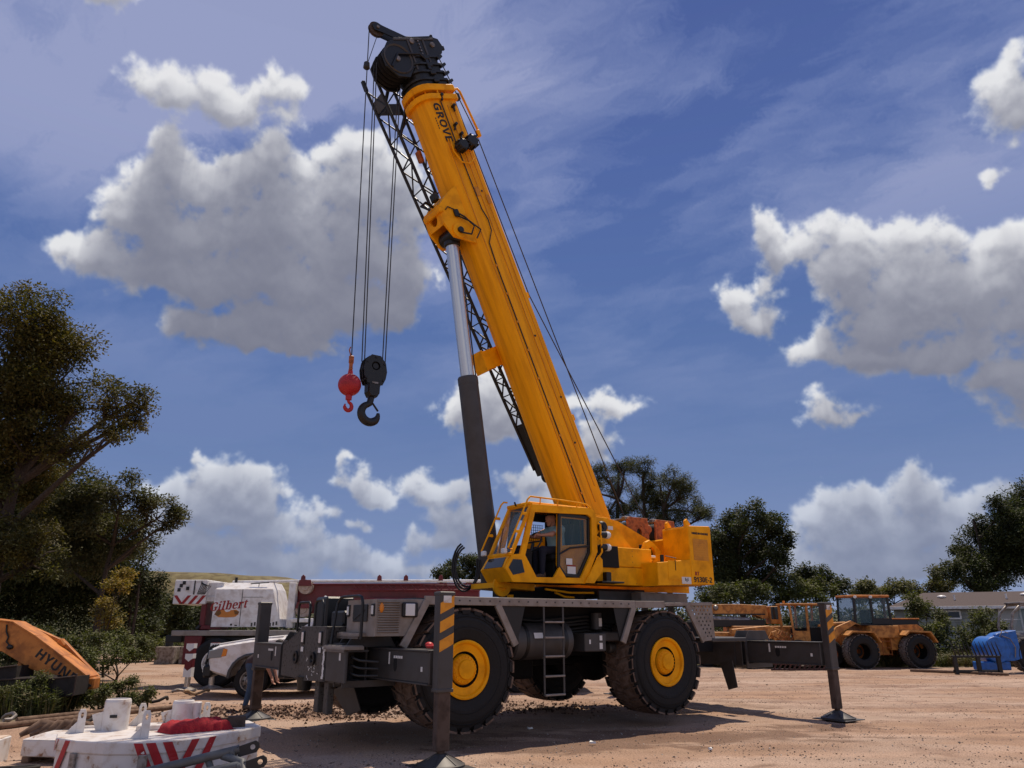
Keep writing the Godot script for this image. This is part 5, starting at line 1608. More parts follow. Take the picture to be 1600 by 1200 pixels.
	b.cyl(Vector3(1.55, 2.20, -0.9), Vector3(1.55, 2.06, -0.9), 0.06, -1, 12)
	part("cylinder_foot", b, M["yellow"], crane)

# boom axes: x along the boom, y its back (upper) side, z as the crane's
const BOOM_FOOT := Vector3(-1.22, 3.25, 0)
const BOOM_X := Vector3(0.424, 0.906, 0)
const BOOM_Y := Vector3(-0.906, 0.424, 0)

func on_boom(s: float, t: float, z: float) -> Vector3:
	return BOOM_FOOT + BOOM_X * s + BOOM_Y * t + Vector3(0, 0, z)

func boom_section(k: float, w := 1.0) -> Array:
	# outline across the boom, x = z of the boom, y = its back
	var p := []
	for q in [[0.36, 0.40], [0.33, 0.44], [-0.33, 0.44], [-0.36, 0.40], [-0.38, -0.18], [-0.355, -0.28], [-0.30, -0.36], [-0.21, -0.425], [-0.08, -0.455], [0.08, -0.455], [0.21, -0.425], [0.30, -0.36], [0.355, -0.28], [0.38, -0.18]]:
		p.append(Vector2(q[0] * k * w, q[1] * k))
	return p

func boom_tube(b: MB, s0: float, s1: float, k: float, bev := 0.01, w := 1.0, shift := 0.0) -> void:
	# extruded along x: outline axes are (z, y)
	b.prism(boom_section(k, w), s1 - s0, bev, Vector3((s0 + s1) / 2.0, shift, 0), Basis(Vector3(0, 0, 1), Vector3(0, 1, 0), Vector3(-1, 0, 0)))

func crane_boom() -> void:
	boom = group_part("boom", crane)
	boom.transform = Transform3D(Basis(BOOM_X, BOOM_Y, Vector3(0, 0, 1)), BOOM_FOOT)
	var b := MB.new()
	boom_tube(b, 0.45, 10.12, 1.0, 0.006)
	b.hexa([Vector3(-0.35, -0.28, -0.34), Vector3(-0.35, 0.28, -0.34), Vector3(-0.35, 0.28, 0.34), Vector3(-0.35, -0.28, 0.34), Vector3(0.5, -0.36, -0.34), Vector3(0.5, 0.42, -0.34), Vector3(0.5, 0.42, 0.34), Vector3(0.5, -0.36, 0.34)])
	part("main_section", b, M["boom_yellow"], boom)
	b = MB.new()
	boom_tube(b, 10.02, 10.14, 1.16, 0.012)
	boom_tube(b, 10.22, 10.36, 1.17, 0.02)
	for k in 10:
		var a := TAU * k / 10.0
		b.box(Vector3(10.18, sin(a) * 0.46, cos(a) * 0.40), Vector3(0.14, 0.03, 0.03), 0.004)
	part("collar", b, M["yellow"], boom)
	# weld seams and ribs along the side
	for q in [[0.16, -0.376, 0.9, 9.9], [0.30, -0.369, 1.2, 9.95], [-0.20, -0.380, 0.8, 9.2]]:
		for sd in [-1.0, 1.0]:
			b = MB.new()
			b.box(Vector3((q[2] + q[3]) / 2.0, q[0], q[1] * -sd), Vector3(q[3] - q[2], 0.018, 0.012), 0.004)
			part("weld_seam", b, M["yellow_dark"], boom)
	b = MB.new()
	b.tube([Vector3(0.7, -0.13, -0.39), Vector3(6.2, -0.13, -0.39), Vector3(6.75, -0.11, -0.40), Vector3(7.0, 0.06, -0.405), Vector3(7.25, 0.08, -0.405), Vector3(7.5, 0.02, -0.40), Vector3(8.6, 0.0, -0.395), Vector3(9.98, 0.0, -0.395)], 0.013, 6)
	part("hose", b, M["cable"], boom)
	for k in 9:
		b = MB.new()
		b.box(Vector3(1.2 + k * 0.63, -0.13, -0.39), Vector3(0.05, 0.06, 0.03), 0.004)
		part("hose_clip", b, M["yellow_dark"], boom)
	for q in [[4.6, 0.2], [3.2, 0.28], [2.2, 0.2], [7.9, 0.22]]:
		b = MB.new()
		b.cyl(Vector3(q[0], q[1], -0.375), Vector3(q[0], q[1], -0.385), 0.022, -1, 10)
		part("grease_point", b, M["black"], boom)
	for q in [[7.9, 0.10], [7.7, 0.32]]:
		b = MB.new()
		b.box(Vector3(q[0], q[1], -0.379), Vector3(0.20, 0.09, 0.006), 0.0)
		part("wear_plate", b, M["yellow_dark"], boom)
	letters("lettering", "GROVE", 0.185, Vector3(9.50, -0.14, -0.386), Vector3(-1, 0, 0), Vector3(0, 1, 0), M["black_ink"], boom, 1.12)
	b = MB.new()
	for k in 5:
		b.box(Vector3(9.60 - k * 0.055, -0.27, -0.362), Vector3(0.035, 0.02, 0.005), 0.0, Basis(Vector3(1, 0, 0), 0.12))
	tag(part("small_print", b, M["black_ink"], boom), "", "", "", "stuff")
	# two floodlights with their bracket
	for q in [[8.86, -0.02, 0.13], [8.93, 0.26, 0.145]]:
		b = MB.new()
		b.cyl(Vector3(q[0], q[1], -0.46), Vector3(q[0], q[1], -0.66), q[2], q[2] * 0.9, 22, 0.02)
		for k in 8:
			var a := TAU * k / 8.0
			b.box(Vector3(q[0] + cos(a) * q[2], q[1] + sin(a) * q[2], -0.56), Vector3(0.03, 0.03, 0.18), 0.004)
		part("floodlight", b, M["black"], boom)
	b = MB.new()
	b.tube([Vector3(9.1, -0.14, -0.42), Vector3(8.8, -0.2, -0.46), Vector3(8.55, -0.1, -0.46), Vector3(8.5, 0.1, -0.46), Vector3(8.62, 0.32, -0.46)], 0.02, 6)
	b.box(Vector3(8.9, 0.12, -0.43), Vector3(0.12, 0.6, 0.05), 0.008)
	part("lamp_bracket", b, M["yellow"], boom)
	for q in [[9.85, 0.27, 0.3], [9.42, 0.14, 1.2], [9.2, 0.2, 0.9], [10.1, 0.05, 0.4]]:
		b = MB.new()
		b.bar(Vector3(q[0], q[1], -0.42), Vector3(q[0] - 0.13, q[1] - 0.06 * q[2], -0.42), 0.05, 0.035, 0.008)
		b.cyl(Vector3(q[0], q[1], -0.37), Vector3(q[0], q[1], -0.47), 0.035, -1, 10)
		part("latch", b, M["black"], boom)
	# rope guide arm on the back
	b = MB.new()
	b.tube([Vector3(10.3, 0.45, -0.3), Vector3(10.32, 0.66, -0.3), Vector3(10.25, 0.70, -0.3), Vector3(9.35, 0.80, -0.3), Vector3(9.22, 0.78, -0.3)], 0.026, 8)
	b.box(Vector3(9.25, 0.78, -0.3), Vector3(0.16, 0.09, 0.09), 0.015)
	b.tube([Vector3(9.2, 0.77, -0.3), Vector3(9.05, 0.45, -0.3)], 0.016, 6)
	part("rope_guide_arm", b, M["yellow"], boom)
	b = MB.new()
	b.box(Vector3(10.12, 0.56, -0.3), Vector3(0.16, 0.12, 0.12), 0.02)
	b.tube([Vector3(9.24, 0.76, -0.3), Vector3(9.02, 0.50, -0.3)], 0.02, 6)
	part("rope_guide", b, M["black"], boom)
	# small fittings on the back and lower end
	for q in [2.6, 5.4]:
		b = MB.new()
		b.prism([Vector2(q, 0.43), Vector2(q + 0.2, 0.43), Vector2(q + 0.16, 0.54), Vector2(q + 0.04, 0.54)], 0.05, 0.008, Vector3(0, 0, -0.25))
		part("rope_eye", b, M["yellow"], boom)
	# luffing bracket under the belly
	var br := [Vector2(8.12, -0.36), Vector2(7.98, -0.62), Vector2(7.72, -0.97), Vector2(7.34, -1.0), Vector2(7.02, -0.86), Vector2(6.92, -0.62), Vector2(6.80, -0.36)]
	for z in [-0.29, 0.29]:
		b = MB.new()
		b.prism(br, 0.06, 0.012, Vector3(0, 0, z))
		b.lathe(Vector3(7.12, -0.70, z), Vector3(0, 0, signf(z)), [Vector2(0.16, 0.0), Vector2(0.16, 0.07), Vector2(0.06, 0.075)], 24)
		part("luffing_bracket", b, M["yellow"], boom)
	b = MB.new()
	b.hexa([Vector3(7.98, -0.60, -0.28), Vector3(7.98, -0.60, 0.28), Vector3(7.72, -0.95, 0.28), Vector3(7.72, -0.95, -0.28), Vector3(7.93, -0.56, -0.28), Vector3(7.93, -0.56, 0.28), Vector3(7.68, -0.90, 0.28), Vector3(7.68, -0.90, -0.28)])
	b.prism([Vector2(-0.28, 7.32), Vector2(0.28, 7.32), Vector2(0.28, 7.74), Vector2(-0.28, 7.74)], 0.04, 0.008, Vector3(0, -0.965, 0), Basis(Vector3(0, 0, 1), Vector3(1, 0, 0), Vector3(0, 1, 0)), [circle(0.13, 14, 0, 7.54, 0.15)])
	b.box(Vector3(7.62, -0.98, -0.05), Vector3(0.12, 0.12, 0.66), 0.02)
	part("bracket_cover", b, M["yellow"], boom)
	b = MB.new()
	b.cyl(Vector3(7.12, -0.70, -0.42), Vector3(7.12, -0.70, 0.42), 0.065, -1, 18, 0.01)
	part("luffing_pin", b, M["black"], boom)
	b = MB.new()
	b.box(Vector3(7.5, -0.62, -0.345), Vector3(0.16, 0.12, 0.06), 0.02)
	b.tube([Vector3(7.5, -0.62, -0.36), Vector3(7.38, -0.5, -0.40), Vector3(7.15, -0.35, -0.42), Vector3(6.98, -0.50, -0.42), Vector3(7.05, -0.72, -0.42)], 0.018, 6)
	b.tube([Vector3(7.45, -0.66, -0.36), Vector3(7.28, -0.42, -0.40), Vector3(7.05, -0.22, -0.42), Vector3(6.88, -0.40, -0.42)], 0.016, 6)
	b.tube([Vector3(7.55, -0.60, -0.35), Vector3(7.66, -0.78, -0.34), Vector3(7.60, -0.86, -0.34)], 0.012, 6)
	part("lubrication_hose", b, M["black"], boom)
	b = MB.new()
	b.tube([Vector3(7.85, -0.80, 0.1), Vector3(7.95, -0.98, 0.05), Vector3(7.86, -1.16, 0.0), Vector3(7.72, -1.05, -0.1)], 0.03, 7)
	b.box(Vector3(8.0, -0.78, -0.02), Vector3(0.18, 0.12, 0.2), 0.03)
	part("cable_loop", b, M["black"], boom)
	# stowage bracket for the jib
	b = MB.new()
	for z in [0.30, 0.62]:
		b.prism([Vector2(4.70, -0.36), Vector2(4.66, -0.82), Vector2(4.26, -0.80), Vector2(4.28, -0.30)], 0.03, 0.006, Vector3(0, 0, z))
	b.box(Vector3(4.46, -0.80, 0.46), Vector3(0.46, 0.04, 0.42), 0.008)
	b.box(Vector3(4.46, -0.5, 0.46), Vector3(0.04, 0.5, 0.30), 0.006)
	part("stowage_bracket", b, M["yellow"], boom)
	b = MB.new()
	b.box(Vector3(9.15, -0.40, 0.44), Vector3(0.26, 0.10, 0.14), 0.02)
	part("jib_hinge", b, M["rust_orange"], boom)
	# telescoping sections drawn in: black stubs with their flanges
	for k in 4:
		b = MB.new()
		var s0 := 10.36 + k * 0.19
		boom_tube(b, s0, s0 + 0.16, 0.96 - k * 0.055, 0.006, 1.0, 0.02 * k)
		boom_tube(b, s0 + 0.12, s0 + 0.17, 1.06 - k * 0.055, 0.006, 1.0, 0.02 * k)
		for z in [-0.3, 0.05]:
			b.bar(Vector3(s0 + 0.1, 0.44 - k * 0.015, z), Vector3(s0 + 0.16, 0.60 - k * 0.02, z), 0.10, 0.06, 0.01)
		b.box(Vector3(s0 + 0.1, 0.1, -0.39 + k * 0.02), Vector3(0.09, 0.14, 0.06), 0.015)
		part("telescopic_section", b, M["black"], boom)
	# head with sheaves
	for z in [-0.27, 0.27]:
		b = MB.new()
		b.prism([Vector2(10.85, 0.38), Vector2(10.80, -0.28), Vector2(10.58, -0.46), Vector2(10.60, -0.74), Vector2(10.84, -0.96), Vector2(11.12, -0.96), Vector2(11.40, -0.72), Vector2(11.52, -0.3), Vector2(11.58, 0.42), Vector2(11.52, 0.64), Vector2(11.34, 0.70), Vector2(11.18, 0.62), Vector2(11.08, 0.44)], 0.05, 0.012, Vector3(0, 0, z))
		part("head_plate", b, M["black"], boom)
	for q in [[11.0, -0.60, 0.365], [11.36, 0.42, 0.24]]:
		for z in [-0.17, -0.06, 0.06, 0.17]:
			b = MB.new()
			b.lathe(Vector3(q[0], q[1], z - 0.04), Vector3(0, 0, 1), [Vector2(0.05, 0.0), Vector2(q[2], 0.0), Vector2(q[2] - 0.045, 0.03), Vector2(q[2] - 0.045, 0.05), Vector2(q[2], 0.08), Vector2(0.05, 0.08)], 32)
			part("sheave", b, M["black_matt"], boom)
	for q in [[11.0, -0.62], [11.36, 0.42], [11.42, -0.10]]:
		b = MB.new()
		b.cyl(Vector3(q[0], q[1], -0.33), Vector3(q[0], q[1], 0.33), 0.06, -1, 16, 0.01)
		part("sheave_pin", b, M["steel"], boom)
	for z in [-0.30, 0.30]:
		b = MB.new()
		b.lathe(Vector3(11.0, -0.60, z), Vector3(0, 0, signf(z)), [Vector2(0.30, 0.0), Vector2(0.33, 0.025), Vector2(0.345, 0.0)], 32)
		part("guard_highlight", b, M["grey"], boom)  # paler rim on the guard, standing for grey highlights on the black head
		b = MB.new()
		b.bar(Vector3(11.45, -0.55, z), Vector3(11.50, 0.5, z), 0.03, 0.05, 0.008)
		b.bar(Vector3(10.9, 0.2, z), Vector3(11.5, 0.2, z), 0.03, 0.05, 0.008)
		b.bar(Vector3(10.75, -0.2, z), Vector3(11.45, -0.2, z), 0.03, 0.05, 0.008)
		part("highlight_bar", b, M["grey"], boom)  # grey bars added as highlights across the black head plates
		for k in 7:
			b = MB.new()
			b.cyl(Vector3(10.98 + 0.075 * k, 0.06, z), Vector3(10.98 + 0.075 * k, 0.06, z + 0.02 * signf(z)), 0.018, -1, 6)
			part("bolt", b, M["steel"], boom)
	b = MB.new()
	b.box(Vector3(11.52, -0.12, 0), Vector3(0.06, 0.5, 0.5), 0.01)
	b.box(Vector3(11.0, -0.05, 0), Vector3(0.5, 0.7, 0.48), 0.02)
	b.tube([Vector3(10.95, 0.1, -0.33), Vector3(11.1, -0.05, -0.34), Vector3(11.1, -0.6, -0.33), Vector3(10.8, -0.85, -0.33)], 0.025, 7)
	b.bar(Vector3(11.05, 0.1, -0.31), Vector3(10.72, 0.06, -0.36), 0.06, 0.08, 0.01)
	b.box(Vector3(11.60, 0.56, -0.2), Vector3(0.14, 0.06, 0.06), 0.012)
	b.box(Vector3(11.36, 0.74, -0.2), Vector3(0.10, 0.12, 0.06), 0.012)
	part("head_fittings", b, M["black"], boom)
	# auxiliary nose with a single sheave
	b = MB.new()
	for z in [-0.08, 0.08]:
		b.prism([Vector2(11.55, 0.05), Vector2(11.48, 0.0), Vector2(11.74, -0.58), Vector2(11.80, -0.76), Vector2(11.92, -0.78), Vector2(11.98, -0.66), Vector2(11.90, -0.52), Vector2(11.66, 0.02)], 0.025, 0.006, Vector3(0, 0, z))
	b.box(Vector3(11.60, 0.02, 0), Vector3(0.14, 0.16, 0.26), 0.02)
	part("auxiliary_nose", b, M["black"], boom)
	b = MB.new()
	b.lathe(Vector3(11.86, -0.66, -0.035), Vector3(0, 0, 1), [Vector2(0.04, 0.0), Vector2(0.17, 0.0), Vector2(0.14, 0.025), Vector2(0.14, 0.045), Vector2(0.17, 0.07), Vector2(0.04, 0.07)], 28)
	part("auxiliary_sheave", b, M["muddy_steel"], boom)
	b = MB.new()
	b.cyl(Vector3(11.86, -0.66, -0.12), Vector3(11.86, -0.66, 0.12), 0.035, -1, 12, 0.008)
	part("auxiliary_pin", b, M["steel"], boom)
	# lattice jib stowed along the far side
	var jib := group_part("lattice_jib", crane)
	jib.transform = boom.transform
	var sec := func(s: float) -> Array:
		var f := (s - 1.9) / 9.2
		var hi := -lerpf(0.14, 0.74, f)
		var lo := -lerpf(-0.28, 0.02, f)
		var z0 := lerpf(0.52, 0.50, f)
		var z1 := lerpf(0.80, 0.98, f)
		return [Vector3(s, hi, z0), Vector3(s, hi, z1), Vector3(s, lo, z1), Vector3(s, lo, z0)]
	for c in 4:
		b = MB.new()
		var p0: Vector3 = sec.call(1.9)[c]
		var p1: Vector3 = sec.call(11.1)[c]
		b.tube([p0, p1], 0.036, 8)
		part("chord", b, M["black"], jib)
	var s := 2.9
	var step := 0.36
	var flip := false
	while s < 10.6:
		var a: Array = sec.call(s)
		var e: Array = sec.call(minf(s + step, 11.0))
		for c in 4:
			var d := (c + 1) % 4
			b = MB.new()
			if flip:
				b.tube([a[c], e[d]], 0.018, 6)
			else:
				b.tube([a[d], e[c]], 0.018, 6)
			part("lacing", b, M["black"], jib)
			if c == 0 or c == 2:
				b = MB.new()
				b.tube([a[c], a[d]], 0.014, 6)
				part("lacing", b, M["black"], jib)
		s += step
		step *= 1.045
		flip = not flip
	b = MB.new()
	var a1: Array = sec.call(1.75)
	var a2: Array = sec.call(2.95)
	for c in 4:
		var d := (c + 1) % 4
		b.hexa([a1[c], a1[d], a1[d] * 0.999 + Vector3(0, 0.01, 0.01), a1[c] * 0.999 + Vector3(0, 0.01, 0.01), a2[c], a2[d], a2[d] + Vector3(0, 0.01, 0.01), a2[c] + Vector3(0, 0.01, 0.01)])
	b.lathe(a1[0].lerp(a1[1], 0.5) + Vector3(-0.06, 0.1, -0.1), Vector3(0, 0, 1), [Vector2(0.02, 0), Vector2(0.14, 0), Vector2(0.12, 0.04), Vector2(0.14, 0.08), Vector2(0.02, 0.08)], 20)
	part("tip_channel", b, M["black"], jib)
	b = MB.new()
	var q1: Array = sec.call(10.45)
	var q2: Array = sec.call(10.72)
	b.hexa([q1[0], q1[1], q1[1] + Vector3(0, 0.03, 0), q1[0] + Vector3(0, 0.03, 0), q2[0], q2[1], q2[1] + Vector3(0, 0.03, 0), q2[0] + Vector3(0, 0.03, 0)])
	b.hexa([q1[1], q1[2], q1[2] + Vector3(0, 0, 0.03), q1[1] + Vector3(0, 0, 0.03), q2[1], q2[2], q2[2] + Vector3(0, 0, 0.03), q2[1] + Vector3(0, 0, 0.03)])
	part("end_plate", b, M["grey"], jib)
	b = MB.new()
	for c in 2:
		b.box((sec.call(11.1) as Array)[c] + Vector3(0.05, 0, 0), Vector3(0.26, 0.09, 0.09), 0.02)
	b.tube([(sec.call(10.5) as Array)[0], Vector3(11.0, -0.45, 0.34)], 0.04, 8)
	b.tube([(sec.call(9.7) as Array)[0], Vector3(10.2, -0.35, 0.40)], 0.04, 8)
	part("lug", b, M["black"], jib)
	# lift cylinder
	var pin := on_boom(7.12, -0.70, 0)
	var foot := Vector3(1.34, 2.40, 0)
	var ax := (pin - foot).normalized()
	b = MB.new()
	b.lathe(foot, ax, [Vector2(0.0, 0.0), Vector2(0.20, 0.0), Vector2(0.20, 3.90), Vector2(0.205, 3.90), Vector2(0.205, 4.03), Vector2(0.19, 4.06), Vector2(0.14, 4.07)], 36)
	part("lift_cylinder_barrel", b, M["grey"], crane)
	b = MB.new()
	b.cyl(foot + ax * 4.0, pin - ax * 0.05, 0.138, -1, 32)
	part("lift_cylinder_rod", b, M["chrome"], crane)
	b = MB.new()
	b.cyl(pin - ax * 0.22, pin - ax * 0.10, 0.17, -1, 28, 0.02)
	b.cyl(pin + Vector3(0, 0, -0.26), pin + Vector3(0, 0, 0.26), 0.17, -1, 24, 0.02)
	part("rod_eye", b, M["black"], crane)
	b = MB.new()
	b.tube([foot + ax * 1.2 + Vector3(-0.20, 0, -0.06), foot + ax * 4.1 + Vector3(-0.16, 0, -0.06), pin + Vector3(-0.16, -0.3, -0.1)], 0.014, 6)
	part("cylinder_hose", b, M["cable"], crane)
	# wire ropes
	var ropes := [
		[Vector3(-2.1, 3.83, -0.1), on_boom(9.30, 0.72, -0.3), on_boom(11.40, 0.66, -0.06)],
		[Vector3(-2.92, 3.83, 0.05), on_boom(5.5, 0.56, -0.25), on_boom(10.2, 0.56, -0.2), on_boom(11.5, 0.62, 0.05)],
		[on_boom(11.60, 0.42, 0.05), on_boom(12.0, -0.56, 0.0)],
		[on_boom(11.90, -0.50, 0.03), on_boom(11.66, 0.3, 0.05)]]
	for rp in ropes:
		b = MB.new()
		b.tube(rp, 0.012, 6)
		part("wire_rope", b, M["cable"], crane)
	var aux := on_boom(11.86, -0.66, 0)
	b = MB.new()
	b.tube([Vector3(aux.x + 0.155, aux.y, 0), Vector3(4.44, 6.36, 0)], 0.0105, 6)
	part("hook_rope", b, M["cable"], crane)
	b = MB.new()
	b.tube([Vector3(aux.x - 0.02, aux.y - 0.16, -0.05), Vector3(aux.x + 0.14, aux.y - 0.95, -0.01)], 0.008, 6)
	b.cyl(Vector3(aux.x + 0.15, aux.y - 1.08, 0), Vector3(aux.x + 0.15, aux.y - 0.92, 0), 0.07, 0.06, 14, 0.02)
	part("trip_weight", b, M["cable"], crane)
	var main := on_boom(11.0, -0.62, 0)
	for x in [4.21, 3.80]:
		for z in [-0.06, 0.06]:
			b = MB.new()
			b.tube([Vector3(main.x + (0.36 if x > 4.0 else -0.2), main.y - (0.1 if x > 4.0 else 0.4), z), Vector3(x, 6.3, z)], 0.0105, 6)
			part("hook_rope", b, M["cable"], crane)

func crane_hooks() -> void:
	var t := Transform3D(Basis(Vector3.UP, deg_to_rad(CRANE_TURN)), CRANE_AT)
	var o := thing("hook_ball", "red headache ball with small swivel hook hanging left of the black block", "crane hook", t * Vector3(4.44, 5.79, 0), CRANE_TURN)
	var b := MB.new()
	b.ball(Vector3.ZERO, Vector3(0.205, 0.205, 0.205), 32, 18)
	part("ball", b, M["red"], o)
	b = MB.new()
	b.cyl(Vector3(0, 0.19, 0), Vector3(0, 0.27, 0), 0.05, 0.04, 14)
	b.cyl(Vector3(0, -0.28, 0), Vector3(0, -0.19, 0), 0.055, 0.06, 14)
	part("swivel", b, M["red"], o)
	b = MB.new()
	b.box(Vector3(0, 0.34, 0), Vector3(0.06, 0.16, 0.06), 0.015)
	b.box(Vector3(0, 0.48, 0), Vector3(0.09, 0.16, 0.055), 0.02)
	b.tube([Vector3(0.0, 0.5, 0), Vector3(0.05, 0.66, 0), Vector3(0.03, 0.72, 0)], 0.012, 6)
	b.cyl(Vector3(0, 0.3, -0.05), Vector3(0, 0.3, 0.05), 0.022, -1, 10)
	part("rope_socket", b, M["rust_orange"], o)
	b = MB.new()
	var pts := [Vector3(0, -0.26, 0), Vector3(0, -0.31, 0)]
	var rad := [0.028, 0.026]
	for i in 15:
		var a := deg_to_rad(100.0 - 1.0 + 290.0 * i / 14.0)
		pts.append(Vector3(-cos(a) * -0.066, -0.40 + sin(a) * 0.075, 0))
		rad.append(0.026 + 0.012 * sin(PI * i / 14.0) - (0.012 if i > 12 else 0.0))
	b.tube(pts, rad, 10)
	part("hook", b, M["red"], o)
	o = thing("hook_block", "black multi-sheave hook block with large curved hook", "crane hook", t * Vector3(4.0, 6.13, 0), CRANE_TURN)
	for z in [-0.10, -0.0, 0.10]:
		b = MB.new()
		b.prism([Vector2(-0.09, 0.29), Vector2(0.09, 0.29), Vector2(0.20, 0.16), Vector2(0.23, 0.0), Vector2(0.21, -0.14), Vector2(0.15, -0.27), Vector2(-0.15, -0.27), Vector2(-0.21, -0.14), Vector2(-0.23, 0.0), Vector2(-0.20, 0.16)], 0.03, 0.01, Vector3(0, 0, z), Basis.IDENTITY, [] if z > 0.05 else [circle(0.085, 18, 0, 0.08)])
		part("cheek_plate", b, M["black"], o)
	for z in [-0.05, 0.05]:
		b = MB.new()
		b.lathe(Vector3(0, 0.08, z - 0.03), Vector3(0, 0, 1), [Vector2(0.06, 0), Vector2(0.22, 0), Vector2(0.19, 0.02), Vector2(0.19, 0.04), Vector2(0.22, 0.06), Vector2(0.06, 0.06)], 30)
		part("sheave", b, M["black_matt"], o)
	b = MB.new()
	b.cyl(Vector3(0, 0.08, -0.10), Vector3(0, 0.08, 0.13), 0.055, -1, 16)
	for q in [[0.0, 0.25], [0.16, -0.18], [-0.16, -0.18], [0.17, 0.14], [-0.17, 0.14]]:
		b.cyl(Vector3(q[0], q[1], -0.13), Vector3(q[0], q[1], 0.13), 0.022, -1, 8)
	part("pin", b, M["black"], o)
	b = MB.new()
	b.prism([Vector2(-0.12, -0.22), Vector2(0.12, -0.22), Vector2(0.115, -0.42), Vector2(0.07, -0.50), Vector2(-0.07, -0.50), Vector2(-0.115, -0.42)], 0.22, 0.03)
	part("trunnion", b, M["black"], o)
	b = MB.new()
	b.box(Vector3(0, -0.245, -0.118), Vector3(0.12, 0.03, 0.006), 0.0)
	part("capacity_plate", b, M["steel"], o)
	b = MB.new()
	pts = [Vector3(0.01, -0.46, 0), Vector3(0.02, -0.56, 0), Vector3(0.04, -0.62, 0)]
	rad = [0.065, 0.06, 0.06]
	for i in 19:
		var a := deg_to_rad(70.0 - 258.0 * i / 18.0)
		pts.append(Vector3(0.02 + cos(a) * 0.165, -0.80 + sin(a) * 0.165, 0))
		rad.append(0.058 + 0.022 * sin(PI * i / 18.0) - (0.03 * (i - 14) / 4.0 if i > 14 else 0.0))
	b.tube(pts, rad, 14)
	part("hook", b, M["black"], o)
	b = MB.new()
	b.bar(Vector3(-0.02, -0.60, 0), Vector3(-0.14, -0.74, 0), 0.05, 0.02, 0.005)
	part("safety_latch", b, M["black"], o)

# ---- vehicles and things round the yard ----------------------------------------------------
# in each thing's own axes x runs to the right and +z towards the yard

func road_wheel(parent: Node, at: Vector3, r: float, w: float, rim: float, rim_mat: String, side := 1.0, holes := 8) -> void:
	var o := group_part("wheel", parent, at)
	var b := MB.new()
	b.lathe(Vector3(0, 0, -w / 2.0), Vector3(0, 0, 1), [Vector2(rim, 0.03), Vector2(rim + 0.02, 0), Vector2(r * 0.86, -0.012), Vector2(r * 0.96, 0.02), Vector2(r, 0.06), Vector2(r, w - 0.06), Vector2(r * 0.96, w - 0.02), Vector2(r * 0.86, w + 0.012), Vector2(rim + 0.02, w), Vector2(rim, w - 0.03)], 36)
	part("tyre", b, M["rubber"], o)
	b = MB.new()
	var z := w / 2.0 * side
	b.lathe(Vector3(0, 0, z), Vector3(0, 0, side), [Vector2(rim, -0.05), Vector2(rim * 1.02, 0.0), Vector2(rim * 0.92, 0.0), Vector2(rim * 0.86, -0.05), Vector2(rim * 0.5, -0.02), Vector2(rim * 0.36, 0.03), Vector2(0, 0.035)], 32)
	part("rim", b, M[rim_mat], o)
	for k in holes:
		var a := TAU * k / holes
		b = MB.new()
		b.cyl(Vector3(cos(a) * rim * 0.68, sin(a) * rim * 0.68, z - 0.06 * side), Vector3(cos(a) * rim * 0.68, sin(a) * rim * 0.68, z - 0.022 * side), rim * 0.10, -1, 10)
		part("rim_hole", b, M["black_matt"], o)

func arc_cut(pts: Array, cx: float, cy: float, r: float) -> void:
	# a wheel arch, walked from right to left along the lower edge
	for i in 9:
		var a := PI * i / 8.0
		pts.append(Vector2(cx + cos(a) * r, maxf(0.0, cy + sin(a) * r)))

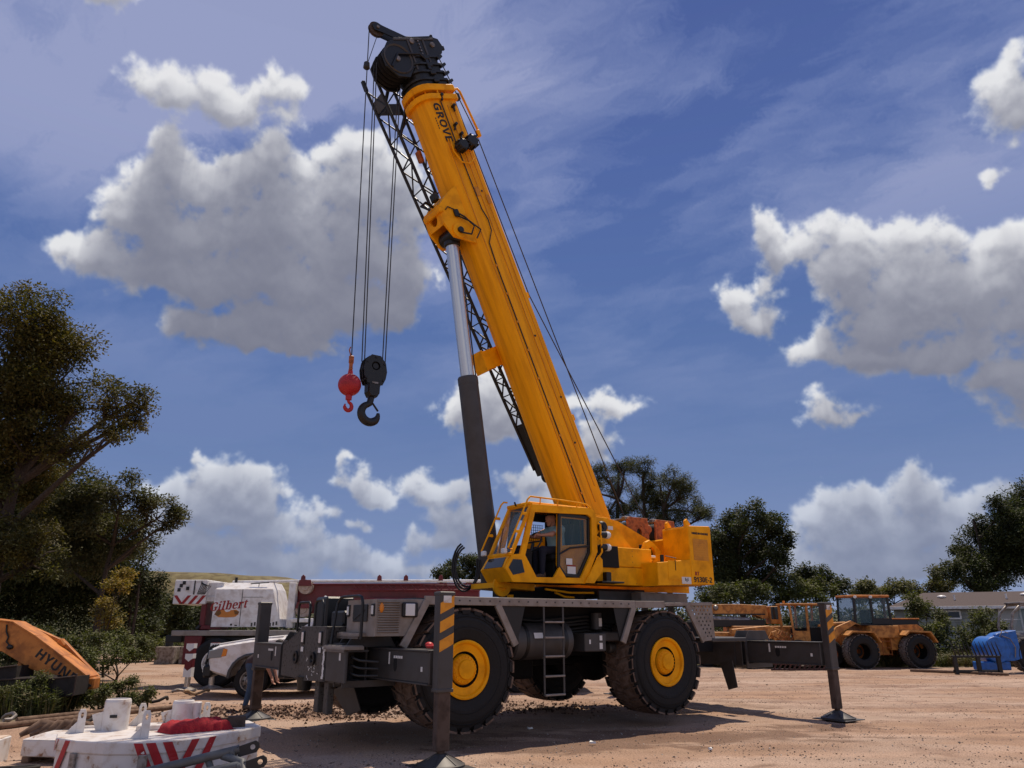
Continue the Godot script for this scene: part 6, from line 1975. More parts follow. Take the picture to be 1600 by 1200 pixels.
func build_pickup() -> void:
	var o := thing("pickup_truck", "white pickup truck parked behind the crane's front outrigger, facing left", "pickup truck", Vector3(-6.40, 0, -19.55), 11.0)
	var b := MB.new()
	var p := [Vector2(-1.0, 0.62), Vector2(-1.03, 0.95), Vector2(-0.97, 1.14), Vector2(-0.80, 1.22), Vector2(-0.1, 1.33), Vector2(0.75, 1.40), Vector2(3.0, 1.42), Vector2(3.02, 1.36), Vector2(5.3, 1.36), Vector2(5.3, 0.58)]
	arc_cut(p, 3.95, 0.46, 0.52)
	arc_cut(p, 0.0, 0.46, 0.52)
	b.prism(p, 1.86, 0.09, Vector3(0, 0, -0.93))
	part("body", b, M["white_clean"], o)
	b = MB.new()
	for z in [-0.35, -1.5]:
		b.prism([Vector2(-0.85, 1.22), Vector2(0.7, 1.39), Vector2(0.7, 1.44), Vector2(-0.1, 1.375), Vector2(-0.8, 1.26)], 0.5, 0.025, Vector3(0, 0, z))
	part("hood_bulge", b, M["white_clean"], o)
	b = MB.new()
	b.hexa([Vector3(0.75, 1.40, -0.08), Vector3(3.0, 1.42, -0.08), Vector3(3.0, 1.42, -1.78), Vector3(0.75, 1.40, -1.78), Vector3(1.62, 1.95, -0.25), Vector3(2.85, 1.95, -0.25), Vector3(2.85, 1.95, -1.61), Vector3(1.62, 1.95, -1.61)])
	b.box(Vector3(2.2, 1.955, -0.93), Vector3(1.5, 0.06, 1.42), 0.03)
	part("cab", b, M["white_clean"], o)
	b = MB.new()
	b.hexa([Vector3(0.80, 1.44, -0.20), Vector3(0.80, 1.44, -1.66), Vector3(1.58, 1.92, -1.52), Vector3(1.58, 1.92, -0.34), Vector3(0.84, 1.42, -0.20), Vector3(0.84, 1.42, -1.66), Vector3(1.62, 1.90, -1.52), Vector3(1.62, 1.90, -0.34)])
	part("windscreen", b, M["lens"], o)
	for q in [[1.15, 1.95], [2.02, 2.85]]:
		b = MB.new()
		b.hexa([Vector3(q[0], 1.46, -0.075), Vector3(q[1], 1.46, -0.075), Vector3(minf(q[1], 2.8), 1.88, -0.21), Vector3(q[0] + 0.42, 1.88, -0.21), Vector3(q[0], 1.46, -0.11), Vector3(q[1], 1.46, -0.11), Vector3(minf(q[1], 2.8), 1.88, -0.25), Vector3(q[0] + 0.42, 1.88, -0.25)])
		part("side_window", b, M["glass_dark"], o)
	b = MB.new()
	b.box(Vector3(-1.02, 0.62, -0.93), Vector3(0.22, 0.30, 1.84), 0.05)
	b.box(Vector3(-1.04, 0.92, -0.93), Vector3(0.08, 0.34, 1.1), 0.03)
	part("bumper", b, M["black"], o)
	for z in [-0.9, -1.3, -0.55]:
		b = MB.new()
		b.tube([Vector3(-1.12, 0.5, z), Vector3(-1.16, 0.8, z), Vector3(-1.10, 1.15, z), Vector3(-1.02, 1.2, z)], 0.03, 8)
		part("grille_guard", b, M["black"], o)
	b = MB.new()
	b.box(Vector3(-1.14, 0.66, -0.25), Vector3(0.02, 0.13, 0.28), 0.004)
	part("licence_plate", b, M["white_ink"], o)
	for z in [-0.14, -1.72]:
		b = MB.new()
		b.prism([Vector2(-1.05, 0.90), Vector2(-1.03, 1.10), Vector2(-0.66, 1.17), Vector2(-0.72, 0.93)], 0.31, 0.03, Vector3(0, 0, z))
		part("headlight", b, M["headlight"], o)
	b = MB.new()
	b.prism([Vector2(-0.70, 1.15), Vector2(-0.74, 0.95), Vector2(-0.62, 0.97), Vector2(-0.60, 1.12)], 0.33, 0.02, Vector3(0, 0, -0.14))
	part("indicator", b, M["amber"], o)
	for x in [0.0, 3.95]:
		b = MB.new()
		var ar := []
		for i in 11:
			var a := PI * i / 10.0
			ar.append(Vector3(x + cos(a) * 0.53, 0.46 + sin(a) * 0.53, -0.0))
		b.tube(ar, 0.045, 8)
		part("wheel_arch", b, M["grey"], o)
		road_wheel(o, Vector3(x, 0.39, -0.13), 0.39, 0.25, 0.24, "steel", 1.0)
		road_wheel(o, Vector3(x, 0.39, -1.73), 0.39, 0.25, 0.24, "steel", -1.0)
	b = MB.new()
	b.box(Vector3(2.0, 0.50, -0.93), Vector3(2.8, 0.16, 1.6), 0.02)
	b.box(Vector3(2.0, 0.46, 0.02), Vector3(2.4, 0.06, 0.16), 0.02)
	part("running_board", b, M["steel"], o)
	b = MB.new()
	b.box(Vector3(1.05, 1.52, 0.10), Vector3(0.10, 0.24, 0.18), 0.04)
	part("mirror", b, M["black"], o)

func build_utility_trailer() -> void:
	var o := thing("utility_trailer", "white box trailer seen between the crane's wheels", "trailer", Vector3(0.15, 0, -20.9), 4.0)
	var b := MB.new()
	b.box(Vector3(0.4, 1.05, -1.0), Vector3(3.2, 1.1, 1.9), 0.03)
	part("box", b, M["white_clean"], o)
	b = MB.new()
	b.box(Vector3(0.4, 0.46, -1.0), Vector3(3.4, 0.08, 1.7), 0.01)
	b.bar(Vector3(-1.2, 0.46, -1.0), Vector3(-2.4, 0.46, -1.0), 0.1, 0.1)
	part("chassis", b, M["black"], o)
	road_wheel(o, Vector3(0, 0.36, 0.02), 0.36, 0.22, 0.19, "steel")
	road_wheel(o, Vector3(0, 0.36, -2.0), 0.36, 0.22, 0.19, "steel", -1.0)

func build_truck_crane() -> void:
	var o := thing("truck_crane", "white and maroon truck crane parked on the left behind the pickup", "truck crane", Vector3(0, 0, -23.5))
	var b := MB.new()
	b.box(Vector3(-5.4, 1.465, 0.72), Vector3(8.9, 0.15, 0.16), 0.012)
	b.box(Vector3(-5.4, 1.50, -0.5), Vector3(8.9, 0.06, 2.4), 0.01)
	part("deck", b, M["deck_grey"], o)
	b = MB.new()
	b.box(Vector3(-5.2, 0.98, -0.4), Vector3(8.4, 0.78, 1.9), 0.02)
	b.box(Vector3(-9.95, 1.30, 0.1), Vector3(0.5, 0.2, 0.5), 0.02)
	part("chassis", b, M["black"], o)
	b = MB.new()
	b.box(Vector3(-9.2, 1.0, 0.55), Vector3(0.5, 0.78, 0.5), 0.02)
	b.box(Vector3(-9.1, 1.92, 0.3), Vector3(0.16, 0.78, 0.5), 0.02)
	b.box(Vector3(-8.85, 1.62, 0.3), Vector3(0.7, 0.12, 0.6), 0.02)
	part("outrigger_box", b, M["maroon"], o)
	for x in [-8.45, -7.0, -3.2, -1.8]:
		road_wheel(o, Vector3(x, 0.66, 0.75), 0.66, 0.5, 0.34, "white_clean", 1.0, 10)
		road_wheel(o, Vector3(x, 0.66, -1.3), 0.66, 0.5, 0.34, "white_clean", -1.0, 10)
	# engine house
	b = MB.new()
	b.prism([Vector2(-8.80, 1.63), Vector2(-8.78, 2.70), Vector2(-7.07, 2.70), Vector2(-6.74, 1.63)], 1.3, 0.02, Vector3(0, 0, 0.0))
	b.hexa([Vector3(-8.78, 2.70, 0.64), Vector3(-7.08, 2.70, 0.64), Vector3(-7.08, 2.70, -0.64), Vector3(-8.78, 2.70, -0.64), Vector3(-8.60, 2.90, 0.3), Vector3(-7.2, 2.90, 0.3), Vector3(-7.2, 2.90, -0.6), Vector3(-8.60, 2.90, -0.6)])
	part("engine_house", b, M["white_clean"], o)
	b = MB.new()
	b.box(Vector3(-7.96, 2.17, 0.652), Vector3(0.018, 1.05, 0.006), 0.0)
	b.box(Vector3(-7.65, 2.47, 0.652), Vector3(0.6, 0.012, 0.006), 0.0)
	part("door_gap", b, M["grey"], o)
	b = MB.new()
	b.box(Vector3(-8.20, 1.70, 0.655), Vector3(0.05, 0.05, 0.01), 0.0)
	b.box(Vector3(-8.06, 1.68, 0.655), Vector3(0.07, 0.03, 0.01), 0.0)
	part("catch", b, M["black"], o)
	b = MB.new()
	for k in 9:
		b.box(Vector3(-7.6 + k * 0.09, 1.70 + 0.02 * (k % 3), 0.655), Vector3(0.05, 0.10, 0.006), 0.0)
	tag(part("worn_lettering", b, M["grey"], o), "", "", "", "stuff")
	b = MB.new()
	b.bar(Vector3(-7.8, 2.86, 0.5), Vector3(-7.25, 2.90, 0.5), 0.03, 0.03)
	b.bar(Vector3(-7.55, 2.70, 0.5), Vector3(-7.55, 2.88, 0.5), 0.02, 0.02)
	b.cyl(Vector3(-8.35, 2.88, 0.2), Vector3(-8.35, 3.06, 0.2), 0.04, -1, 10)
	part("exhaust", b, M["black"], o)
	# badge: red script over an orange brush stroke
	b = MB.new()
	b.prism([Vector2(-8.72, 1.99), Vector2(-8.66, 2.10), Vector2(-8.5, 2.13), Vector2(-8.3, 2.10), Vector2(-8.1, 2.12), Vector2(-8.0, 2.06), Vector2(-8.03, 1.98), Vector2(-8.1, 1.92), Vector2(-8.35, 1.90), Vector2(-8.6, 1.91)], 0.006, 0.0, Vector3(0, 0, 0.654))
	part("badge_stroke", b, M["badge"], o)
	b = MB.new()
	b.prism([Vector2(-8.72, 1.98), Vector2(-8.66, 2.09), Vector2(-8.56, 2.10), Vector2(-8.52, 2.02), Vector2(-8.6, 1.94)], 0.006, 0.0, Vector3(0, 0, 0.6575))
	b.prism([Vector2(-8.16, 2.10), Vector2(-8.0, 2.06), Vector2(-8.03, 1.99), Vector2(-8.12, 1.98)], 0.006, 0.0, Vector3(0, 0, 0.6575))
	part("badge_end", b, M["badge_dark"], o)
	b = MB.new()
	b.prism([Vector2(-8.44, 2.12), Vector2(-8.24, 2.12), Vector2(-8.28, 2.07), Vector2(-8.36, 2.05), Vector2(-8.41, 2.07)], 0.006, 0.0, Vector3(0, 0, 0.6605))
	part("badge_centre", b, M["white_ink"], o)
	var word := letters("badge_lettering", "Gilbert", 0.25, Vector3(-8.32, 2.24, 0.658), Vector3(1, 0.10, 0), Vector3(-0.10, 1, 0), M["red_ink"], o, 0.92, true)
	var bs := word.transform.basis
	word.transform.basis = Basis(bs.x, bs.y + bs.x * 0.32, bs.z)
	# counterweight with chevrons
	b = MB.new()
	b.box(Vector3(-9.52, 2.62, -0.1), Vector3(0.96, 0.70, 1.5), 0.02)
	b.box(Vector3(-9.0, 2.42, 0.3), Vector3(0.9, 0.14, 0.5), 0.01)
	b.box(Vector3(-8.95, 2.66, 0.0), Vector3(0.7, 0.50, 1.0), 0.02)
	part("counterweight", b, M["white_clean"], o)
	for k in 4:
		b = MB.new()
		var x := -9.98 + k * 0.22
		var m := -1.0 if k == 0 else 1.0
		b.prism([Vector2(x, 2.28 if m > 0 else 2.52), Vector2(x + 0.10, 2.28 if m > 0 else 2.52), Vector2(x + 0.29, 2.52 if m > 0 else 2.28), Vector2(x + 0.19, 2.52 if m > 0 else 2.28)], 0.005, 0.0, Vector3(0, 0, 0.654))
		part("chevron", b, M["red_ink"], o)
	b = MB.new()
	for k in 7:
		b.tube([Vector3(-9.30 + k * 0.035, 2.55, 0.66), Vector3(-9.22 + k * 0.05, 2.78, 0.66), Vector3(-9.2, 2.93 - k * 0.01, 0.66)], 0.01, 5)
	for q in [[-9.8, 2.8], [-9.72, 2.88], [-9.85, 2.68], [-9.6, 2.72]]:
		b.box(Vector3(q[0], q[1], 0.66), Vector3(0.09, 0.10, 0.01), 0.0)
	b.box(Vector3(-9.40, 2.75, 0.66), Vector3(0.03, 0.4, 0.02), 0.0)
	tag(part("hoses", b, M["black"], o), "", "", "", "stuff")
	# boom, its winches and white lattice jib
	b = MB.new()
	b.prism([Vector2(-6.62, 2.02), Vector2(-6.62, 2.90), Vector2(-1.0, 2.84), Vector2(-1.0, 2.46), Vector2(-4.4, 2.16), Vector2(-5.2, 2.02)], 0.7, 0.02, Vector3(0, 0, -0.2))
	b.box(Vector3(-3.6, 2.36, 0.25), Vector3(1.5, 0.20, 0.3), 0.02)
	b.box(Vector3(-4.3, 1.95, 0.30), Vector3(0.22, 0.8, 0.3), 0.02)
	part("boom", b, M["maroon"], o)
	b = MB.new()
	b.tube([Vector3(-8.5, 2.93, 0.05), Vector3(-6.7, 2.95, 0.2), Vector3(-0.95, 2.95, 0.3)], 0.045, 10)
	part("jib_tube", b, M["white_clean"], o)
	b = MB.new()
	b.tube([Vector3(-4.9, 2.69, 0.3), Vector3(-0.95, 2.69, 0.3)], 0.025, 8)
	b.tube([Vector3(-6.4, 2.86, 0.3), Vector3(-0.95, 2.87, 0.3)], 0.025, 8)
	part("jib_chord", b, M["maroon"], o)
	for k in 22:
		b = MB.new()
		var x := -4.8 + k * 0.175
		b.tube([Vector3(x, 2.69 if k % 2 else 2.86, 0.3), Vector3(x + 0.175, 2.86 if k % 2 else 2.69, 0.3)], 0.011, 5)
		part("jib_lacing", b, M["maroon"], o)
	for x in [-4.0, -2.15, -6.3, -3.2]:
		b = MB.new()
		b.prism([Vector2(-0.07, 0), Vector2(0.07, 0), Vector2(0.06, 0.13), Vector2(0.0, 0.18), Vector2(-0.06, 0.12)], 0.06, 0.01, Vector3(x, 2.96, 0.3))
		part("jib_lug", b, M["maroon"], o)
	for q in [[-6.20, 2.78, 0.21], [-6.22, 2.14, 0.23]]:
		b = MB.new()
		b.lathe(Vector3(q[0], q[1], 0.30), Vector3(0, 0, 1), [Vector2(0, 0.1), Vector2(q[2] * 0.5, 0.1), Vector2(q[2] * 0.55, 0.06), Vector2(q[2], 0.05), Vector2(q[2], -0.2)], 28)
		part("winch_flange", b, M["winch_cream"], o)
		b = MB.new()
		b.prism([Vector2(-0.2, 0.02), Vector2(0.2, 0.02), Vector2(0.17, 0.2), Vector2(-0.17, 0.2)], 0.05, 0.01, Vector3(q[0], q[1], 0.43))
		part("winch_guard", b, M["maroon"], o)
	b = MB.new()
	b.box(Vector3(-5.6, 2.20, 0.45), Vector3(0.26, 0.62, 0.14), 0.03, Basis(Vector3(0, 0, 1), -0.5))
	b.box(Vector3(-6.55, 2.25, 0.35), Vector3(0.20, 1.3, 0.3), 0.02)
	b.box(Vector3(-6.0, 1.82, 0.45), Vector3(1.0, 0.12, 0.3), 0.02)
	part("lift_cylinder", b, M["white_clean"], o)
	b = MB.new()
	b.box(Vector3(-6.0, 1.67, 0.4), Vector3(0.7, 0.2, 0.2), 0.02)
	b.box(Vector3(-5.0, 1.85, 0.2), Vector3(0.9, 0.7, 0.4), 0.03)
	b.box(Vector3(-3.6, 1.9, 0.2), Vector3(1.6, 0.8, 0.5), 0.03)
	part("machinery", b, M["black"], o)
	# striped outrigger posts
	for q in [[-8.72, 2.0], [-8.30, 1.4]]:
		b = MB.new()
		b.box(Vector3(q[0], 0.86, q[1]), Vector3(0.20, 0.72, 0.2), 0.012)
		part("outrigger_post", b, M["maroon"], o)
		for y in [1.12, 0.86, 0.58]:
			b = MB.new()
			b.prism([Vector2(-0.105, 0.09), Vector2(0.105, 0.09), Vector2(0.105, -0.03), Vector2(0.0, -0.11), Vector2(-0.105, -0.03)] if y > 0.7 else [Vector2(-0.105, 0.02), Vector2(0, -0.06), Vector2(0.105, 0.02), Vector2(0.105, -0.22), Vector2(-0.105, -0.22)], 0.206, 0.0, Vector3(q[0], y, q[1]))
			part("post_chevron", b, M["white_ink"], o)
		b = MB.new()
		b.cyl(Vector3(q[0], 0.06, q[1]), Vector3(q[0], 0.5, q[1]), 0.075, -1, 16)
		part("ram", b, M["chrome"], o)
		b = MB.new()
		b.lathe(Vector3(q[0], 0.02, q[1]), Vector3.UP, [Vector2(0, 0), Vector2(0.30, 0), Vector2(0.30, 0.03), Vector2(0.1, 0.09), Vector2(0, 0.09)], 20)
		part("foot", b, M["steel"], o)
	b = MB.new()
	b.cyl(Vector3(-9.2, 1.58, 0.6), Vector3(-9.12, 1.68, 0.6), 0.06, 0.04, 12)
	part("beacon", b, M["black"], o)

func build_excavator_boom() -> void:
	var o := thing("excavator_boom", "orange excavator boom lying among weeds at the left edge, black letters on its side", "excavator boom", Vector3(-9.0, 0, -16.8), 6.0)
	var side := [Vector2(0.10, 0.64), Vector2(-0.5, 1.06), Vector2(-1.1, 1.46), Vector2(-1.6, 1.74), Vector2(-2.1, 1.80), Vector2(-3.4, 1.62), Vector2(-3.4, 1.2), Vector2(-2.2, 1.24), Vector2(-1.72, 1.16), Vector2(-1.1, 0.82), Vector2(-0.15, 0.50)]
	var b := MB.new()
	b.prism(side, 0.42, 0.015, Vector3(0, 0, -0.2))
	part("box_section", b, M["old_orange"], o)
	b = MB.new()
	for i in 5:
		var p: Vector2 = side[i]
		var q: Vector2 = side[i + 1]
		b.bar(Vector3(p.x, p.y + 0.012, -0.2), Vector3(q.x, q.y + 0.012, -0.2), 0.52, 0.03, 0.005)
	part("top_flange", b, M["old_orange"], o)
	b = MB.new()
	b.prism([Vector2(0.10, 0.64), Vector2(-0.35, 1.03), Vector2(-0.72, 1.36), Vector2(-1.15, 1.54), Vector2(-1.5, 1.68), Vector2(-1.1, 1.40), Vector2(-0.5, 1.0)], 0.12, 0.012, Vector3(0, 0, -0.52))
	b.box(Vector3(-0.78, 1.30, -0.50), Vector3(0.16, 0.2, 0.16), 0.03, Basis(Vector3(0, 0, 1), 0.7))
	part("far_arm", b, M["old_orange"], o)
	b = MB.new()
	b.tube([Vector3(-1.72, 1.70, 0.03), Vector3(-1.70, 1.56, 0.03), Vector3(-1.64, 1.45, 0.03), Vector3(-1.66, 1.36, 0.03), Vector3(-1.58, 1.28, 0.03)], 0.016, 6)
	b.ball(Vector3(-1.57, 1.25, 0.03), Vector3(0.07, 0.05, 0.04), 10, 6)
	part("cut_hose", b, M["black"], o)
	b = MB.new()
	b.cyl(Vector3(-2.05, 1.56, 0.0), Vector3(-2.05, 1.56, 0.06), 0.11, -1, 18, 0.01)
	part("pin_boss", b, M["black"], o)
	letters("lettering", "HYUNDAI", 0.20, Vector3(-0.44, 0.775, 0.015), Vector3(0.84, -0.55, 0), Vector3(0.55, 0.84, 0), M["black_ink"], o, 1.15)
	b = MB.new()
	b.box(Vector3(-1.35, 0.78, -0.25), Vector3(0.1, 0.4, 0.4), 0.02)
	b.box(Vector3(0.1, 0.52, -0.2), Vector3(0.2, 0.24, 0.34), 0.03)
	part("end_eye", b, M["old_orange"], o)
	# the black steel below
	o = thing("steel_trough", "black steel box section under the orange excavator boom, nearer the left edge", "scrap steel", Vector3(-10.3, 0, -16.55), 4.0)
	b = MB.new()
	b.prism([Vector2(-0.95, 0.30), Vector2(0.62, 0.36), Vector2(0.90, 0.62), Vector2(0.86, 0.70), Vector2(0.20, 0.68), Vector2(0.18, 0.90), Vector2(-0.45, 0.82), Vector2(-0.95, 0.60)], 0.7, 0.02)
	part("box", b, M["scrap_black"], o)
	b = MB.new()
	b.bar(Vector3(-0.9, 0.60, 0.36), Vector3(0.88, 0.68, 0.36), 0.05, 0.03)
	b.bar(Vector3(-0.45, 0.83, 0.36), Vector3(0.2, 0.91, 0.36), 0.05, 0.03)
	part("edge_flange", b, M["muddy_steel"], o)
	b = MB.new()
	for x in [-0.6, 0.25]:
		b.box(Vector3(x, 0.16, 0.1), Vector3(0.12, 0.34, 0.3), 0.01)
	part("support", b, M["scrap_black"], o)
	b = MB.new()
	b.box(Vector3(-0.72, 0.5, 0.36), Vector3(0.16, 0.06, 0.012), 0.003)
	part("faded_label", b, M["maroon"], o)
	o = thing("steel_trough", "black open steel bucket at the tip of the orange excavator boom", "scrap steel", Vector3(-9.25, 0, -16.45), 4.0)
	b = MB.new()
	b.hexa([Vector3(-0.30, 0.26, 0.3), Vector3(0.40, 0.34, 0.3), Vector3(0.40, 0.34, -0.3), Vector3(-0.30, 0.26, -0.3), Vector3(-0.36, 0.62, 0.3), Vector3(0.40, 0.70, 0.3), Vector3(0.40, 0.70, -0.3), Vector3(-0.36, 0.62, -0.3)])
	b.box(Vector3(0.05, 0.15, 0), Vector3(0.1, 0.35, 0.3), 0.01)
	part("shell", b, M["scrap_black"], o)
	b = MB.new()
	b.bar(Vector3(-0.36, 0.63, 0.31), Vector3(0.40, 0.71, 0.31), 0.03, 0.03)
	b.bar(Vector3(0.41, 0.34, 0.31), Vector3(0.41, 0.76, 0.31), 0.03, 0.03)
	part("lip", b, M["muddy_steel"], o)

func build_counterweight_slab() -> void:
	var o := thing("counterweight_slab", "white curved counterweight slab with red chevrons and two stubby cylinders in the foreground", "counterweight")
	var h := 0.433
	# plan: curved front edge, walked left to right, then the back
	var front := [Vector2(-5.56, -9.98), Vector2(-5.36, -9.62), Vector2(-5.0, -9.38), Vector2(-4.6, -9.26), Vector2(-4.15, -9.26), Vector2(-3.85, -9.42), Vector2(-3.60, -9.78), Vector2(-3.42, -10.2), Vector2(-3.30, -10.71)]
	var back := [Vector2(-3.66, -11.3), Vector2(-4.5, -11.1), Vector2(-5.48, -10.75)]
	var b := MB.new()
	var all := front + back
	var top := []
	for p in all:
		top.append(Vector2(p.x, -p.y))
	var bs := Basis(Vector3(1, 0, 0), Vector3(0, 0, -1), Vector3(0, 1, 0))
	b.prism(top, 0.13, 0.012, Vector3(0, h - 0.065, 0), bs)
	part("top_plate", b, M["white"], o)
	b = MB.new()
	var inner := []
	for p in all:
		var c := Vector2(-4.45, -10.3)
		var q: Vector2 = c + (p - c) * 0.985
		inner.append(Vector2(q.x, -q.y))
	b.prism(inner, 0.30, 0.008, Vector3(0, 0.152, 0), bs)
	part("body", b, M["white"], o)
	# rib plates on the front
	for k in [2, 4]:
		var p: Vector2 = front[k]
		var c := Vector2(-4.45, -10.3)
		var d := (p - c).normalized()
		b = MB.new()
		var t := Vector3(-d.y, 0, d.x)
		b.box(Vector3(p.x + d.x * 0.004, 0.155, p.y + d.y * 0.004), Vector3(0.10, 0.30, 0.03), 0.006, Basis(t, Vector3.UP, t.cross(Vector3.UP)))
		part("rib", b, M["rib_dirty"], o)
	# chevrons: bands that follow the curved front
	var arc := [0.0]
	for i in front.size() - 1:
		arc.append(arc[i] + (front[i + 1] - front[i]).length())
	var at := func(s: float, y: float) -> Vector3:
		var i := 0
		while i < front.size() - 2 and arc[i + 1] < s:
			i += 1
		var f: float = (s - arc[i]) / (arc[i + 1] - arc[i])
		var p: Vector2 = (front[i] as Vector2).lerp(front[i + 1], f)
		var d: Vector2 = (front[i + 1] - front[i]).normalized()
		var off := Vector2(-d.y, d.x) * (0.006 if y > h - 0.13 else 0.004)
		if off.dot(p - Vector2(-4.45, -10.3)) < 0.0:
			off = -off
		return Vector3(p.x + off.x, y, p.y + off.y)
	var L: float = arc[arc.size() - 1]
	for q in [[0.05, 1.0, 0.0], [0.27, 1.0, 0.0], [0.52, 1.0, 0.0], [1.70, -1.0, 0.0], [1.835, -1.0, 0.0], [2.01, -1.0, 0.08], [2.125, 1.0, 0.08], [2.36, 1.0, 0.0]]:
		b = MB.new()
		var n := 8
		var slope: float = 0.20 * q[1]
		for i in n:
			var low: float = 0.02 + q[2]
			var y0 := low + (h - low - 0.01) * i / n
			var y1 := low + (h - low - 0.01) * (i + 1) / n
			var s0: float = q[0] + slope * ((y0 - 0.2) / 0.4) * 1.0
			var s1: float = q[0] + slope * ((y1 - 0.2) / 0.4) * 1.0
			s0 = clampf(s0, 0.0, L - 0.11)
			s1 = clampf(s1, 0.0, L - 0.11)
			var a0: Vector3 = at.call(s0, y0)
			var a1: Vector3 = at.call(s0 + 0.10, y0)
			var c0: Vector3 = at.call(s1, y1)
			var c1: Vector3 = at.call(s1 + 0.10, y1)
			b.face([a0, a1, c1, c0], a0 - Vector3(-4.45, a0.y, -10.3))
		part("chevron", b, M["red"], o)
	for q in [[-5.04, -10.33, 0.155, 0.36], [-4.30, -10.58, 0.135, 0.32]]:
		b = MB.new()
		b.lathe(Vector3(q[0], h, q[1]), Vector3.UP, [Vector2(q[2], 0.0), Vector2(q[2], q[3] - 0.03), Vector2(q[2] - 0.01, q[3]), Vector2(q[2] - 0.03, q[3] + 0.005), Vector2(q[2] - 0.035, q[3] - 0.04), Vector2(0, q[3] - 0.05)], 30)
		part("socket_cylinder", b, M["white"], o)
		b = MB.new()
		b.prism([Vector2(-q[2] - 0.10, 0.12), Vector2(-q[2] - 0.12, 0.18), Vector2(-q[2] + 0.02, 0.22), Vector2(-q[2] + 0.02, 0.0), Vector2(-q[2] - 0.05, 0.0)], 0.05, 0.006, Vector3(q[0], h, q[1] + 0.05))
		part("socket_lug", b, M["white"], o)
	b = MB.new()
	b.box(Vector3(-5.0, h + 0.17, -10.33 + 0.155), Vector3(0.09, 0.035, 0.012), 0.003, Basis(Vector3(1, 0, 0), 0.0))
	part("stencil", b, M["black_ink"], o)
	b = MB.new()
	b.cyl(Vector3(-4.14, h, -10.62), Vector3(-4.14, h + 0.30, -10.62), 0.06, -1, 18, 0.008)
	part("small_cylinder", b, M["white"], o)
	for q in [[-5.32, -10.04, 0.27], [-4.31, -9.58, 0.30], [-4.92, -10.78, 0.27], [-4.14, -10.98, 0.26]]:
		b = MB.new()
		var w := 0.045
		b.prism([Vector2(-w, 0), Vector2(w, 0), Vector2(w, q[2] - w), Vector2(w * 0.6, q[2]), Vector2(-w * 0.6, q[2]), Vector2(-w, q[2] - w)], 0.03, 0.005, Vector3(q[0], h, q[1]), Basis(Vector3.UP, 0.5), [circle(0.016, 10, 0, q[2] - 0.07, 0.035)])
		b.prism([Vector2(-w, 0.0), Vector2(-w, 0.13), Vector2(-0.16, 0.0)], 0.02, 0.003, Vector3(q[0], h, q[1]), Basis(Vector3.UP, 0.5))
		part("lifting_lug", b, M["white"], o)
	b = MB.new()
	b.box(Vector3(-4.55, h + 0.03, -10.4), Vector3(0.42, 0.06, 0.30), 0.008, Basis(Vector3.UP, 0.3))
	b.box(Vector3(-5.4, h + 0.012, -10.5), Vector3(0.5, 0.03, 0.06), 0.004, Basis(Vector3.UP, 0.3))
	part("top_pad", b, M["white"], o)
	b = MB.new()
	b.box(Vector3(-3.62, h - 0.05, -9.79), Vector3(0.05, 0.02, 0.01), 0.0, Basis(Vector3.UP, 1.15))
	part("number_plate", b, M["winch_cream"], o)
	# red tarp heaped on top, with a cord round it
	o = thing("red_tarp", "folded red tarpaulin lying on the white counterweight slab", "tarpaulin", Vector3(-3.98, h, -10.25), 40.0)
	var n1 := FastNoiseLite.new()
	n1.seed = 4
	n1.frequency = 2.1
	n1.fractal_octaves = 3
	b = MB.new()
	var nx := 40
	var nz := 18
	var pt := func(i: int, j: int) -> Vector3:
		var u := float(i) / nx * 2.0 - 1.0
		var w := float(j) / nz * 2.0 - 1.0
		var r := sqrt(u * u * u * u + w * w * w * w)
		var y := sqrt(maxf(0.0, 1.0 - pow(minf(r, 1.0), 2.2))) * 0.13
		var k := n1.get_noise_2d(u * 0.9 + w * 0.6, w * 0.5 + u * 0.2)
		return Vector3(u * 0.40 + w * 0.04, maxf(0.004, y + k * 0.045 * minf(1.0, y * 14.0)), w * 0.20 + n1.get_noise_2d(u * 2.0, 7.0) * 0.03)
	var st := SurfaceTool.new()
	st.begin(Mesh.PRIMITIVE_TRIANGLES)
	for i in nx:
		for j in nz:
			var A: Vector3 = pt.call(i, j)
			var B: Vector3 = pt.call(i + 1, j)
			var C: Vector3 = pt.call(i + 1, j + 1)
			var D: Vector3 = pt.call(i, j + 1)
			for v in [A, B, C, A, C, D]:
				st.add_vertex(v)
	st.index()
	st.generate_normals()
	part("cloth", st.commit(), M["cloth_red"], o)
	b = MB.new()
	b.tube([Vector3(0.02, 0.14, -0.08), Vector3(0.06, 0.145, 0.02), Vector3(0.12, 0.10, 0.12), Vector3(0.14, 0.03, 0.19)], 0.005, 5)
	part("cord", b, M["white_ink"], o)
	o = thing("wooden_plank", "brown plank on the white slab behind the red tarpaulin", "plank", Vector3(-3.98, h, -10.72), 14.0)
	b = MB.new()
	b.box(Vector3(0, 0.05, 0), Vector3(0.85, 0.09, 0.05), 0.006)
	part("board", b, M["tarp_brown"], o)
	o = thing("steel_box", "small brown steel box at the right end of the white slab", "box", Vector3(-3.60, h, -10.62), 20.0)
	b = MB.new()
	b.box(Vector3(0, 0.065, 0), Vector3(0.22, 0.13, 0.14), 0.008)
	part("case", b, M["muddy_steel"], o)
	# smaller white weights further left
	o = thing("small_weight", "white block with rusty top at the left edge of the foreground", "counterweight", Vector3(-6.55, 0, -10.45), 12.0)
	b = MB.new()
	b.box(Vector3(-0.55, 0.15, 0), Vector3(1.1, 0.30, 0.8), 0.012)
	part("block", b, M["white"], o)
	b = MB.new()
	b.box(Vector3(-0.55, 0.305, 0), Vector3(1.06, 0.012, 0.76), 0.004)
	part("rusty_top", b, M["rusty_white"], o)
